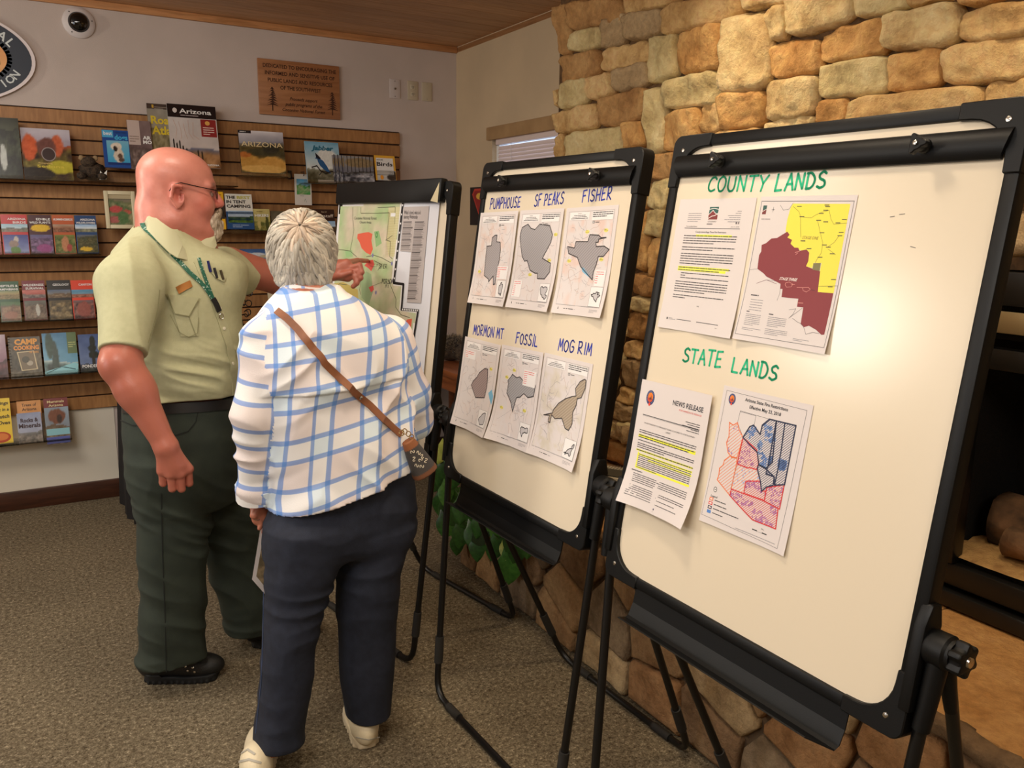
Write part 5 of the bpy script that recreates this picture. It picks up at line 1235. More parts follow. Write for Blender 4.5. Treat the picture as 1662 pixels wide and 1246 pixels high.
# bookmark on a hook
a = at(477, 282, Y=4.97); c_ = at(506, 333, Y=4.97); W = c_[0]-a[0]; Hh = a[2]-c_[2]
bk_ = tag(empty('hanging_bookmark', (a[0], 4.965, c_[2])), 'white bookmark card with a green landscape hanging from a hook', 'bookmark')
B().box((0, 0, 0), (W, .002, Hh)).build('card', mat('card_offwhite', (222, 216, 206), .6), bk_)
B().tube([(W*.55, .0, Hh-.01), (W*.55, -.012, Hh), (W*.55, -.012, Hh+.012), (W*.55, .06, Hh+.014)], .002, 8).build('hook', M_BLK, bk_)
B().box((-.02, .045, Hh-.03), (-.002, .062, Hh+.02)).build('dark_clip', M_BLK, bk_)
p = Print(); p.grid(.12, .34, .92, .84, 10, 14, land((60, 150, 200), (150, 200, 220), (60, 120, 60), (50, 150, 60), (150, 170, 120), .62, 22), 1); p.greek(.3, .7, .29, 1, .05, .012, (150, 140, 130), word=.1); p.line([(.55, .12), (.6, .2), (.68, .1)], .015, (150, 160, 140), 2)
p.build('print', bk_, lambda x, y, z: Vector((x*W, -.0006-z, y*Hh)), step=.0003)
book([(389, 404), (440, 404), (443, 424), (391, 424)], 'wide snowy mountain postcard rack below the camping guides', .02, 'postcard', 'postcard_pack', cover=(60, 96, 140), Y=4.96, art=blob(land((50, 90, 150), (90, 130, 170), (70, 90, 100), (60, 76, 60), (90, 100, 90), .2, 23), [(.5, .55, .3, .16, (214, 220, 226)), (.2, .6, .14, .1, (220, 226, 230)), (.75, .4, .14, .12, (190, 180, 150))]), lean=4)
# --- narrow field guides
G = 'narrow field guides in rows'
def guide(px, label, col, tl, th_=.10, art1=None, art2=None, tcol=WH):
    ops = [('t', s, .95, .86-.085*i, .055, min(.9, .1*len(s)), tcol, 'r', .02) for i, s in enumerate(tl)]
    if art1 is not None: ops.append(('a', .0, .56, 1, .76, art1))
    ops.append(('a', .04, .02, .98, .49, art2))
    book(px, label, .012, cover=col, ops=ops, group=G, name='field_guide')
guide([(-41, 348), (-2, 348), (3, 413), (-36, 413)], 'red field guide cut by the photo edge in the upper guide row', (176, 36, 40), ['TREES'], art1=land(*SKB, (120, 60, 50), (150, 70, 60), (110, 50, 40), .5, 31), art2=land((190, 120, 120), (180, 110, 110), (150, 70, 70), (130, 60, 60), (170, 90, 90), .7, 32))
guide([(1, 348), (43, 348), (49, 413), (5, 412)], 'red ARIZONA BIRDS field guide', (196, 38, 44), ['ARIZONA', 'BIRDS'], art1=land((150, 200, 220), (190, 210, 220), (90, 110, 120), (90, 110, 90), (150, 120, 110), .5, 33), art2=blob(land((60, 70, 140), (150, 160, 200), (120, 130, 170), (110, 120, 160), (150, 160, 190), .1, 34), [(.5, .7, .1, .2, (200, 190, 180)), (.4, .5, .2, .2, (150, 130, 120)), (.45, .15, .2, .22, (90, 130, 60))]))
guide([(46, 349), (82, 348), (89, 412), (49, 412)], 'maroon EDIBLE WILD PLANTS guide with yellow flower', (72, 30, 40), ['EDIBLE', 'WILD PLANTS'], art1=blob(lambda u, v: np.stack([70+0*u, 30+0*u, 40+0*u], 1), [(.5, .5, .42, .48, (226, 186, 30))]), art2=blob(land((96, 96, 140), (110, 90, 130), (90, 70, 110), (80, 60, 90), (130, 100, 140), .8, 36), [(.6, .25, .35, .25, (150, 70, 130))]))
guide([(85, 349), (119, 349), (125, 412), (89, 412)], 'orange HUMMINGBIRDS field guide', (190, 92, 50), ['HUMMINGBIRDS'], art1=land((170, 150, 130), (160, 110, 80), (130, 80, 60), (110, 70, 50), (150, 100, 70), .6, 37), art2=blob(land((120, 130, 60), (110, 120, 50), (90, 100, 40), (80, 96, 36), (130, 130, 70), .9, 38), [(.5, .5, .2, .4, (190, 130, 90)), (.7, .3, .14, .2, (170, 70, 60))]))
guide([(122, 349), (157, 350), (160, 411), (125, 411)], 'blue ARIZONA TREES AND WILDFLOWERS guide', (34, 70, 120), ['ARIZONA', 'WILDFLOWERS'], art1=land((150, 190, 230), (220, 226, 230), (90, 100, 110), (90, 96, 80), (150, 150, 120), .45, 39), art2=blob(land((90, 100, 120), (100, 100, 90), (70, 74, 60), (60, 66, 40), (90, 84, 50), .9, 40), [(.4, .2, .3, .12, (220, 180, 50))]))
guide([(-42, 457), (-5, 457), (-2, 522), (-40, 522)], 'purple field guide cut by the photo edge in the lower guide row', (80, 50, 100), ['INSECTS'], art1=land(*SKB, (90, 80, 70), (100, 90, 70), (70, 60, 50), .5, 41), art2=land((120, 110, 90), (110, 100, 80), (90, 80, 60), (70, 66, 50), (120, 110, 80), .8, 42))
guide([(-2, 457), (30.5, 457.7), (35, 522), (0, 522)], 'green REPTILES AND AMPHIBIANS field guide', (36, 84, 48), ['REPTILES &', 'AMPHIBIANS'], art1=land((140, 150, 110), (170, 150, 100), (130, 110, 70), (110, 100, 60), (150, 130, 90), .6, 43), art2=blob(land((70, 110, 60), (80, 110, 70), (90, 90, 60), (110, 80, 60), (150, 120, 90), .8, 44), [(.5, .3, .35, .2, (150, 100, 76))]))
guide([(36, 456), (73, 456), (77, 519), (39, 520)], 'dark red WILDERNESS SURVIVAL guide', (120, 34, 42), ['WILDERNESS', 'SURVIVAL'], art1=land((200, 120, 110), (180, 90, 80), (110, 90, 90), (90, 80, 80), (140, 120, 110), .5, 45), art2=blob(land((100, 110, 100), (110, 100, 90), (80, 80, 70), (96, 80, 66), (130, 110, 90), .8, 46), [(.6, .5, .1, .3, (190, 190, 180))]))
guide([(75.5, 455), (114, 456), (119, 519), (81, 519)], 'black GEOLOGY field guide', (30, 30, 30), ['GEOLOGY'], art1=land((90, 110, 140), (120, 120, 120), (110, 90, 70), (100, 80, 60), (140, 120, 90), .5, 47), art2=land((90, 80, 50), (110, 90, 60), (80, 70, 50), (70, 60, 40), (150, 130, 90), .95, 48))
guide([(115, 455), (146, 456), (160, 518), (120, 518)], 'bright orange-red field guide beside the bald man\'s sleeve', (226, 70, 44), ['CANYON'], art1=land((80, 150, 190), (110, 150, 170), (150, 90, 70), (130, 80, 60), (170, 110, 90), .4, 49), art2=blob(land((110, 90, 100), (120, 90, 90), (100, 70, 70), (80, 50, 50), (150, 100, 90), .9, 50), [(.5, .5, .35, .4, (150, 80, 70))]))
# --- large lower books
book([(-38, 545), (8, 546), (14, 616), (-34, 617)], 'dark pink tinted tree book at the photo edge', .014, cover=(110, 70, 84), art=land((190, 170, 180), (150, 110, 130), (70, 40, 50), (60, 36, 46), (110, 60, 70), .4, 51))
cc = book([(14.5, 549), (66, 547.6), (69, 613), (16, 614)], 'spiral-bound CAMP COOKING book with orange title', .014, cover=(72, 62, 48), art=land((84, 74, 60), (90, 80, 64), (70, 62, 48), (60, 54, 40), (100, 90, 70), .9, 52), ops=[('t', 'CAMP', .55, .82, .13, .72, (236, 160, 50), 'c', .05), ('t', 'COOKING', .55, .69, .10, .80, (236, 150, 44), 'c', .05), ('p', [(.24, .64), (.78, .66), (.86, .2), (.34, .18)], (206, 190, 150)), ('p', [(.28, .62), (.75, .64), (.82, .22), (.37, .2)], (120, 104, 80), 4), ('d', .5, .45, .12, .08, (70, 66, 50), 5), ('d', .62, .36, .1, .06, (180, 170, 150), 5), ('t', '100 YEARS', .78, .6, .05, .3, (236, 160, 50), 'c')])
bb = B()
for k in range(15):
    z = .012+k*.0148; bb.tube([(.004+.007*math.cos(t), .006+.009*math.sin(t), z) for t in np.linspace(0, 2*math.pi, 9)], .0009, 5)
bb.build('spiral_binding', mat('wire_grey', (60, 58, 56), .4, metal=.6), cc)['kind'] = 'stuff'
book([(70, 542), (124, 541), (128, 607), (71, 610)], 'blue and green conifer forest book with an acrylic glare painted on its cover', .014, cover=(60, 110, 140), art=blob(land((70, 130, 170), (110, 170, 200), (190, 210, 210), (40, 60, 60), (90, 130, 130), .35, 53), [(.2, .7, .12, .3, (36, 70, 60)), (.35, .4, .1, .4, (40, 66, 60))]), ops=[('r', .72, .5, 1, 1, (86, 112, 66)), ('g', .75, .97, .75, 3, .05, .02, (180, 190, 120)), ('p', [(0, .1), (.9, .28), (1, .24), (.95, .02), (0, .0)], (150, 214, 224), 4), ('l', [(.05, .06), (.5, .2), (.9, .12)], .02, (40, 90, 110))])  # pale cyan polygon paints the acrylic's glare onto the cover
book([(128, 544), (172, 543), (176, 602), (130, 604)], 'PONDEROSA book with a tall dark pine on blue', .014, cover=(50, 70, 120), art=blob(land((58, 84, 140), (110, 130, 170), (60, 70, 90), (40, 44, 50), (70, 74, 70), .2, 54), [(.5, .8, .1, .14, (24, 34, 30)), (.48, .62, .16, .1, (24, 34, 30)), (.52, .45, .2, .1, (26, 36, 30)), (.5, .3, .06, .2, (40, 34, 30))]), ops=[('t', 'PONDEROSA', .5, .12, .08, .86, WH, 'c', .02)])
book([(-22, 650), (17, 649), (20, 719), (-18, 721)], 'yellow Dutch oven cookbook with black handwriting', .014, cover=(240, 206, 60), ops=[('t', 'Things', .93, .86, .07, .62, (40, 34, 20), 'r', .02, .2), ('t', 'cook in a', .93, .72, .07, .75, (40, 34, 20), 'r', .02, .2), ('t', 'Dutch', .93, .56, .08, .6, (40, 34, 20), 'r', .02, .2), ('t', 'Oven', .93, .42, .08, .5, (40, 34, 20), 'r', .02, .2), ('d', .5, .14, .42, .12, (190, 70, 30)), ('d', .5, .15, .32, .08, (226, 130, 60), 4)])
book([(29, 652.6), (68, 652.6), (70, 719), (30, 719)], 'Trees of Arizona guide behind the rocks guide', .008, cover=(216, 150, 84), Y=4.92, ops=[('t', 'Trees of', .5, .87, .07, .6, (70, 44, 24), 'c', .01), ('t', 'Arizona', .5, .77, .07, .6, (70, 44, 24), 'c', .01)], art=land((222, 156, 90), (216, 150, 84), (90, 70, 50), (110, 90, 60), (80, 66, 46), .5, 55))
book([(28, 672), (68, 671), (69, 719.5), (29.5, 720)], 'Rocks and Minerals guide in front of the trees guide', .008, cover=(150, 156, 180), Y=4.90, art=land((150, 160, 190), (170, 176, 196), (130, 130, 130), (150, 140, 130), (110, 106, 100), .35, 56), ops=[('t', 'Rocks &', .5, .70, .13, .72, (66, 44, 52), 'c', .03), ('t', 'Minerals', .5, .52, .14, .9, (66, 44, 52), 'c', .03)])
book([(72, 649), (112, 648), (114, 722), (74.5, 719)], 'Mammals Arizona guide with a brown animal under a red band', .010, cover=(120, 110, 110), art=blob(land((150, 170, 190), (130, 140, 150), (110, 90, 70), (90, 74, 56), (130, 116, 96), .4, 57), [(.5, .6, .36, .16, (120, 70, 46)), (.6, .55, .12, .1, (60, 36, 26))]), ops=[('r', 0, .8, 1, 1, (120, 38, 40)), ('t', 'Mammals', .5, .9, .055, .7, (232, 214, 160), 'c'), ('t', 'Arizona', .5, .82, .055, .6, (232, 214, 160), 'c'), ('r', .02, .2, .98, .34, (140, 196, 206), 3), ('r', 0, .02, .96, .16, (96, 110, 200), 3)])

# small plush animal between the top row books
pl = tag(empty('plush_animal', at(150, 292, Y=4.93)), 'small dark shaggy plush animal with a white tag between the top row books', 'toy')
def blobm(c, r, seed=0, n=16, m=10, amp=.15):
    v = []; f = []
    for j in range(m+1):
        th = math.pi*j/m
        for i in range(n):
            ph = 2*math.pi*i/n; d = np.array([math.sin(th)*math.cos(ph), math.sin(th)*math.sin(ph), math.cos(th)]); k = 1+amp*float(fbm(d[0]*3+seed, d[1]*3, d[2]*3))*2
            v.append(tuple(np.array(c)+d*np.array(r)*k))
    for j in range(m):
        for i in range(n): f.append((j*n+i, j*n+(i+1) % n, (j+1)*n+(i+1) % n, (j+1)*n+i))
    return v, f
M_FUR = mat('dark_brown_fur', (44, 34, 26), .95, noise=((84, 68, 52), 60, 4), bump=1, bscale=160)
B().add(*blobm((0, .0, .045), (.062, .05, .048), 3)).build('body', M_FUR, pl, smooth='all')
B().add(*blobm((-.012, -.03, .088), (.034, .03, .028), 5)).build('head', M_FUR, pl, smooth='all')
for x in (-.045, .02): B().add(*blobm((x, -.03, .108), (.013, .01, .014), 6, 10, 8)).build('ear', mat('tan_fur', (150, 126, 92), .9), pl, smooth='all')
for x in (-.05, .045): B().add(*blobm((x, -.045, .018), (.024, .03, .018), 7, 10, 8)).build('paw', M_FUR, pl, smooth='all')
B().add([(.03, -.052, .0), (.062, -.056, .004), (.068, -.054, .05), (.05, -.05, .03), (.036, -.052, .046)], [(0, 1, 2, 3, 4)]).build('hang_tag', mat('card_white', (226, 224, 216), .6), pl)

# ------------------------------------------------------------------ things on the upper wall
def wallM(x, z, y=YB): return Matrix(((1, 0, 0, x), (0, 0, -1, y), (0, 1, 0, z), (0, 0, 0, 1)))
# wooden dedication plaque
a, b_, c_ = at(417, 94, Y=YB-.02), at(552, 107, Y=YB-.02), at(553, 195, Y=YB-.02); W = .478; Hh = .305
pq = tag(empty('wooden_plaque', M=wallM(a[0]+.003, c_[2]+.002)), 'carved wooden plaque with dedication text and two pine trees', 'sign')
B().box((0, 0, .002), (W, Hh, .02)).build('board', wood('alder_plaque_wood', (168, 116, 76), (146, 96, 60), (1, 10, 10), .45, 4), pq, bevel=.002)
p = Print(); EN = (66, 34, 20)
for i, t in enumerate(('DEDICATED TO ENCOURAGING THE', 'INFORMED AND SENSITIVE USE OF', 'PUBLIC LANDS AND RESOURCES', 'OF THE SOUTHWEST')): p.text(t, .243, .260-.0385*i, .029, EN, 2, align='c', bold=.022, width=(.43, .41, .38, .24)[i])
for i, t in enumerate(('Proceeds support', 'public programs of the', 'Coconino National Forest')): p.text(t, .258, .088-.031*i, .025, EN, 2, align='c', bold=.018, shear=.3, width=(.165, .22, .255)[i])
for x0 in (.075, .43):
    for k in range(8):
        w_ = .014+.0032*k; y = .148-.0125*k; p.poly([(x0-w_, y-.012+.004*math.sin(k*9)), (x0+.002*(k % 3), y+.008), (x0+w_, y-.010+.004*math.sin(k*5)), (x0+w_*.3, y-.006), (x0-w_*.4, y-.005)], EN, 2)
    p.rect(x0-.003, .022, x0+.003, .06, EN, 2)
p.build('carved_lettering', pq, lambda x, y, z: Vector((x, y, .0203+z)), step=.0002)
# oval association sign
ox, oz = at(57, 95, Y=YB-.01)[0], at(20, 97, Y=YB-.01)[2]; RX, RZ = .46, .236
osn = tag(empty('oval_sign', M=wallM(ox-RX, oz)), 'oval natural history association sign with sunset desert scene', 'sign')
el = [(RX*math.cos(t), RZ*math.sin(t)) for t in np.linspace(0, 2*math.pi, 65)[:-1]]
B().prism(el, .002, .022).build('white_board', mat('sign_white', (236, 226, 226), .5), osn)
p = Print()
p.poly([(a*.965, b_*.955) for a, b_ in el], (44, 52, 66), 1)
def sun(u, v):
    return land((226, 150, 90), (236, 176, 110), (110, 70, 84), (60, 50, 58), (86, 62, 70), .38, 61, .2)(u, v)
N = 30
for j in range(N):
    for i in range(N):
        u0, v0, u1, v1 = [k/N for k in (i, j, i+1, j+1)]; 
        c0 = ((u0+u1)-1)**2+((v0+v1)-1)**2
        if c0 < .97:
            uu = np.array([u0, u1, u1, u0]); vv = np.array([v0, v0, v1, v1]); c = sun(uu, vv); p._add([((a*2-1)*RX*.76, (b_*2-1)*RZ*.70) for a, b_ in zip(uu, vv)], [(0, 1, 2, 3)], lina(c), 2)
p.line([(.72*RX*math.cos(t)*1.05, .66*RZ*math.sin(t)*1.05) for t in np.linspace(0, 2*math.pi, 65)], .022, (44, 52, 66), 3)
for x in (.1, .17, .23, .3): p.rect(x, -.03, x+.006, .05-.05*abs(x-.17), (60, 44, 54), 3)
def arc_text(t, a0, a1, up, size):
    n = len(t)
    for i, ch in enumerate(t):
        a = a0+(a1-a0)*i/(n-1); x, y = RX*.855*math.cos(a), RZ*.815*math.sin(a)
        tx, ty = -RX*math.sin(a), RZ*math.cos(a)
        if up: tx, ty = -tx, -ty
        r = math.atan2(ty, tx); v, f, wd = text_mesh(ch, .02)
        if not len(v): continue
        v = (v-np.array([wd/2, .35]))*size; c, s_ = math.cos(r), math.sin(r); v = v@np.array([[c, s_], [-s_, c]])
        p._add(v+np.array([x, y]), f, (214, 222, 222), 5)
arc_text('ARIZONA NATURAL', math.radians(165), math.radians(24), True, .058); arc_text('HISTORY ASSOCIATION', math.radians(197), math.radians(338), False, .052)
p.build('print', osn, lambda x, y, z: Vector((x, y, .0222+z)), step=.0003)
# round camera / speaker on the wall
c = at(128, 36, Y=YB-.02); dv = tag(empty('dome_camera', M=wallM(c[0], c[2])), 'round white wall camera with a black glass dome', 'camera')
B().lathe([(.076, .0), (.076, .010), (.066, .020), (.050, .024), (.048, .018)], 40).build('mounting_ring', mat('camera_white', (214, 206, 204), .45), dv, smooth=True)
B().lathe([(.050, .012), (.049, .022), (.042, .036), (.028, .046), (.012, .051), (.001, .052)], 32).build('dome', mat('smoked_dome', (12, 12, 12), .08, coat=.5), dv, smooth='all')
for a in (.2, 2.3, 4.1): B().lathe([(.003, .0), (.003, .0225), (.001, .023)], 8, Matrix.Translation((.062*math.cos(a), .062*math.sin(a), 0))).build('screw', mat('dark_screw', (50, 46, 44), .4, metal=.8), dv)
# three cover plates
def plate(px, label, col, name='wall_plate'):
    c = at(*px, Y=YB-.005); r = tag(empty(name, M=wallM(c[0], c[2])), label, 'wall plate', 'cover plates on the upper wall')
    B().box((-.035, -.057, 0), (.035, .057, .006)).build('plate', mat('plate_%d' % col[0], col, .4), r, bevel=.003); return r
r = plate((641, 144), 'white cable plate, first from the wooden plaque', (206, 196, 192), 'cable_plate')
B().lathe([(.006, .006), (.006, .012), (.003, .014)], 12).build('coax_jack', mat('jack_metal', (120, 110, 96), .3, metal=1), r)
for y in (.045, -.045): B().lathe([(.0025, .0), (.0025, .007)], 8, Matrix.Translation((0, y, 0))).build('screw', mat('dark_screw', (50, 46, 44), .4), r)
r = plate((670, 147), 'beige power outlet plate, middle one of the three plates', (196, 184, 160), 'outlet_plate')
for y in (.021, -.021):
    s_ = B().box((-.016, y-.014, .004), (.016, y+.014, .0085)).build('socket', mat('socket_ivory', (206, 196, 172), .4), r, bevel=.003)
    B().box((-.007, y-.004, .0086), (-.0045, y+.006, .0092)).box((.0045, y-.004, .0086), (.007, y+.006, .0092)).box((-.002, y-.010, .0086), (.002, y-.006, .0092)).build('slot', M_BLK, s_)
r = plate((693, 149), 'blank beige cover plate nearest the room corner', (196, 186, 164), 'blank_plate')
for y in (.045, -.045): B().lathe([(.0025, .0), (.0025, .007)], 8, Matrix.Translation((0, y, 0))).build('screw', mat('plate_screw', (170, 160, 140), .4), r)
# dark poster with red crest on the side wall, mostly behind the middle easel
cs_ = tag(empty('crest_poster', M=Matrix(((0, 0, -1, XR-.003), (-1, 0, 0, 4.84), (0, 1, 0, 1.545), (0, 0, 0, 1)))), 'small black poster with a red crest on the beige wall behind the middle easel', 'poster')
B().box((0, 0, 0), (.30, .235, .003)).build('board', mat('poster_black', (34, 24, 22), .6), cs_)
p = Print(); p.poly([(.03, .19), (.06, .225), (.24, .225), (.27, .19), (.15, .02)], (196, 60, 44), 1); p.poly([(.045, .186), (.068, .212), (.232, .212), (.255, .186), (.15, .036)], (150, 34, 32), 2)
p.disc(.13, .178, .045, .02, (224, 176, 70), 3); p.build('print', cs_, lambda x, y, z: Vector((x, y, .0032+z)))
# ------------------------------------------------------------------ sculpting: smooth distance fields -> surface nets
def cap(a, b_, ra, rb):
    a = np.array(a, float); ab = np.array(b_, float)-a; L2 = max(ab@ab, 1e-9)
    def f(P):
        t = np.clip((P-a)@ab/L2, 0, 1); return np.linalg.norm(P-a-t[:, None]*ab, axis=1)-(ra+(rb-ra)*t)
    return f
def ell(c, r, R=None):
    c = np.array(c, float); r = np.array(r, float)
    def f(P):
        q = P-c
        if R is not None: q = q@R
        k0 = np.linalg.norm(q/r, axis=1); k1 = np.linalg.norm(q/(r*r), axis=1)+1e-9; return k0*(k0-1)/k1
    return f
def stack(st, p=2.2, round_=.02):
    """body of elliptic sections: stations (z, cx, cy, a, b) from low to high"""
    S = np.array(sorted(st), float); z = S[:, 0]
    # smooth interpolation table
    zz = np.linspace(z[0], z[-1], 60); T = []
    for k in range(1, S.shape[1]):
        v = np.interp(zz, z, S[:, k]); v2 = v.copy()
        for _ in range(3): v2[1:-1] = .25*v2[:-2]+.5*v2[1:-1]+.25*v2[2:]
        T.append(v2)
    def f(P):
        q = np.clip(P[:, 2], z[0], z[-1]); cx_, cy_, a, b_ = [np.interp(q, zz, t) for t in T]
        k = (np.abs((P[:, 0]-cx_)/a)**p+np.abs((P[:, 1]-cy_)/b_)**p)**(1/p)
        d = (k-1)*np.minimum(a, b_); dz = np.maximum(z[0]-P[:, 2], P[:, 2]-z[-1])
        return np.where(dz > 0, np.hypot(np.maximum(d+round_, 0), dz)-round_*0-.0*dz, d) if round_ == 0 else np.maximum(d, 0*d)+np.where(d < 0, d, 0)*(dz <= 0)+np.where(dz > 0, np.maximum(dz, 0), 0)*1.0+np.where((dz > 0) & (d < 0), 0, 0)
    return f
def spx(rows, Yc, **k):
    """stations from photo silhouette rows (y, x_left, x_right, half depth[, Y]) at the plane Y"""
    st = []
    for r in rows:
        y, xl, xr, b_ = r[:4]; Yy = r[4] if len(r) > 4 else Yc
        l, rr = at(xl, y, Y=Yy), at(xr, y, Y=Yy); st.append(((l[2]+rr[2])/2, (l[0]+rr[0])/2, Yy, (rr[0]-l[0])/2, b_))
    return stack(st, **k)
def smin(a, b_, k):
    if k <= 0: return np.minimum(a, b_)
    h = np.clip(.5+.5*(b_-a)/k, 0, 1); return b_*(1-h)+a*h-k*h*(1-h)
def union(items):
    """[(fn, k)] smooth unions, k<0 carves with |k|"""
    def f(P, its=None):
        its = items if its is None else its
        if not its: return np.ones(len(P))
        d = its[0][0](P)
        for g, k in its[1:]:
            if k >= 0: d = smin(d, g(P), k)
            else: d = -smin(-d, g(P), -k)
        return d
    f.items = items
    return f
def nets(fn, lo, hi, h):
    lo = np.array(lo, float); Bk = 10; nb = np.ceil((np.array(hi)-lo)/(h*Bk)).astype(int); n = nb*Bk+1
    F = np.ones(n, np.float32)
    bi = np.stack(np.meshgrid(*[np.arange(k) for k in nb], indexing='ij'), -1).reshape(-1, 3)
    cc = lo+(bi+.5)*Bk*h; d = fn(cc); act = np.abs(d) < Bk*h*2.0
    g = np.stack(np.meshgrid(*[np.arange(Bk+1)]*3, indexing='ij'), -1).reshape(-1, 3)
    for b_, dd in zip(bi[~act], d[~act]):
        if dd < 0: F[b_[0]*Bk:b_[0]*Bk+Bk+1, b_[1]*Bk:b_[1]*Bk+Bk+1, b_[2]*Bk:b_[2]*Bk+Bk+1] = -1
    ab = bi[act]
    if hasattr(fn, 'items'):   # only the primitives near a block matter in it
        ca = cc[act]; D = np.stack([g_(ca) for g_, _ in fn.items], 1); near = D < Bk*h*1.9+np.abs([k for _, k in fn.items])
        for q, nr in zip(ab, near):
            its = [it for it, m in zip(fn.items, nr) if m]
            idx = q*Bk+g; F[idx[:, 0], idx[:, 1], idx[:, 2]] = fn(lo+idx*h, its)
    else:
        for s in range(0, len(ab), 40):
            idx = (ab[s:s+40, None, :]*Bk+g[None]).reshape(-1, 3); F[idx[:, 0], idx[:, 1], idx[:, 2]] = fn(lo+idx*h)
    S = F < 0; c = S[:-1, :-1, :-1].astype(np.int8)
    for a in (0, 1):
        for b_ in (0, 1):
            for e in (0, 1):
                if a+b_+e: c = c+S[a:S.shape[0]-1+a, b_:S.shape[1]-1+b_, e:S.shape[2]-1+e]
    C = np.argwhere((c > 0) & (c < 8)); ID = -np.ones(c.shape, np.int64); ID[C[:, 0], C[:, 1], C[:, 2]] = np.arange(len(C))
    acc = np.zeros((len(C), 3)); cnt = np.zeros(len(C)); K = [(a, b_, e) for a in (0, 1) for b_ in (0, 1) for e in (0, 1)]
    for p in K:
        for ax in range(3):
            if p[ax]: continue
            q = list(p); q[ax] = 1
            f0 = F[C[:, 0]+p[0], C[:, 1]+p[1], C[:, 2]+p[2]]; f1 = F[C[:, 0]+q[0], C[:, 1]+q[1], C[:, 2]+q[2]]; m = (f0 < 0) != (f1 < 0)
            t = np.where(m, f0/(f0-f1+1e-12*(f0 == f1)), 0); pos = np.tile(np.array(p, float), (len(C), 1)); pos[:, ax] = t
            acc[m] += pos[m]; cnt[m] += 1
    V = lo+(C+acc/cnt[:, None])*h; Q = []
    for ax in range(3):
        sl0 = [slice(1, -1)]*3; sl0[ax] = slice(0, -1); sl1 = list(sl0); sl1[ax] = slice(1, None)
        A0 = S[tuple(sl0)]; A1 = S[tuple(sl1)]; E = np.argwhere(A0 != A1); o = np.ones(3, int); o[ax] = 0; E = E+o
        u, w_ = (ax+1) % 3, (ax+2) % 3; du = np.zeros(3, int); du[u] = 1; dw = np.zeros(3, int); dw[w_] = 1
        ids = [ID[tuple((E-x).T)] for x in (du+dw, dw, 0*du, du)]; q = np.stack(ids, 1)
        fl = S[tuple(E.T)]; q[~fl] = q[~fl][:, ::-1]; q = q[(q >= 0).all(1)]; Q.append(q)
    return V, np.concatenate(Q)
def np_mesh(name, V, Q, m, parent, ink=None, origin=None):
    if origin is not None: V = V-np.array(origin)
    me = bpy.data.meshes.new(name); me.vertices.add(len(V)); me.vertices.foreach_set('co', V.astype(np.float32).ravel())
    me.loops.add(len(Q)*4); me.loops.foreach_set('vertex_index', Q.astype(np.int32).ravel()); me.polygons.add(len(Q))
    me.polygons.foreach_set('loop_start', np.arange(0, len(Q)*4, 4, dtype=np.int32)); me.update(calc_edges=True); me.validate()
    if ink is not None:
        a = me.attributes.new('ink', 'FLOAT_COLOR', 'POINT'); a.data.foreach_set('color', np.concatenate([ink, np.ones((len(ink), 1))], 1).astype(np.float32).ravel())
    return link(name, me, m, parent, 'all')
def hits(fn, pix, t0=1.2):
    d = np.array([_n(ray(u, v)) for u, v in pix]); t = np.full(len(d), t0); best = np.full(len(d), 9.); bt_ = t.copy()
    for _ in range(70):
        s = fn(CAM_C+d*t[:, None]); m = np.abs(s) < best; best[m] = np.abs(s)[m]; bt_[m] = t[m]; t = t+np.where(np.abs(s) > 4e-4, s*.75, 0)
        t = np.minimum(t, 6)
    P = CAM_C+d*bt_[:, None]; e = 3e-3; g = np.zeros_like(P)
    for k in range(3):
        o = np.zeros(3); o[k] = e; g[:, k] = fn(P+o)-fn(P-o)
    return [(p, _n(q)) for p, q in zip(P, g)]
def hit(fn, u, v, t0=1.2): return hits(fn, [(u, v)], t0)[0]
def ribbon(fn, pix, w_, off, name, m, parent, origin, th=.0016, sub=4, t0=1.2):
    """flat strap laid on a sculpted surface along photo points"""
    pts = []
    for a, b_ in zip(pix[:-1], pix[1:]):
        for t in np.arange(sub)/sub: pts.append((a[0]+(b_[0]-a[0])*t, a[1]+(b_[1]-a[1])*t))
    pts.append(pix[-1]); H = hits(fn, pts, t0); vs = []
    for i, (p, n_) in enumerate(H):
        tg = _n(H[min(i+1, len(H)-1)][0]-H[max(i-1, 0)][0]); s = _n(np.cross(tg, n_)); o = p+n_*off-np.array(origin)
        vs += [o-s*w_/2, o+s*w_/2, o+s*w_/2+n_*th, o-s*w_/2+n_*th]
    fs = []
    for i in range(len(H)-1):
        for k in range(4): fs.append((i*4+k, i*4+(k+1) % 4, i*4+4+(k+1) % 4, i*4+4+k))
    fs += [(0, 1, 2, 3), tuple(len(vs)-4+k for k in (3, 2, 1, 0))]
    return B().add(vs, fs).build(name, m, parent, smooth=True)
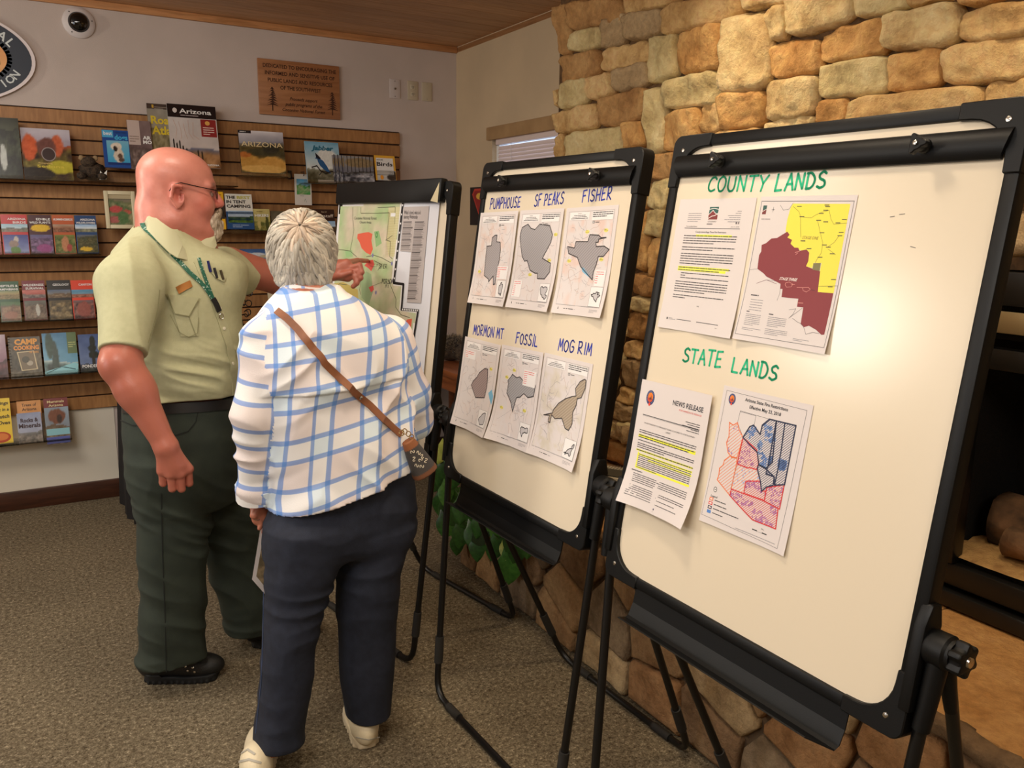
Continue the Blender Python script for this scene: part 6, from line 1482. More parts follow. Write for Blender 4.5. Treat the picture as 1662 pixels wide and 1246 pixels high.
def patch(fn, pix, off, th, name, m, parent, origin, t0=1.2, n=8):
    """a thin cloth or metal piece with a 4-sided outline in photo points laid on a surface"""
    q = [np.array(p, float) for p in pix]; N = n+1; pp = []
    for j in range(N):
        for i in range(N): u, v = i/n, j/n; pp.append((1-v)*((1-u)*q[0]+u*q[1])+v*((1-u)*q[3]+u*q[2]))
    vs = [(P+nn*(off+th)-np.array(origin), P+nn*off-np.array(origin)) for P, nn in hits(fn, pp, t0)]
    V = [a for a, _ in vs]+[b_ for _, b_ in vs]; M_ = N*N; f = []
    for j in range(n):
        for i in range(n): a = j*N+i; f.append((a, a+1, a+N+1, a+N)); f.append((M_+a, M_+a+N, M_+a+N+1, M_+a+1))
    ring = list(range(N))+[j*N+n for j in range(1, N)]+[n*N+i for i in range(n-1, -1, -1)]+[j*N for j in range(n-1, 0, -1)]
    for k in range(len(ring)): a, b_ = ring[k], ring[(k+1) % len(ring)]; f.append((a, b_, M_+b_, M_+a))
    return B().add(V, f).build(name, m, parent, smooth=True)
def skin_mat():
    m = ink_mat('skin', .36); b = m.node_tree.nodes['Principled BSDF']; b.inputs['Subsurface Weight'].default_value = .06
    b.inputs['Subsurface Radius'].default_value = (.01, .004, .002); b.inputs['Specular IOR Level'].default_value = .45
    nt = m.node_tree; tc = nt.nodes.new('ShaderNodeTexCoord'); n = nt.nodes.new('ShaderNodeTexNoise'); n.inputs['Scale'].default_value = 160; n.inputs['Detail'].default_value = 4
    bp = nt.nodes.new('ShaderNodeBump'); bp.inputs['Strength'].default_value = .12; bp.inputs['Distance'].default_value = .004
    nt.links.new(tc.outputs['Object'], n.inputs[0]); nt.links.new(n.outputs[0], bp.inputs['Height']); nt.links.new(bp.outputs[0], b.inputs['Normal']); return m
M_SKIN = skin_mat()
P3 = lambda u, v, Y: at(u, v, Y=Y)
def finger(base, d1, lens, curl, axis, r0):
    """chain of capsules, rotating by curl about axis at each joint"""
    out = []; p = np.array(base, float); d = _n(d1); ax = _n(axis); r = r0
    for L, c in zip(lens, curl):
        co, si = math.cos(c), math.sin(c); d = d*co+np.cross(ax, d)*si+ax*(ax@d)*(1-co)
        q = p+d*L; out.append(cap(p, q, r, r*.92)); p = q; r *= .92
    return out, p

# ================================================================== RANGER
RO = (.36, 2.82, 0.0)
ranger = tag(empty('person', RO), 'bald bearded man with glasses in pale green uniform shirt pointing at the map', 'person')
RY = 2.83
# head frame
vd = _n(ray(285, 300)*np.array([1, 1, 0])); fw = np.array([vd[1], -vd[0], 0.0]); fw = _n(fw+vd*.06); lf = np.array([-fw[1], fw[0], 0]); up = np.array([0, 0, 1.0])
HO = P3(285, 300, RY-.01)
def Hd(x, y, z): return HO+fw*x+lf*y+up*z
HR = np.stack([fw, lf, up], 1)
def hE(c, r, pitch=0, yaw=0):
    cp, sp = math.cos(pitch), math.sin(pitch); cy_, sy = math.cos(yaw), math.sin(yaw)
    Rp = np.array([[cp, 0, sp], [0, 1, 0], [-sp, 0, cp]]); Ry_ = np.array([[cy_, -sy, 0], [sy, cy_, 0], [0, 0, 1]])
    return ell(Hd(*c), r, HR@Ry_@Rp)
head = [(hE((-.012, 0, .028), (.100, .081, .085)), 0), (hE((.032, 0, .022), (.080, .069, .070)), .03), (hE((.042, 0, -.062), (.068, .066, .088)), .035),
        (cap(Hd(.005, .052, -.105), Hd(.078, .015, -.145), .030, .026), .03), (cap(Hd(.005, -.052, -.105), Hd(.078, -.015, -.145), .030, .026), .03), (hE((.086, 0, -.142), (.026, .028, .022)), .025),
        (hE((.072, .036, -.058), (.034, .028, .032)), .025), (hE((.072, -.036, -.058), (.034, .028, .032)), .025),
        (cap(Hd(.104, .012, .002), Hd(.092, .050, -.002), .012, .010), .016), (cap(Hd(.104, -.012, .002), Hd(.092, -.050, -.002), .012, .010), .016),
        (hE((.118, .031, -.027), (.018, .019, .013)), -.012), (hE((.118, -.031, -.027), (.018, .019, .013)), -.012),
        (cap(Hd(.108, 0, -.012), Hd(.128, 0, -.050), .009, .012), .010), (hE((.128, 0, -.056), (.0125, .013, .011)), .008), (hE((.117, .014, -.060), (.011, .008, .009)), .006), (hE((.117, -.014, -.060), (.011, .008, .009)), .006),
        (cap(Hd(-.040, 0, -.06), Hd(-.052, 0, -.235), .074, .086), .045), (cap(Hd(-.080, 0, -.075), Hd(-.075, 0, -.10), .035, .035), .03),
        (cap(Hd(.04, 0, -.13), Hd(-.01, 0, -.215), .045, .055), .04),
        (hE((.108, 0, -.100), (.016, .024, .007)), .008)]
for s in (-1, 1):
    head += [(hE((-.002, s*.083, -.034), (.022, .007, .034), -.12, s*.35), .008), (hE((.003, s*.093, -.030), (.0135, .013, .022), -.12), -.004),
             (cap(Hd(-.020, s*.088, -.040), Hd(-.012, s*.092, -.006), .0048, .0052), .005), (cap(Hd(-.012, s*.092, -.006), Hd(.012, s*.089, -.006), .0052, .004), .005), (cap(Hd(-.020, s*.088, -.040), Hd(-.002, s*.085, -.068), .0048, .0062), .005),
             (cap(Hd(.013, s*.084, -.034), Hd(.012, s*.084, -.040), .005, .005), .004)]
# near (his right) arm
A0, A1, A2 = P3(212, 452, 2.64), P3(196, 588, 2.53), P3(268, 722, 2.47)
nh = _n(A2-A1); K = P3(285, 765, 2.46)
arm = [(cap(A0, A1, .070, .049), .04), (cap(A1, A1+(A2-A1)*.35, .051, .050), .03), (cap(A1+(A2-A1)*.3, A2, .050, .031), .03), (ell(P3(183, 598, 2.53), (.026, .034, .03)), .03)]
ks = [P3(263, 764, 2.475), P3(277, 769, 2.462), P3(292, 769, 2.462), P3(305, 761, 2.472)]
arm += [(cap(A2+nh*.01, .5*(ks[1]+ks[2])+np.array([0, .010, .026]), .031, .029), .02)]
for q, r in zip(ks, (.0125, .0135, .0135, .0135)): arm += [(cap(A2+(q-A2)*.25+np.array([0, .004, 0]), q, .021, r+.003), .012)]
for q, L, r, tilt_ in zip(ks, (.040, .047, .048, .046), (.0112, .0122, .0124, .0122), (-.12, -.02, .0, -.05)):
    fs_, e_ = finger(q, (.06+tilt_*.2, .16, -1), (L, .026, .018), (0, 1.25, 1.15), (1, 0, 0), r); arm += [(g, .0025) for g in fs_]
th1, _e = finger(A2+nh*.035+np.array([.018, .030, 0]), (.25, .35, -1), (.034, .030, .022), (0, .25, .5), (1, 0, 0), .0125); arm += [(g, .012) for g in th1]
# far (his left) arm, pointing at the map
tipw = np.array(E1.W@Vector((*E1.pix(603, 424), .018)))
B0, B1, B2 = P3(372, 432, 2.98), P3(452, 452, 3.02), P3(533, 441, 2.88)
arm2 = [(cap(B0, B1, .066, .052), .04), (cap(B1, B1+(B2-B1)*.35, .052, .049), .03), (cap(B1+(B2-B1)*.3, B2, .049, .031), .03)]
kn = P3(563, 433, 2.83); hd = _n(kn-B2); vert = _n(np.array([0, 0, 1])-hd*hd[2]); dep = np.cross(hd, vert)   # dep: away from the viewer is +-
arm2 += [(cap(B2, B2+(kn-B2)*.6, .030, .032), .02)]
kp = [kn+vert*o+hd*f_+dep*g_ for o, f_, g_ in ((.014, .004, 0), (-.006, .010, -.004), (-.024, .004, -.002), (-.038, -.006, .004))]
for q in kp: arm2 += [(cap(B2+(q-B2)*.3, q, .020, .0145), .014)]
ix = tipw-kp[0]; L = np.linalg.norm(ix); mid = kp[0]+ix*.5+vert*.004
arm2 += [(cap(kp[0], mid, .0112, .0100), .005), (cap(mid, tipw, .0100, .0080), .003)]
cam_side = -dep if (-dep)@vd < 0 else dep
for q, L_ in zip(kp[1:], (.040, .037, .030)):
    fs_, e_ = finger(q, hd+.0*vert+cam_side*.15, (L_, .026, .018), (0, 1.45, 1.2), cam_side, .0108)
    # curl downwards towards the palm
    if e_[2] > q[2]: fs_, e_ = finger(q, hd+cam_side*.15, (L_, .026, .018), (0, -1.45, -1.2), cam_side, .0108)
    arm2 += [(g, .004) for g in fs_]
tb = B2+hd*.02-vert*.020+cam_side*.018
arm2 += [(cap(tb, tb+hd*.036+cam_side*.006-vert*.004, .015, .0125), .010), (cap(tb+hd*.036+cam_side*.006-vert*.004, tb+hd*.070-vert*.002, .0120, .0098), .005)]
# body under the clothes
FN, FF = at(252, 1100, Z=.05), at(405, 1050, Z=.05)
torso_in = spx([(400, 235, 350, .08), (430, 210, 380, .13), (500, 200, 370, .15), (580, 206, 370, .15), (650, 225, 360, .12), (720, 230, 350, .12)], RY)
legs = [(cap(P3(262, 720, 2.76), P3(285, 905, 2.78), .085, .058), .04), (cap(P3(285, 905, 2.78), np.array([.27, 2.80, .12]), .058, .040), .03),
        (cap(P3(335, 730, 2.90), P3(385, 880, 2.93), .085, .058), .04), (cap(P3(385, 880, 2.93), np.array([.585, 2.93, .12]), .058, .045), .03)]
allb = union([head[0]]+head[1:]+[(torso_in, .04)]+arm+arm2+legs)
V, Q = nets(allb, (.02, 2.38, .1), (1.12, 3.16, 1.80), .0032)
headonly = union(head)
# skin colour: ruddy, paler below the sleeve line of the scalp
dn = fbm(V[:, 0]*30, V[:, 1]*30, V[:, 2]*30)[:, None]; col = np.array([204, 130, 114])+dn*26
hl = (V-HO)@HR; isH = (V[:, 2] > HO[2]-.2) & (np.linalg.norm((V-HO)[:, :2], axis=1) < .17)
def mixc(mask, c, k=1.0):
    global col
    m = (mask*k)[:, None]; col = col*(1-m)+np.array(c, float)*m
g = lambda c, r: np.exp(-(((hl-np.array(c))/np.array(r))**2).sum(1))
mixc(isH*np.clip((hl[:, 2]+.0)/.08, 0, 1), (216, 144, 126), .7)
mixc(g((.125, 0, -.055), (.02, .03, .02)), (206, 100, 90), .7); mixc(g((.07, -.06, -.06), (.03, .03, .03)), (200, 104, 88), .5)
mixc(g((0, -.09, -.03), (.02, .02, .035)), (206, 110, 96), .6); mixc(g((.004, -.088, -.030), (.011, .010, .018)), (140, 62, 52), .8); mixc(g((0, .09, -.03), (.02, .02, .035)), (206, 110, 96), .6)  # ears redder; dark red inside the near ear paints the hollow's shade
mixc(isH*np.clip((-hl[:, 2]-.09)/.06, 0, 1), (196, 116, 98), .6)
mixc(g((.105, .03, .004), (.012, .02, .005))+g((.105, -.03, .004), (.012, .02, .005)), (120, 100, 84), .6)
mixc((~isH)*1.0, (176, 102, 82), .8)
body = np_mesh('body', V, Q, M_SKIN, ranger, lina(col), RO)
for s in (-1, 1):
    bm_ = Matrix(((HR[0][1], HR[0][2], HR[0][0], 0), (HR[1][1], HR[1][2], HR[1][0], 0), (HR[2][1], HR[2][2], HR[2][0], 0), (0, 0, 0, 1))); bm_.translation = Vector(Hd(.094, s*.031, -.027)-np.array(RO))
    e_ = B().lathe([(.0003, -.012), (.008, -.009), (.0125, 0), (.0105, .007), (.006, .011), (.0002, .0125)], 20, bm_).build('eye', mat('eye_white', (170, 140, 130), .25), ranger, smooth='all')
    B().lathe([(.0052, .0108), (.003, .0128), (.0002, .0133)], 16, bm_).build('iris', mat('iris_grey', (60, 66, 70), .2), e_, smooth='all')
# goatee and moustache
beard = union([(hE((.098, 0, -.122), (.034, .035, .036)), 0), (hE((.094, 0, -.152), (.030, .030, .028)), .02), (cap(Hd(.122, .006, -.080), Hd(.112, .030, -.098), .008, .007), .010), (cap(Hd(.122, -.006, -.080), Hd(.112, -.030, -.098), .008, .007), .010),
               (cap(Hd(.112, .030, -.098), Hd(.100, .030, -.125), .008, .010), .010), (cap(Hd(.112, -.030, -.098), Hd(.100, -.030, -.125), .008, .010), .010), (hE((.133, 0, -.102), (.014, .020, .007)), -.005)])
bf = lambda P: beard(P)-.0045*vnoise(P[:, 0]*240, P[:, 1]*240, P[:, 2]*60)-.002
V, Q = nets(bf, HO-.21, HO+.19, .0024); hl2 = (V-HO)@HR
cb = np.array([176, 160, 140])+np.clip((-hl2[:, 2]-.11)/.04, -1, 1)[:, None]*16+fbm(V[:, 0]*200, V[:, 1]*200, V[:, 2]*50)[:, None]*110
np_mesh('beard', V, Q, ink_mat('beard_hair', .8), ranger, lina(cb), RO)
# glasses
gl_ = B(); rim = []
for s in (-1, 1):
    rr = [Hd(.121-.010*abs(math.cos(t))*0-.004, s*(.033+.021*math.cos(t)), -.024+.017*math.sin(t))-np.array(RO) for t in np.linspace(0, 2*math.pi, 25)]
    gl_.tube(rr, .0012, 6, caps=False)
    gl_.tube([Hd(.117, s*.054, -.016)-np.array(RO), Hd(.105, s*.066, -.014)-np.array(RO), Hd(.06, s*.075, -.006)-np.array(RO), Hd(.01, s*.086, .004)-np.array(RO), Hd(-.012, s*.090, -.002)-np.array(RO), Hd(-.024, s*.089, -.022)-np.array(RO)], .0014, 6)
gl_.tube([Hd(.118, -.012, -.018)-np.array(RO), Hd(.124, 0, -.014)-np.array(RO), Hd(.118, .012, -.018)-np.array(RO)], .0012, 6)
go = gl_.build('eyeglasses', mat('dark_wire', (34, 28, 24), .3, metal=.6), ranger, smooth=True)
for s in (-1, 1):
    v = [Hd(.117, s*.033, -.024)-np.array(RO)]+[Hd(.117, s*(.033+.020*math.cos(t)), -.024+.016*math.sin(t))-np.array(RO) for t in np.linspace(0, 2*math.pi, 17)[:-1]]
    B().add(v, [(0, i+1, (i+1) % 16+1) for i in range(16)]).build('lens', acr, go)

# shirt -------------------------------------------------------------------
def folds(P, amp, s1, s2, seed, ax=(1, 0)):
    h_ = P[:, 0]*ax[0]+P[:, 1]*ax[1]; w1 = vnoise(h_*s1+seed, P[:, 2]*s2+1.5*vnoise(h_*4+seed, P[:, 2]*4), seed*.7+P[:, 1]*3)
    return amp*(1-2*np.abs(w1))
torso = spx([(344, 236, 282, .06), (354, 230, 286, .075), (368, 218, 298, .09), (384, 203, 316, .11), (402, 186, 346, .13), (414, 180, 374, .145), (425, 176, 400, .165), (460, 180, 400, .185), (500, 178, 388, .190), (540, 182, 391, .190), (580, 190, 393, .195), (620, 196, 390, .190), (646, 200, 386, .180), (668, 200, 384, .17)], RY, p=2.3)
slR = union([(cap(P3(212, 462, 2.66), P3(201, 566, 2.54), .094, .062), 0), (cap(P3(222, 420, 2.72), P3(212, 462, 2.66), .06, .085), .04)]); slL = cap(P3(365, 438, 2.96), P3(420, 455, 3.01), .080, .058)
hR = _n(P3(201, 566, 2.54)-P3(214, 458, 2.65)); hemR = P3(203, 574, 2.545); hL = _n(P3(418, 452, 3.01)-P3(370, 436, 2.97)); hemL = P3(406, 449, 3.0)
neckhole = cap(Hd(-.035, 0, -.02), Hd(-.045, 0, -.18), .083, .088)
def shirt(P):
    t = torso(P)
    z = P[:, 2]; low = np.clip((1.24-z)/.14, 0, 1); zz = P.copy(); zz[:, 2] = z+.35*(P[:, 0]-.4)
    t = t-low*(folds(zz, .010, 5, 21, 3)+folds(zz, .003, 11, 40, 6))-(1-low)*folds(P, .004, 10, 6, 5)
    a = slR(P)-folds(P, .004, 14, 6, 8); b_ = slL(P)-folds(P, .005, 10, 16, 9)
    a = np.maximum(a, (P-hemR)@hR); b_ = np.maximum(b_, (P-hemL)@hL)
    d = smin(smin(t, a, .04), b_, .04); d = np.maximum(d, -(neckhole(P)))
    return np.maximum(d, 1.0*(beltz(P)-z))
bl = P3(290, 650, RY-.17)[2]
def beltz(P): return bl+0*P[:, 0]-.004
M_SHIRT = mat('pale_green_twill', (184, 182, 144), .8, noise=((178, 176, 138), 60, 3), bump=.12, bscale=700)
V, Q = nets(shirt, (-.02, 2.40, .90), (.95, 3.14, 1.56), .004)
sh = np_mesh('uniform_shirt', V, Q, M_SHIRT, ranger, None, RO)
# collar: two leaves round the neck
M_COL = mat('pale_green_collar', (196, 194, 158), .75)
def collar_leaf(px_top, px_bot, Yt, Yb, name='collar'):
    vs = []
    for (u, v), (u2, v2), a, b_ in zip(px_top, px_bot, Yt, Yb): vs.append((P3(u, v, a)-np.array(RO), P3(u2, v2, b_)-np.array(RO)))
    n_ = len(vs); V_ = []
    for p, q in vs: V_ += [p, p*.5+q*.5+np.array([0, -.006, .004]), q]
    V2 = [np.array(v)+np.array([0, .004, -.002]) for v in V_]; f = []
    for i in range(n_-1):
        for k in range(2): a = i*3+k; f.append((a, a+1, a+4, a+3)); o_ = 3*n_; f.append((o_+a, o_+a+3, o_+a+4, o_+a+1))
    ring = [i*3 for i in range(n_)]+[(n_-1)*3+1]+[i*3+2 for i in range(n_-1, -1, -1)]+[1]; o_ = 3*n_
    for k in range(len(ring)): a, b_ = ring[k], ring[(k+1) % len(ring)]; f.append((a, b_, o_+b_, o_+a))
    return B().add(V_+V2, f).build(name, M_COL, ranger, smooth=True)
collar_leaf([(229, 335), (243, 345), (262, 360), (282, 374), (301, 390)], [(224, 354), (238, 372), (257, 392), (275, 410), (288, 418)], [2.84, 2.775, 2.735, 2.725, 2.74], [2.86, 2.735, 2.69, 2.67, 2.655])
collar_leaf([(301, 390), (306, 395), (312, 404)], [(288, 418), (298, 420), (310, 424)], [2.745, 2.75, 2.77], [2.655, 2.665, 2.68], 'collar')
collar_leaf([(345, 372), (338, 384), (322, 394)], [(352, 398), (345, 410), (322, 414)], [2.80, 2.775, 2.76], [2.77, 2.745, 2.72], 'collar')
# pocket flaps, pockets, placket, buttons, badge, lanyard, pens
patch(shirt, [(268, 477), (322, 483), (306, 512), (284, 508)], .002, .0055, 'pocket_flap', M_SHIRT, ranger, RO)
patch(shirt, [(272, 480), (320, 486), (322, 545), (294, 546)], .0, .0035, 'chest_pocket', M_SHIRT, ranger, RO, n=6)
patch(shirt, [(342, 442), (366, 450), (363, 458), (350, 452)], .0015, .003, 'pocket_flap', M_SHIRT, ranger, RO)
ribbon(shirt, [(322, 424), (343, 470), (360, 520), (372, 560), (380, 600), (381, 640)], .030, .0, 'button_placket', M_SHIRT, ranger, RO, th=.0022)
bt = B()
for u, v in ((356, 500), (363, 533), (377, 590)):
    p, nn = hit(shirt, u, v); mm = Vector(nn).to_track_quat('Z', 'Y').to_matrix().to_4x4(); mm.translation = Vector(p+nn*.002-np.array(RO)); B().lathe([(.0055, 0), (.0055, .002), (.003, .0026)], 12, mm).build('button', mat('button_pale', (220, 214, 190), .4), ranger)
patch(shirt, [(284, 466), (308, 455), (312, 465), (290, 477)], .003, .0025, 'name_badge', mat('brass_badge', (170, 112, 56), .3, metal=.6), ranger, RO, n=3)['label'] = 'small brass name badge'
M_LAN = mat('green_lanyard', (24, 92, 70), .6, noise=((200, 214, 200), 190, 2, .60, .66))
ribbon(shirt, [(226, 356), (236, 372), (252, 388), (270, 405), (290, 424), (308, 443), (326, 459), (338, 474), (346, 488)], .0125, .003, 'lanyard', M_LAN, ranger, RO)
ribbon(shirt, [(322, 420), (328, 440), (336, 462), (346, 488)], .010, .0045, 'lanyard', M_LAN, ranger, RO)
ribbon(shirt, [(344, 484), (350, 495), (354, 505)], .016, .005, 'lanyard_clip', M_BLK, ranger, RO, th=.004)
cp_, cn_ = hit(shirt, 357, 513); mm = Matrix.Translation(Vector(cp_+cn_*.008-np.array(RO)))
B().tube([mm@Vector((.006*math.cos(t), .0, .009*math.sin(t))) for t in np.linspace(0, 2*math.pi, 13)], .0014, 6, caps=False).build('clip_ring', M_BOLT, ranger, smooth=True)
for (u, v), c, L in (((338, 432), (36, 40, 100), .028), ((348, 442), (40, 40, 44), .026), ((358, 445), (70, 60, 40), .024)):
    p, nn = hit(shirt, u, v); p = p+nn*.006-np.array(RO); B().tube([p-np.array([-.004, 0, L*.7]), p+np.array([-.002, 0, L*.5])], [.0045, .004], 10).build('pen', mat('pen_%d' % c[0], c, .3), ranger, smooth=True)
M_SEAM = mat('shirt_seam', (146, 144, 108), .9)
ribbon(shirt, [(268, 478), (284, 509), (306, 513), (322, 484)], .0022, .0075, 'flap_seam', M_SEAM, ranger, RO, th=.0008)
ribbon(shirt, [(306, 513), (318, 545)], .0028, .004, 'pocket_pleat', M_SEAM, ranger, RO, th=.0008)
ribbon(shirt, [(276, 510), (290, 538), (306, 547), (320, 540), (322, 515)], .002, .004, 'pocket_seam', M_SEAM, ranger, RO, th=.0008)
ribbon(shirt, [(259, 470), (256, 500), (248, 530), (240, 556)], .002, .0005, 'armhole_seam', M_SEAM, ranger, RO, th=.0008)
# trousers ----------------------------------------------------------------
pel = spx([(615, 204, 382, .150), (640, 201, 383, .160), (655, 199, 384, .165), (700, 196, 386, .175), (750, 203, 385, .17), (790, 215, 385, .15), (815, 222, 380, .13)], RY, p=2.3)
lgN = spx([(740, 208, 330, .11), (800, 220, 345, .105), (860, 226, 340, .098), (920, 226, 333, .092), (1000, 224, 331, .09), (1060, 222, 330, .085), (1110, 221, 334, .085)], 2.79, p=2.2)
lgF = spx([(740, 280, 386, .11, 2.90), (800, 300, 400, .10, 2.91), (860, 322, 418, .098, 2.92), (920, 341, 432, .09, 2.93), (980, 357, 442, .09, 2.93), (1060, 378, 450, .085, 2.93)], 2.93, p=2.2)
hzN, hzF = P3(280, 1089, 2.70)[2], P3(412, 1032, 2.85)[2]
def trousers(P):
    z = P[:, 2]; zz = P.copy(); zz[:, 2] = z+.5*(P[:, 0]-.3); f1 = folds(zz, .008, 6, 6, 2)+folds(zz, .004, 5, 19, 4)
    lo = np.clip((.32-z)/.3, 0, 1); a = lgN(P)-f1-lo*folds(P, .007, 4, 13, 12); b_ = lgF(P)-f1-lo*folds(P, .007, 4, 13, 14)
    a = np.maximum(a, hzN-.10*(P[:, 1]-2.79)*0-z); b_ = np.maximum(b_, hzF-z)
    d = smin(smin(pel(P)-.5*f1, a, .05), b_, .05)
    d = np.maximum(d, z-(bl+.004)); return d
V, Q = nets(trousers, (-.0, 2.60, .0), (.86, 3.10, 1.0), .005)
M_TRO = mat('dark_green_twill', (46, 54, 44), .85, noise=((40, 48, 40), 20, 3), bump=.15, bscale=500)
np_mesh('trousers', V, Q, M_TRO, ranger, None, RO)
ribbon(trousers, [(200, 662), (230, 664), (280, 663), (330, 660), (370, 656), (385, 654)], .032, .001, 'belt', mat('black_leather', (22, 20, 18), .45), ranger, RO, th=.003)
ribbon(trousers, [(258, 700), (285, 706), (305, 700), (318, 684), (322, 664)], .003, .0, 'pocket_seam', mat('dark_seam', (24, 28, 24), .9), ranger, RO)
ribbon(trousers, [(262, 800), (264, 900), (268, 1000), (270, 1090)], .003, .0, 'side_seam', mat('dark_seam', (24, 28, 24), .9), ranger, RO)
ribbon(trousers, [(196, 682), (215, 690), (228, 690)], .003, .0, 'pocket_seam', mat('dark_seam', (24, 28, 24), .9), ranger, RO)
# boots
M_BOOT = mat('black_boot_leather', (26, 25, 24), .5, bump=.2, bscale=200); M_SOLE = mat('black_boot_sole', (18, 18, 18), .7)
def boot(heel, toe, m1, m2, parent, org, wd=.05, hgt=.10, lace=True, name='boot'):
    heel, toe = np.array(heel, float), np.array(toe, float); d = _n(toe-heel); L = np.linalg.norm(toe-heel); s = np.array([-d[1], d[0], 0])
    R_ = np.stack([d, s, [0, 0, 1]], 1)
    up_ = union([(ell(heel+d*L*.22+np.array([0, 0, .055]), (L*.24, wd*.82, .055), R_), 0), (ell(heel+d*L*.70+np.array([0, 0, .042]), (L*.30, wd*.95, .042), R_), .03), (ell(heel+d*L*.45+np.array([0, 0, .055]), (L*.28, wd*.78, .05), R_), .03),
                  (cap(heel+d*L*.22+np.array([0, 0, .06]), heel+d*L*.24+np.array([0, 0, hgt]), wd*.8, wd*.8), .03)])
    fu = lambda P: np.maximum(up_(P), .022-P[:, 2])
    lo_ = np.minimum(heel, toe)-np.array([.09, .09, 0]); hi_ = np.maximum(heel, toe)+np.array([.09, .09, hgt+.06]); lo_[2] = 0
    V, Q = nets(fu, lo_, hi_, .005); b_ = np_mesh(name, V, Q, m1, parent, None, org)
    def so(P):
        q = (P-heel)@R_; x = q[:, 0]/L; w_ = wd*(.84+.22*np.clip(np.sin((x-.1)*math.pi/.9), 0, 1)**1.0-.10*np.exp(-((x-.42)/.14)**2)); e = np.maximum(np.abs(x-.5)-.32, 0)*L
        dd = np.hypot(e, np.maximum(np.abs(q[:, 1])-w_*.35, 0))-w_*.66-.002*np.sign(np.sin(q[:, 0]*320))*(q[:, 2] < .012); return np.maximum(np.maximum(dd, P[:, 2]-.027-.008*(x < .3)), .001-P[:, 2]+0*dd)
    V, Q = nets(so, lo_-np.array([0, 0, .01]), hi_, .004); np_mesh('sole', V, Q, m2, b_, None, (0, 0, 0) if False else org)
    return b_, fu
hN, tN = at(232, 1104, Z=0), at(362, 1101, Z=0)
bN, fuN = boot(hN+np.array([-.008, .02, 0]), tN+np.array([.012, .02, 0]), M_BOOT, M_SOLE, ranger, RO, .052)
for u, v in ((301, 1081), (313, 1083), (305, 1088), (316, 1090)):
    p, nn = hit(fuN, u, v); mm = Vector(nn).to_track_quat('Z', 'Y').to_matrix().to_4x4(); mm.translation = Vector(p+nn*.001-np.array(RO)); B().lathe([(.004, 0), (.004, .002), (.001, .003)], 10, mm).build('eyelet', M_BOLT, bN)
p0, n0 = hit(fuN, 322, 1078)
B().tube([hit(fuN, u, v)[0]+np.array([0, 0, .003])-np.array(RO) for u, v in ((300, 1083), (310, 1078), (318, 1075), (322, 1079), (326, 1076))], .002, 6).build('laces', M_BLK, bN)
hF, tF = at(392, 1054, Z=0), at(470, 1050, Z=0)
boot(hF+np.array([.02, .02, 0]), hF+np.array([.30, -.01, 0]), M_BOOT, M_SOLE, ranger, RO, .052)
# phone or notebook shadow pocket bulge left out
# ================================================================== WOMAN
WO = (.62, 2.2, 0.0); WY = 2.22
woman = tag(empty('person', WO), 'grey-haired woman seen from behind in blue and white plaid shirt and jeans', 'person')
WH_ = P3(490, 405, 2.27)
wvd = _n(ray(490, 405)*np.array([1, 1, 0])); wr = np.array([wvd[1], -wvd[0], 0])
whead = [(ell(WH_, (.084, .094, .098)), 0), (ell(WH_+wvd*.045+np.array([0, 0, -.05]), (.062, .062, .08)), .03), (cap(WH_+np.array([0, 0, -.05])-wvd*.0, P3(497, 490, 2.24), .052, .058), .04),
         (ell(WH_+wvd*.10+np.array([0, 0, -.045]), (.014, .014, .018)), .01)]
for s in (-1, 1): whead.append((ell(WH_+wr*s*.074+np.array([0, 0, -.02])+wvd*.012, (.014, .02, .030)), .01))
WS0, WS1, WS2, WS3 = P3(432, 548, 2.22), P3(415, 665, 2.20), P3(423, 780, 2.26), P3(420, 812, 2.28)
WR0, WR1, WR2 = P3(632, 548, 2.22), P3(676, 684, 2.25), P3(655, 688, 2.42)
warm = [(cap(WS0, WS1, .050, .040), .03), (cap(WS1, WS2, .040, .026), .03), (cap(WS2, WS3, .025, .024), .02), (cap(WR0, WR1, .050, .040), .03), (cap(WR1, WR2, .038, .028), .03)]
# her left hand: back of the hand to the viewer, fingers curled round a folded paper
wk = [P3(x, y, Y_) for x, y, Y_ in ((412, 836, 2.26), (417, 842, 2.275), (423, 845, 2.29), (429, 846, 2.31))]
for q in wk: warm.append((cap(WS3, q, .017, .0112), .012))
warm.append((cap(WS3, .5*(wk[0]+wk[3]), .022, .020), .012))
for q, L_ in zip(wk, (.022, .026, .027, .022)):
    fs_, e_ = finger(q, (.75, .3, -.55), (L_, .020, .014), (0, -.7, -.7), (.3, -1, 0), .0085); warm += [(g, .003) for g in fs_]
warm += [(cap(WS3+np.array([.016, 0, -.012]), P3(431, 838, 2.27), .012, .009), .01), (cap(P3(431, 838, 2.27), P3(434, 852, 2.28), .009, .0078), .004)]
# her other hand, in front of her and mostly hidden
h2 = P3(648, 690, 2.50)
warm.append((cap(WR2, h2, .026, .022), .02))
for k, o in enumerate((-.024, -.008, .008, .024)): warm.append((cap(h2+np.array([0, 0, o]), h2+_n(h2-WR2)*(.075-.006*abs(k-1.5))+np.array([0, 0, o*1.1]), .010, .008), .004))
warm.append((cap(h2+np.array([-.01, -.02, .02]), h2+np.array([-.01, .02, .055]), .011, .009), .008))
wtor = spx([(478, 470, 545, .06), (505, 455, 585, .10), (560, 445, 632, .12), (640, 450, 640, .12), (760, 455, 655, .14), (830, 448, 655, .14)], WY)
wlegs = [(cap(P3(495, 830, 2.20), P3(485, 1000, 2.18), .085, .056), .04), (cap(P3(485, 1000, 2.18), np.array([.485, 2.16, .10]), .056, .040), .03),
         (cap(P3(605, 830, 2.22), P3(597, 1000, 2.19), .085, .056), .04), (cap(P3(597, 1000, 2.19), np.array([.765, 2.19, .10]), .056, .040), .03)]
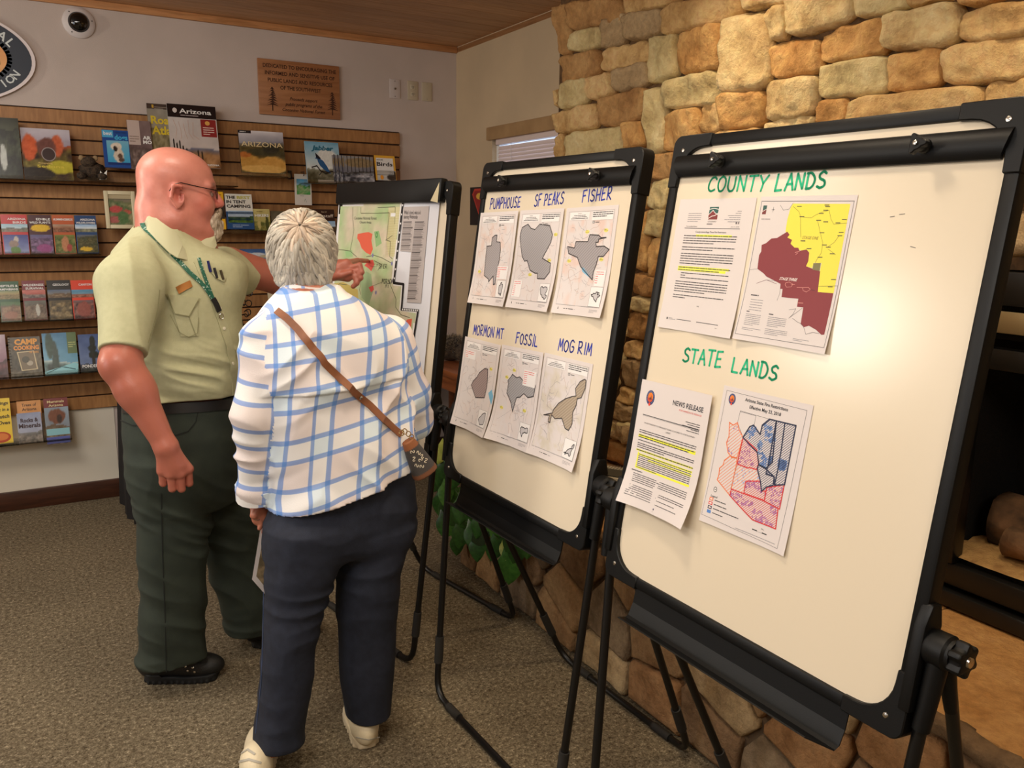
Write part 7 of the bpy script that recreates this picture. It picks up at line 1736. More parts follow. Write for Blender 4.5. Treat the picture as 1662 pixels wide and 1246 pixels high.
wall_ = union(whead+[(wtor, .05)]+warm+wlegs)
V, Q = nets(wall_, (.28, 1.98, .08), (1.15, 2.72, 1.66), .0036)
dn = fbm(V[:, 0]*30, V[:, 1]*30, V[:, 2]*30)[:, None]
np_mesh('body', V, Q, M_SKIN, woman, lina(np.array([186, 116, 92])+dn*24+0*V), WO)
rg = .5*(wk[0]+WS3)*0+wk[0]+np.array([.010, .004, -.008])-np.array(WO)
B().tube([rg+np.array([.0095*math.cos(t), .0095*math.sin(t)*.6, .0095*math.sin(t)*.8]) for t in np.linspace(0, 2*math.pi, 17)], .0012, 6, caps=False).build('ring', mat('silver', (220, 216, 206), .2, metal=1), woman, smooth=True)
# wrist watch band
# plaid shirt
def plaid():
    m = bpy.data.materials.new('blue_white_plaid'); m.use_nodes = True; nt = m.node_tree; b = nt.nodes['Principled BSDF']
    uv = nt.nodes.new('ShaderNodeUVMap'); uv.uv_map = 'plaid'; sp = nt.nodes.new('ShaderNodeSeparateXYZ'); nt.links.new(uv.outputs[0], sp.inputs[0])
    def math_(op, a, c=None, clamp=False):
        n = nt.nodes.new('ShaderNodeMath'); n.operation = op; n.use_clamp = clamp
        for i, q in enumerate((a, c)):
            if q is None: continue
            if isinstance(q, (int, float)): n.inputs[i].default_value = q
            else: nt.links.new(q, n.inputs[i])
        return n.outputs[0]
    nz = nt.nodes.new('ShaderNodeTexNoise'); nz.inputs['Scale'].default_value = 900; nt.links.new(uv.outputs[0], nz.inputs[0]); jit = math_('MULTIPLY', math_('SUBTRACT', nz.outputs[0], .5), .0035)
    def axis(o, per, c1, c2, hw):
        f = math_('FRACT', math_('DIVIDE', math_('ADD', o, jit), per)); out = None
        for c in (c1, c2):
            s = math_('MULTIPLY', math_('SUBTRACT', hw/per, math_('ABSOLUTE', math_('SUBTRACT', f, c))), 90, True)
            s = nt.nodes.new('ShaderNodeClamp') and s
            out = s if out is None else math_('MAXIMUM', out, s)
        band = math_('MULTIPLY', math_('SUBTRACT', (c2-c1)/2, math_('ABSOLUTE', math_('SUBTRACT', f, (c1+c2)/2))), 20, True)
        return out, band
    su, bu = axis(sp.outputs[0], .132, .25, .64, .0068); sv, bv = axis(sp.outputs[1], .124, .25, .66, .0068)
    def mix(f, a, c, bt='MIX', fac=None):
        n = nt.nodes.new('ShaderNodeMixRGB'); n.blend_type = bt
        for i, q in ((0, f), (1, a), (2, c)):
            if isinstance(q, tuple): n.inputs[i].default_value = q
            elif isinstance(q, (int, float)): n.inputs[i].default_value = q
            else: nt.links.new(q, n.inputs[i])
        return n.outputs[0]
    WHT, PNK, AQ, BLU = lin((238, 235, 232))+(1,), lin((234, 222, 218))+(1,), lin((220, 232, 238))+(1,), lin((86, 140, 214))+(1,)
    base = mix(math_('MULTIPLY', math_('SUBTRACT', 1.0, bu), math_('SUBTRACT', 1.0, bv)), WHT, PNK); base = mix(math_('MULTIPLY', bu, bv), base, AQ)
    c = mix(math_('MULTIPLY', su, .72), base, BLU); c = mix(math_('MULTIPLY', sv, .72), c, BLU)
    n2 = nt.nodes.new('ShaderNodeTexNoise'); n2.inputs['Scale'].default_value = 260; mp = nt.nodes.new('ShaderNodeMapping'); mp.inputs['Scale'].default_value = (1, 5, 1)
    nt.links.new(uv.outputs[0], mp.inputs[0]); nt.links.new(mp.outputs[0], n2.inputs[0])
    bp = nt.nodes.new('ShaderNodeBump'); bp.inputs['Strength'].default_value = .3; bp.inputs['Distance'].default_value = .002; nt.links.new(n2.outputs[0], bp.inputs['Height']); nt.links.new(bp.outputs[0], b.inputs['Normal'])
    nt.links.new(c, b.inputs['Base Color']); b.inputs['Roughness'].default_value = .8; b.inputs['Specular IOR Level'].default_value = .2; return m
M_PLAID = plaid()
wt = spx([(474, 462, 548, .075), (490, 446, 575, .105), (515, 428, 612, .13), (545, 418, 636, .145), (580, 420, 646, .15), (640, 432, 652, .15), (700, 440, 660, .16), (750, 440, 668, .17), (800, 437, 675, .18), (850, 436, 678, .18)], WY, p=2.3)
sl1 = union([(cap(P3(436, 552, 2.22), P3(414, 670, 2.20), .070, .055), 0), (cap(P3(414, 670, 2.20), P3(414, 785, 2.25), .055, .047), .02), (cap(P3(416, 782, 2.25), P3(418, 800, 2.26), .050, .049), .006)])
sl2 = union([(cap(P3(630, 552, 2.22), P3(664, 640, 2.22), .070, .058), 0), (cap(P3(664, 640, 2.22), P3(673, 682, 2.25), .058, .052), .02), (cap(P3(673, 682, 2.25), P3(656, 692, 2.38), .050, .044), .02)])
a0 = P3(414, 670, 2.20); a1 = P3(418, 806, 2.265); ad = _n(a1-a0); b1 = P3(658, 691, 2.37); bd = _n(P3(656, 692, 2.38)-P3(673, 682, 2.25))
hm0, hm1 = P3(445, 838, 2.16), P3(672, 771, 2.05); hmn = _n(np.cross(_n(hm1-hm0), np.array([0, 1, 0]))); hmn = hmn if hmn[2] > 0 else -hmn
YK0, YK1 = P3(455, 650, 2.09), P3(630, 618, 2.09)
def drape(P):
    z = P[:, 2]; zq = P.copy(); zq[:, 2] = z+.7*np.abs(P[:, 0]-.62); f = folds(P, .012, 7, 5, 21, (1, .5))+folds(zq, .010, 5, 13, 23)
    xl_ = np.clip((P[:, 0]-YK0[0])/(YK1[0]-YK0[0]), -.3, 1.3); zl = YK0[2]+(YK1[2]-YK0[2])*xl_; f = f+.008*np.clip((z-zl)/.004, 0, 1)*np.clip((zl+.16-z)/.16, 0, 1)*(P[:, 1] < WY-.02)
    f = f+.0*np.exp(-((z-(P3(500, 655, 2.1)[2]-.12*(P[:, 0]-.6)))/.012)**2)*(P[:, 1] < WY)
    return f
def wshirt(P):
    t = wt(P)-drape(P); t = np.maximum(t, -((P-hm0)@hmn))
    a = np.maximum(sl1(P)-folds(P, .008, 7, 16, 25), (P-a1)@ad); b_ = np.maximum(sl2(P)-folds(P, .005, 9, 18, 27), (P-b1)@bd)
    d = smin(smin(t, a, .018), b_, .018); return np.maximum(d, -cap(WH_+np.array([0, 0, -.02]), P3(498, 472, 2.25), .050, .052)(P))
V, Q = nets(wshirt, (.26, 1.98, .66), (1.06, 2.60, 1.42), .004)
fc = V[Q[:, 0]]; cls = np.argmin(np.stack([wt(fc), sl1(fc)+.004, sl2(fc)+.004], 1), 1)
L_ = V[Q].reshape(-1, 3); lc = np.repeat(cls, 4); uvs = np.zeros((len(L_), 2))
ctr = np.array([P3(550, 650, WY)[0], WY]); m0 = lc == 0
ang = np.arctan2(-(L_[:, 1]-ctr[1]), L_[:, 0]-ctr[0]); xx = (L_[:, 0]-ctr[0])
front = L_[:, 1] < WY+.03
tu = np.where(front, np.sign(xx)*(np.abs(xx)+.35*np.clip(np.abs(xx)-.10, 0, 1)), ang*.2)+.10*(L_[:, 2]-1.05)*0-.12*(L_[:, 2]-1.05)
tv = L_[:, 2]-(.14+.22*np.clip((1.15-L_[:, 2])/.35, 0, 1))*xx-.25*xx*xx*np.clip((L_[:, 2]-1.1)/.2, 0, 1)*-1
uvs[m0, 0] = tu[m0]+.02; uvs[m0, 1] = tv[m0]+.045
for k, (s_, e_) in ((1, (P3(436, 552, 2.22), a1)), (2, (P3(630, 552, 2.22), P3(676, 700, 2.25)))):
    m = lc == k; ax_ = _n(e_-s_); r_v = L_[m]-s_; al = r_v@ax_; side = _n(np.cross(ax_, np.array([0, 1, 0]))); dp_ = np.cross(ax_, side)
    uvs[m, 0] = np.arctan2(r_v@side, r_v@dp_)*.055+.03*k; uvs[m, 1] = -al+.06*k
ws = np_mesh('plaid_shirt', V, Q, M_PLAID, woman, None, WO)
ul = ws.data.uv_layers.new(name='plaid'); ul.data.foreach_set('uv', uvs.astype(np.float32).ravel())
# collar band standing at the neck
vs = []; N = 25; cc0 = P3(502, 470, 2.245)
for i in range(N):
    t = 2*math.pi*i/(N-1)
    for rr, dz in ((.064, .022), (.078, -.012), (.082, -.026), (.076, -.026), (.060, .020)):
        vs.append(cc0+np.array([rr*1.05*math.cos(t), rr*.95*math.sin(t), dz+.012*math.sin(t)-.006*math.cos(t)])-np.array(WO))
fs = [(i*5+k, i*5+(k+1) % 5, i*5+5+(k+1) % 5, i*5+5+k) for i in range(N-1) for k in range(5)]
co = B().add(vs, fs).build('collar', M_PLAID, woman, smooth=True); ul = co.data.uv_layers.new(name='plaid')
for lp in co.data.loops:
    p = co.data.vertices[lp.vertex_index].co; ul.data[lp.index].uv = (p.x*.9+.01+math.atan2(p.y-(cc0[1]-WO[1]), p.x-(cc0[0]-WO[0]))*.03, p.z*1.4+.02)
# turned-up cuff
def cuff(c, ax_, r, h_):
    ax_ = _n(ax_); side = _n(np.cross(ax_, [0, 1, 0])); dp_ = np.cross(ax_, side); vs = []; N = 21
    for i in range(N):
        t = 2*math.pi*i/(N-1)
        for rr, d_ in ((r, -h_), (r+.005, -h_+.004), (r+.006, 0), (r-.006, .002)):
            w_ = rr+.002*math.sin(3*t+d_*200); vs.append(np.array(c)+side*w_*math.cos(t)+dp_*w_*math.sin(t)+ax_*d_-np.array(WO))
    fs = [(i*4+k, i*4+(k+1) % 4, i*4+4+(k+1) % 4, i*4+4+k) for i in range(N-1) for k in range(4)]
    o = B().add(vs, fs).build('cuff', M_PLAID, woman, smooth=True); ul = o.data.uv_layers.new(name='plaid')
    for lp in o.data.loops:
        k = lp.vertex_index; ul.data[lp.index].uv = ((k//4)*.016, (k % 4)*.012+.03)
cuff(a1, ad, .053, .045); # yoke flap seam and little grey logo tab
pt = [hit(wshirt, u, v) for u, v in ((545, 615), (559, 611), (551, 624))]
B().add([p+n_*.002-np.array(WO) for p, n_ in pt]+[p+n_*.0005-np.array(WO) for p, n_ in pt], [(0, 1, 2), (5, 4, 3), (0, 3, 4, 1), (1, 4, 5, 2), (2, 5, 3, 0)]).build('logo_tab', mat('grey_tab', (120, 130, 132), .5), woman)
# jeans
wp = spx([(760, 446, 662, .12), (800, 441, 668, .14), (840, 438, 667, .15), (870, 437, 660, .14), (884, 440, 654, .12)], 2.21, p=2.3)
wl = spx([(850, 437, 548, .11), (902, 436, 545, .11), (951, 432, 534, .10), (1024, 430, 512, .09), (1105, 425, 502, .082), (1170, 418, 492, .08), (1256, 408, 486, .08)], 2.18, p=2.2)
wrg = spx([(850, 552, 664, .11), (902, 553, 648, .11), (951, 554, 640, .10), (1024, 553, 638, .09), (1105, 557, 634, .082), (1150, 564, 630, .08), (1205, 573, 625, .08)], 2.19, p=2.2)
jzL, jzR = P3(447, 1230, 2.10)[2], P3(598, 1183, 2.11)[2]
def jeans(P):
    z = P[:, 2]; f = folds(P, .005, 5, 10, 31)+.5*folds(P, .005, 12, 5, 33); k = np.exp(-((z-.50)/.09)**2)
    a = np.maximum(wl(P)-f-k*folds(P, .006, 3, 22, 35), jzL-z); b_ = np.maximum(wrg(P)-f-k*folds(P, .006, 3, 22, 37), jzR-z)
    lg = smin(a, b_, .006); return smin(wp(P)-f, lg, .04)
V, Q = nets(jeans, (.34, 1.98, .02), (.98, 2.46, .98), .005)
M_JEAN = mat('dark_denim', (30, 36, 52), .85, noise=((22, 27, 42), 40, 4), bump=.2, bscale=600)
np_mesh('jeans', V, Q, M_JEAN, woman, None, WO)
M_ST = mat('denim_stitch', (60, 76, 110), .8)
ribbon(jeans, [(428, 960), (427, 1040), (424, 1110), (415, 1190)], .0025, .0, 'side_seam', M_ST, woman, WO)
# white sneakers
M_SNK = mat('cream_leather_sneaker', (226, 212, 180), .5, bump=.1, bscale=150); M_SNS = mat('cream_rubber_sole', (206, 190, 160), .6)
s1, fs1 = boot(np.array([.415, 2.09, 0]), np.array([.50, 2.35, 0]), M_SNK, M_SNS, woman, WO, .046, .075, name='sneaker')
s2, fs2 = boot(np.array([.755, 2.125, 0]), np.array([.80, 2.385, 0]), M_SNK, M_SNS, woman, WO, .043, .07, name='sneaker')
M_GR = mat('sneaker_grey_trim', (176, 170, 156), .5)
for F_, pr_ in ((fs1, s1), (fs2, s2)): pass
ribbon(fs1, [(392, 1222), (402, 1216), (414, 1224)], .006, .0, 'trim_stripe', M_GR, s1, WO); ribbon(fs1, [(388, 1236), (404, 1232), (424, 1238)], .006, .0, 'trim_stripe', M_GR, s1, WO)
ribbon(fs2, [(578, 1196), (598, 1200), (616, 1196)], .004, .0, 'trim_stripe', M_GR, s2, WO)
# hair: scalp-hugging base plus layered locks from the crown
hc = WH_+np.array([0, 0, .002]); rx, ry, rz = .089, .100, .103
crown = _n(-wvd*.80+np.array([0, 0, .62])-wr*.06)
e1 = _n(np.cross(crown, wr)); e1 = e1 if e1[2] > 0 else -e1; e2 = np.cross(crown, e1)
hbase = union([(ell(hc, (rx*.97, ry*.97, rz*.97)), 0), (ell(hc-wvd*.012+np.array([0, 0, -.055]), (.074, .066, .068)), .03)])
facecut = lambda P: ((P-(WH_+wvd*.055))@wvd)
hb = lambda P: np.maximum(np.maximum(hbase(P)-.003*vnoise(P[:, 0]*70, P[:, 1]*70, P[:, 2]*18), facecut(P)-.12*np.clip((P[:, 2]-WH_[2])/.1, 0, 1)), (WH_[2]-.108)-P[:, 2])
V, Q = nets(hb, WH_-.15, WH_+.15, .004); hn = vnoise(V[:, 0]*60, V[:, 1]*60, V[:, 2]*14)[:, None]
hair = np_mesh('hair', V, Q, ink_mat('grey_hair', .7), woman, lina(np.array([168, 160, 142])+hn*26+0*V), WO)
rn = np.random.RandomState(12); lv = []; lf_ = []; lcol = []
for k in range(3200):
    phi = rn.uniform(0, 2*math.pi); th0 = 2.35*rn.uniform(.0, 1)**.75+.02; Lk = rn.uniform(.45, .95); sw = rn.uniform(.1, .5)*(1 if k % 3 else -.4); lay = rn.uniform(-.02, .055); w0 = rn.uniform(.0016, .0034)
    seg = 8; pts_ = []; ok = True
    for i in range(seg):
        t = i/(seg-1); th = th0+Lk*t; ph = phi+sw*t*.6+.05*math.sin(k+t*3)
        d = crown*math.cos(th)+(e1*math.cos(ph)+e2*math.sin(ph))*math.sin(th)
        p = hc+d*np.array([rx, ry, rz])*(1+lay*(.4+.6*math.sin(math.pi*min(1, t*1.1)))+.012+.10*min(1, max(0, (-.02-math.cos(th)*0-(d[2]*rz))/.07)))
        if p[2] < hc[2]-.075: # hang down the nape
            ex = (hc[2]-.075)-p[2]; q = p-hc; p = hc+np.array([q[0]*1.0, q[1]*1.0, q[2]]); p = p+d*np.array([1, 1, 0])*min(.028, ex*.75)
        pts_.append(p)
    if pts_[-1][2] < hc[2]-.120-rn.uniform(-.010, .012):
        zc = hc[2]-.120-rn.uniform(-.010, .010); pts_ = [p for p in pts_ if p[2] > zc]
        if len(pts_) < 3: continue
        ts = np.linspace(0, len(pts_)-1, seg); pts_ = [pts_[int(t)]*(1-t%1)+pts_[min(int(t)+1, len(pts_)-1)]*(t%1) for t in ts]
    fd = [(p-WH_)@wvd for p in pts_]
    if max(fd) > .062+.08*max(0, (pts_[-1][2]-WH_[2])/.1): continue
    base = len(lv); n3 = 4; tone = rn.uniform(-24, 24)+16*math.cos(phi*5); c = np.array([184, 176, 162])+tone*np.array([1, .98, .92])
    if th0 < .25: c = c+np.array([10, -2, -8])
    for i, p in enumerate(pts_):
        tg = _n(pts_[min(i+1, seg-1)]-pts_[max(i-1, 0)]); nrm = _n(p-hc); s = _n(np.cross(tg, nrm)); w_ = w0*(1-.75*(i/(seg-1))**2)*(1.7 if i else 1)
        for a, b_ in ((-1, 0), (0, .55), (1, 0), (0, -.4)): lv.append(p+s*w_*a*1.5+nrm*w_*b_-np.array(WO)); lcol.append(lina(c*(1-.10*(i == seg-1))))
    for i in range(seg-1):
        for j in range(4): lf_.append((base+i*4+j, base+i*4+(j+1) % 4, base+i*4+4+(j+1) % 4, base+i*4+4+j))
lo_ = np_mesh('hair_locks', np.array(lv), np.array(lf_), ink_mat('grey_hair', .55), hair, np.array(lcol), (0, 0, 0)); lo_['kind'] = 'stuff'
# spectacle arm glinting beside her hair
gg = WH_+wvd*.075-wr*.088
B().tube([gg-wvd*.03-np.array(WO)+np.array([0, 0, .012]), gg-np.array(WO)+np.array([0, 0, .008]), gg+wvd*.045-np.array(WO)+wr*.02], .0018, 6).build('eyeglasses', M_BOLT, woman, smooth=True)
# cross-body bag: a thing she carries
BO = tuple(P3(690, 745, 2.10))
bag = tag(empty('crossbody_bag', BO), 'small grey patterned crossbody bag on a tan leather strap over the plaid shirt', 'bag')
M_TAN = mat('tan_leather_strap', (142, 88, 54), .5, noise=((122, 72, 42), 30, 3))
ribbon(wshirt, [(450, 505), (466, 517), (484, 535), (505, 562), (527, 588), (550, 612), (575, 636), (600, 658), (622, 680), (640, 697), (650, 705)], .019, .003, 'strap', M_TAN, bag, BO, th=.003)
q0, qn = hit(wshirt, 583, 643); mm = Vector(qn).to_track_quat('Z', 'Y').to_matrix().to_4x4(); mm.translation = Vector(q0+qn*.007-np.array(BO)); B().lathe([(.005, 0), (.005, .002), (.002, .004)], 12, mm).build('rivet', M_BOLT, bag)
bt0, bt1 = P3(659, 709, 2.06), P3(693, 772, 2.07); bdir = _n(bt1-bt0); bs = _n(np.cross(bdir, [0, 1, 0])); bs = bs if bs[0] > 0 else -bs; bn = np.cross(bs, bdir)
R_ = np.stack([bs, bn, bdir], 1)
def pouch(P):
    q = (P-bt0)@R_; t = np.clip(q[:, 2]/.125, 0, 1); w_ = .014+.024*t**.8; d_ = .010+.020*t; k = (np.abs(q[:, 0]/w_)**2.6+np.abs(q[:, 1]/d_)**2.4)**(1/2.5)
    d = (k-1)*np.minimum(w_, d_); return smin(np.maximum(np.maximum(d, -q[:, 2]+.012), q[:, 2]-.128), np.full(len(P), 1.0), 0)
V, Q = nets(pouch, np.minimum(bt0, bt1)-.06, np.maximum(bt0, bt1)+.07, .0028); qq = (V-bt0)@R_
cp2 = np.tile(np.array([70., 66, 64]), (len(V), 1)); cp2[qq[:, 2] > .112] = (120, 76, 50); cp2[qq[:, 2] < .034] = (150, 92, 56)
pc = np_mesh('pouch', V, Q, ink_mat('bag_fabric', .6), bag, lina(cp2), BO)
pb = B()
for (a, c_, rot) in ((-.004, .050, .4), (.010, .064, 1.2), (-.010, .072, 2.1), (.006, .086, .2), (-.012, .094, 1.0), (.018, .098, 2.4), (.0, .106, .7), (.014, .080, 1.8)):
    ce = bt0+bdir*c_+bs*a; ld = _n(ce-CAM_C); pp = []
    for t in np.linspace(-2.4, 2.4, 9): x_, y_ = .006*math.sin(t), .0045*math.sin(2*t)/1.2; pp.append(ce+bs*(x_*math.cos(rot)-y_*math.sin(rot))+bdir*(x_*math.sin(rot)+y_*math.cos(rot)))
    rr = []
    for p in pp:
        t = float(np.linalg.norm(p-CAM_C))-.12; dd = _n(p-CAM_C)
        for _ in range(60):
            s = float(pouch((CAM_C+dd*t)[None])[0]); t += s*.7
            if abs(s) < 4e-4: break
        rr.append(CAM_C+dd*(t-.0005)-np.array(BO))
    pb.tube(rr, .0011, 5)
po = pb.build('white_scribble_pattern', mat('cream_print', (226, 214, 190), .7), pc, smooth=True); po.parent = pc
bk = B()
for k, (u, v) in enumerate(((652, 702), (657, 700), (663, 704), (668, 709))):
    c_ = P3(u, v, 2.055)-np.array(BO); bk.tube([c_+np.array([.007*math.cos(t), .003*math.sin(t), .007*math.sin(t)]) for t in np.linspace(0, 2*math.pi, 13)], .0014, 6, caps=False)
bk.build('buckle', mat('brass', (196, 170, 120), .25, metal=1), bag, smooth=True)
# folded map in her left hand
MO = P3(428, 900, 2.33); fm = tag(empty('folded_map', MO), 'folded white map sheet held low in the woman\'s hand', 'map')
qd = [(424, 850), (446, 852), (442, 978), (409, 940)]
vv = [P3(u, v, 2.335)-np.array(MO) for u, v in qd]; v2 = [p+np.array([.003, .004, 0]) for p in vv]
B().add(vv+v2, [(0, 1, 2, 3), (7, 6, 5, 4), (0, 4, 5, 1), (1, 5, 6, 2), (2, 6, 7, 3), (3, 7, 4, 0)]).build('sheet', M_PAPER, fm)
p = Print(); ql = [(427, 872), (442, 880), (438, 962), (416, 935)]; pts2 = [P3(u, v, 2.3345)-np.array(MO) for u, v in ql]
o = B().add(pts2+[q+np.array([0, .0004, 0]) for q in pts2], [(0, 1, 2, 3)]).build('print', mat('brown_map_print', (170, 146, 110), .6, noise=((110, 96, 70), 60, 4)), fm)
# ------------------------------------------------------------------ side table with a plush porcupine
M_TAB = wood('reddish_table_wood', (146, 84, 46), (112, 60, 32), (10, 1.2, 10), .35, 4, coat=.2)
TX, TY0, TY1, TZ = 1.965, 3.50, 4.96, .75
tb_ = tag(empty('side_table', (TX, TY0, 0)), 'reddish brown wooden table under the window behind the easels', 'table')
Wt, Lt = XR-.03-TX, TY1-TY0
B().box((0, 0, TZ-.038), (Wt, Lt, TZ)).build('table_top', M_TAB, tb_, bevel=.008)
B().box((.03, .03, TZ-.125), (Wt-.03, Lt-.03, TZ-.040)).build('apron', M_TAB, tb_, bevel=.003)
for x, y in ((.03, .03), (Wt-.09, .03), (.03, Lt-.09), (Wt-.09, Lt-.09)): B().box((x, y, 0), (x+.06, y+.06, TZ-.12)).build('leg', M_TAB, tb_, bevel=.004)
c = at(737, 588, Z=TZ); PC = np.array([c[0]+.02, c[1]+.08, TZ])
pp = tag(empty('plush_porcupine', PC), 'shaggy grey brown plush porcupine sitting on the reddish table', 'toy')
V, Q = nets(union([(ell((0, 0, .07), (.11, .085, .07)), 0), (ell((.02, -.085, .055), (.04, .05, .042)), .03), (cap((.02, -.13, .045), (.02, -.15, .042), .018, .012), .02)]), (-.2, -.2, -.01), (.2, .2, .2), .008)
np_mesh('body', V, Q, mat('porcupine_fur', (92, 76, 58), .95, noise=((46, 36, 28), 50, 5), bump=1, bscale=90), pp)
rn = np.random.RandomState(4); qb = B()
for k in range(900):
    a, z_ = rn.uniform(0, 2*math.pi), rn.uniform(-.1, 1); r = math.sqrt(1-z_*z_); d = np.array([r*math.cos(a), r*math.sin(a), z_]); p = np.array([0, 0, .07])+d*np.array([.11, .085, .07])*.97
    q = p+_n(d+np.array([0, .55, .1])+rn.uniform(-.3, .3, 3))*rn.uniform(.014, .032); qb.tube([p, q], [.0022, .0005], 4, caps=False)
for s_, f_ in (('quills', None),):
    o = qb.build('quills', mat('quill_mix', (150, 132, 104), .8, noise=((40, 32, 26), 70, 3)), pp); o['kind'] = 'stuff'
for x in (-.005, .045): B().add(*blobm((x, -.085, .095), (.012, .006, .013), 2, 10, 8, .02)).build('ear', mat('dark_ear', (48, 36, 28), .9), pp, smooth='all')
B().add(*blobm((.02, -.163, .045), (.008, .007, .007), 2, 10, 8, .02)).build('nose', M_BLK, pp, smooth='all')
# ------------------------------------------------------------------ cloth-covered display table behind the man, rack and card
M_CLO = mat('black_tablecloth', (22, 19, 20), .9, bump=.2, bscale=300)
CT = tag(empty('cloth_draped_table', (.36, 4.52, 0)), 'small display table hidden under a floor-length black cloth behind the man', 'table')
nx_, nz_ = 90, 10; W_, D_, H_ = .95, .46, .72; per = []
for k in range(nx_): per.append(k/nx_)
def perim(t):
    L = 2*(W_+D_); s = t*L
    if s < W_: return (s, 0, 0, -1)
    if s < W_+D_: return (W_, s-W_, 1, 0)
    if s < 2*W_+D_: return (W_-(s-W_-D_), D_, 0, 1)
    return (0, D_-(s-2*W_-D_), -1, 0)
vs = []
for j in range(nz_+1):
    z = H_*(1-j/nz_); a = (j/nz_)
    for k in range(nx_):
        x, y, nx2, ny2 = perim(k/nx_); w_ = a*(.016*math.sin(k*.9)+.010*math.sin(k*2.1+1)); dd = min(max(w_+.01*a, -.02), .022 if ny2 > 0 else .05); vs.append((x+nx2*dd, y+ny2*min(dd, .015), z))
fs = [(j*nx_+k, j*nx_+(k+1) % nx_, (j+1)*nx_+(k+1) % nx_, (j+1)*nx_+k) for j in range(nz_) for k in range(nx_)]+[tuple(range(nx_-1, -1, -1))]
B().add(vs, fs).build('tablecloth', M_CLO, CT, smooth=True)
B().box((.03, .03, .66), (W_-.03, D_-.03, .70)).build('table_top', M_TAB, CT)
for x, y in ((.05, .05), (W_-.09, .05), (.05, D_-.09), (W_-.09, D_-.09)): B().box((x, y, 0), (x+.04, y+.04, .66)).build('leg', M_TAB, CT)
rp = at(392, 540, Y=4.70); WR = tag(empty('wire_card_rack', (rp[0], 4.70, .722)), 'black wire card rack with curled hooks standing behind the man', 'rack')
top = at(380, 468, Y=4.70)[2]-.722
B().tube([(0, 0, 0), (0, 0, top)], .006, 8).build('pole', M_TUBE, WR, smooth=True)
B().lathe([(.09, 0), (.09, .012), (.02, .018), (.008, .03)], 24).build('base', M_TUBE, WR, smooth=True)
k = 0; z = .10
while z < top-.02:
    for a in (0, 1.57, 3.14, 4.71):
        a2 = a+k*.5; pts_ = [(0, 0, z)]+[((.05+.018*math.sin(t))*math.cos(a2), (.05+.018*math.sin(t))*math.sin(a2), z+.012-.018*math.cos(t)) for t in np.linspace(-1.2, 4.2, 9)]
        B().tube(pts_, .003, 5).build('curled_hook', M_TUBE, WR, smooth=True)
    z += .055; k += 1
a, b_ = at(434, 475, Y=4.62), at(468, 472, Y=4.62); CD = tag(empty('blank_sign_card', (a[0], 4.62, .722)), 'plain cream card standing behind the grey-haired woman\'s shoulder', 'sign')
h_ = a[2]-.722; o = B().prism([(0.03, 0), (.20, 0), (.16, h_+.012), (0, h_)], 0, .004, Matrix(((1, 0, 0, 0), (0, 0, -1, 0), (0, 1, 0, 0), (0, 0, 0, 1)))).build('card', mat('cream_card', (214, 202, 170), .7), CD)
B().box((.04, -.004, 0), (.18, .06, .006)).build('card_foot', mat('cream_card', (214, 202, 170), .7), CD)
# ------------------------------------------------------------------ trailing pothos on the far end of the hearth
PL = tag(empty('pothos_plant', (1.86, 2.98, ZH-.002)), 'trailing green pothos plant hanging over the far end of the stone hearth', 'plant')
PO_ = np.array([1.86, 2.98, ZH-.002])
B().lathe([(.075, 0), (.095, .10), (.105, .15), (.112, .155), (.112, .175), (.10, .175), (.098, .15), (.02, .14)], 28).build('pot', mat('terracotta_brown', (110, 70, 48), .7, bump=.2), PL, smooth=True)
def leaf_mesh(name, m):
    V_ = []; n = 9; out = []
    for i in range(n+1):
        t = i/n; w_ = .5*(math.sin(math.pi*min(1, t*.92+.08))**.75)*(1-.35*t)+(.06 if i == 0 else 0); w_ = 0 if i == n else w_
        z = -.18*t*t
        back = -.10 if i == 0 else 0
        for k, s in enumerate((-1, -.5, 0, .5, 1)): V_.append((s*w_*.85, t+back*abs(s)*2*(1-t), z+.10*abs(s)*w_*2*.5-.05*(abs(s) > .9)))
    f = [(i*5+k, i*5+k+1, i*5+6+k, i*5+5+k) for i in range(n) for k in range(4)]
    me = bpy.data.meshes.new(name); me.from_pydata(V_, [], f); me.materials.append(m); me.shade_smooth(); return me
LM = [leaf_mesh('leaf', mat('pothos_leaf_green', (52, 104, 40), .35, noise=((36, 78, 30), 6, 3), spec=.6)), leaf_mesh('leaf_mid', mat('pothos_leaf_mid', (84, 140, 56), .35, noise=((60, 112, 42), 6, 3))), leaf_mesh('leaf_pale', mat('pothos_leaf_pale', (196, 204, 104), .4, noise=((158, 180, 80), 4, 3))), leaf_mesh('leaf_dark', mat('pothos_leaf_dark', (26, 52, 26), .35))]
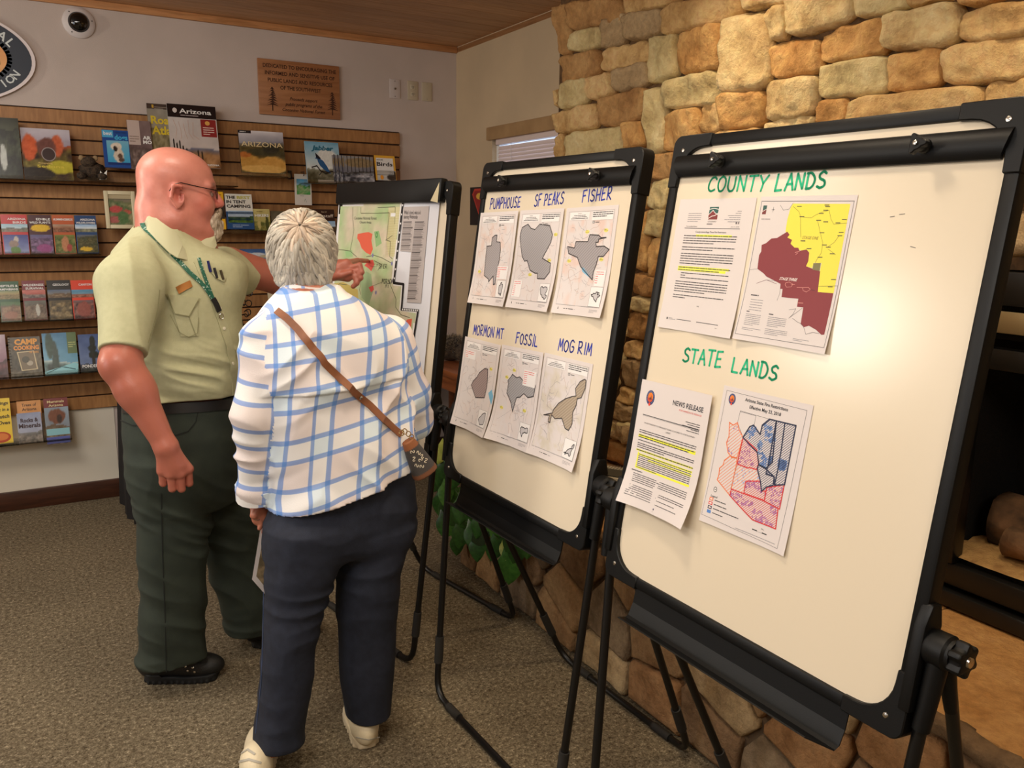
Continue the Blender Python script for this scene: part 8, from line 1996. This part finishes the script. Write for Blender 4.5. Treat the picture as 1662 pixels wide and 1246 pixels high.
LP = [(722, 727, 3.12, 2, .075, 190, 1.5), (733, 706, 3.1, 1, .05, 150, 1.2), (716, 748, 3.14, 1, .07, 200, .9), (722, 762, 3.1, 0, .085, 170, 1.1), (713, 778, 3.15, 0, .08, 160, .8), (726, 792, 3.12, 1, .08, 200, 1.2), (717, 810, 3.15, 0, .085, 180, .7),
      (730, 824, 3.1, 0, .09, 150, 1.1), (722, 842, 3.15, 0, .085, 200, .8), (737, 850, 3.08, 1, .075, 170, 1.3), (745, 835, 3.0, 0, .09, 140, 1.0), (752, 815, 2.98, 0, .09, 200, 1.2), (748, 860, 3.0, 0, .085, 190, .7), (768, 858, 2.95, 0, .09, 210, .9), (790, 866, 2.9, 3, .105, 100, 1.3), (800, 850, 2.9, 1, .07, 120, 1.2),
      (812, 858, 2.85, 1, .075, 150, 1.0), (822, 885, 2.82, 2, .06, 210, 1.2), (829, 905, 2.8, 1, .11, 180, .4), (806, 884, 2.86, 0, .08, 170, .8), (836, 876, 2.8, 0, .08, 150, .9), (775, 880, 2.92, 0, .08, 200, .8), (842, 893, 2.78, 0, .075, 160, .6), (760, 838, 2.98, 0, .085, 150, 1.0), (783, 845, 2.92, 0, .08, 180, 1.1),
      (742, 878, 3.02, 0, .07, 190, .6), (732, 740, 3.1, 0, .075, 220, 1.0), (740, 765, 3.05, 0, .085, 180, .9), (738, 800, 3.05, 1, .08, 160, 1.0), (846, 858, 2.78, 0, .085, 160, .9), (858, 872, 2.74, 0, .08, 190, .7)]
rn = random.Random(5); tips = []
for i, (u, v, Yl, mi, sz, az, dr) in enumerate(LP):
    p = at(u, v-8, X=XH-.05-.03*rn.random()); o = bpy.data.objects.new('leaf', LM[mi]); COL.objects.link(o); o.parent = PL
    o.location = Vector(p-PO_); o.scale = (sz, sz, sz); a_ = math.radians(az)
    # tip direction hangs down and outwards (-X), blade facing the room
    sz *= 1.3; o.scale = (sz, sz, sz); dirv = Vector((-.25*dr, math.sin(a_)*.8, -1.0+.25*dr)).normalized(); nrm = Vector((-.8, -.7+.2*math.cos(a_), .45*dr)); nrm = (nrm-dirv*nrm.dot(dirv)).normalized(); xr = dirv.cross(nrm)
    Mr = Matrix((xr, dirv, nrm)).transposed(); o.rotation_euler = Mr.to_euler(); tips.append(p)
for i in range(26):   # leaves over the rim of the pot and on the slab
    a_ = rn.uniform(0, 6.28); r = rn.uniform(.06, .24); p = Vector((r*math.cos(a_)-.02, r*math.sin(a_), .20-.5*r+rn.uniform(0, .06))); o = bpy.data.objects.new('leaf', LM[rn.choice((0, 0, 1, 3))]); COL.objects.link(o); o.parent = PL; o.location = p; sz = rn.uniform(.06, .10); o.scale = (sz,)*3
    dirv = Vector((math.cos(a_), math.sin(a_), -.5)).normalized(); nrm = Vector((math.cos(a_)*.4, math.sin(a_)*.4, 1)); nrm = (nrm-dirv*nrm.dot(dirv)).normalized(); o.rotation_euler = Matrix((dirv.cross(nrm), dirv, nrm)).transposed().to_euler()
M_VINE = mat('vine_green', (70, 96, 50), .6)
for k in range(9):
    ts = tips[k::9]
    if not ts: continue
    ts = sorted(ts, key=lambda p: -p[2]); st = [Vector((0, 0, .16)), Vector((-.10, .02*k-.08, .17)), Vector((XH-.03-PO_[0], ts[0][1]-PO_[1], .03))]
    B().tube(st+[Vector(p-PO_)+Vector((.012, 0, 0)) for p in ts], .0022, 5).build('vine', M_VINE, PL, smooth=True)
# ------------------------------------------------------------------ newspapers and magazines on the hearth
for k, (u, v, rot, w_, l_, h_, lab, c1) in enumerate(((1000, 752, .30, .20, .28, .016, 'folded newspaper lowest in the pile on the hearth', (214, 204, 176)), (1002, 745, -.25, .19, .26, .014, 'grey newspaper in the middle of the pile on the hearth', (170, 160, 140)), (1004, 735, .55, .18, .25, .012, 'loose newspaper on top of the pile on the hearth', (222, 212, 186)))):
    r = tag(empty('newspaper', (1.93+.012*k, 2.50+.02*k, ZH+.001+sum((.025, .023)[:k])), rot), lab, 'newspaper', 'newspapers piled on the hearth')
    nx, ny = 10, 8; vs = []
    for side in (1, 0):
        for j in range(ny+1):
            for i in range(nx+1):
                x = (i/nx-.5)*w_; y = (j/ny-.5)*l_; z = side*h_*(1-.25*(i/nx)**2)+(.004*math.sin(i*.9+k) if side else 0); vs.append((x, y, max(z, 0)))
    N = (nx+1)*(ny+1); f = [(j*(nx+1)+i, j*(nx+1)+i+1, (j+1)*(nx+1)+i+1, (j+1)*(nx+1)+i) for j in range(ny) for i in range(nx)]; f += [tuple(N+q for q in t[::-1]) for t in f[:]]
    ring = list(range(nx+1))+[j*(nx+1)+nx for j in range(1, ny+1)]+[ny*(nx+1)+i for i in range(nx-1, -1, -1)]+[j*(nx+1) for j in range(ny-1, 0, -1)]
    for q in range(len(ring)): a, b_ = ring[q], ring[(q+1) % len(ring)]; f.append((a, b_, N+b_, N+a))
    B().add(vs, f).build('folded_pages', mat('newspaper_%d' % k, c1, .85, noise=(tuple(int(q*.86) for q in c1), 40, 3)), r, smooth=True)
    p = Print(); p.greek(-.42, .42, .40, 16, .05, .018, (120, 114, 104), 1, seed=k, word=.16); p.rect(-.38, -.2, .1, .15, (74, 72, 62), 3); p.text('DAILY', -.4, .42, .07, (40, 38, 36), 2)
    p.build('print', r, lambda x, y, z: Vector((x*w_, y*l_, h_+.0045+z)), step=.0002)
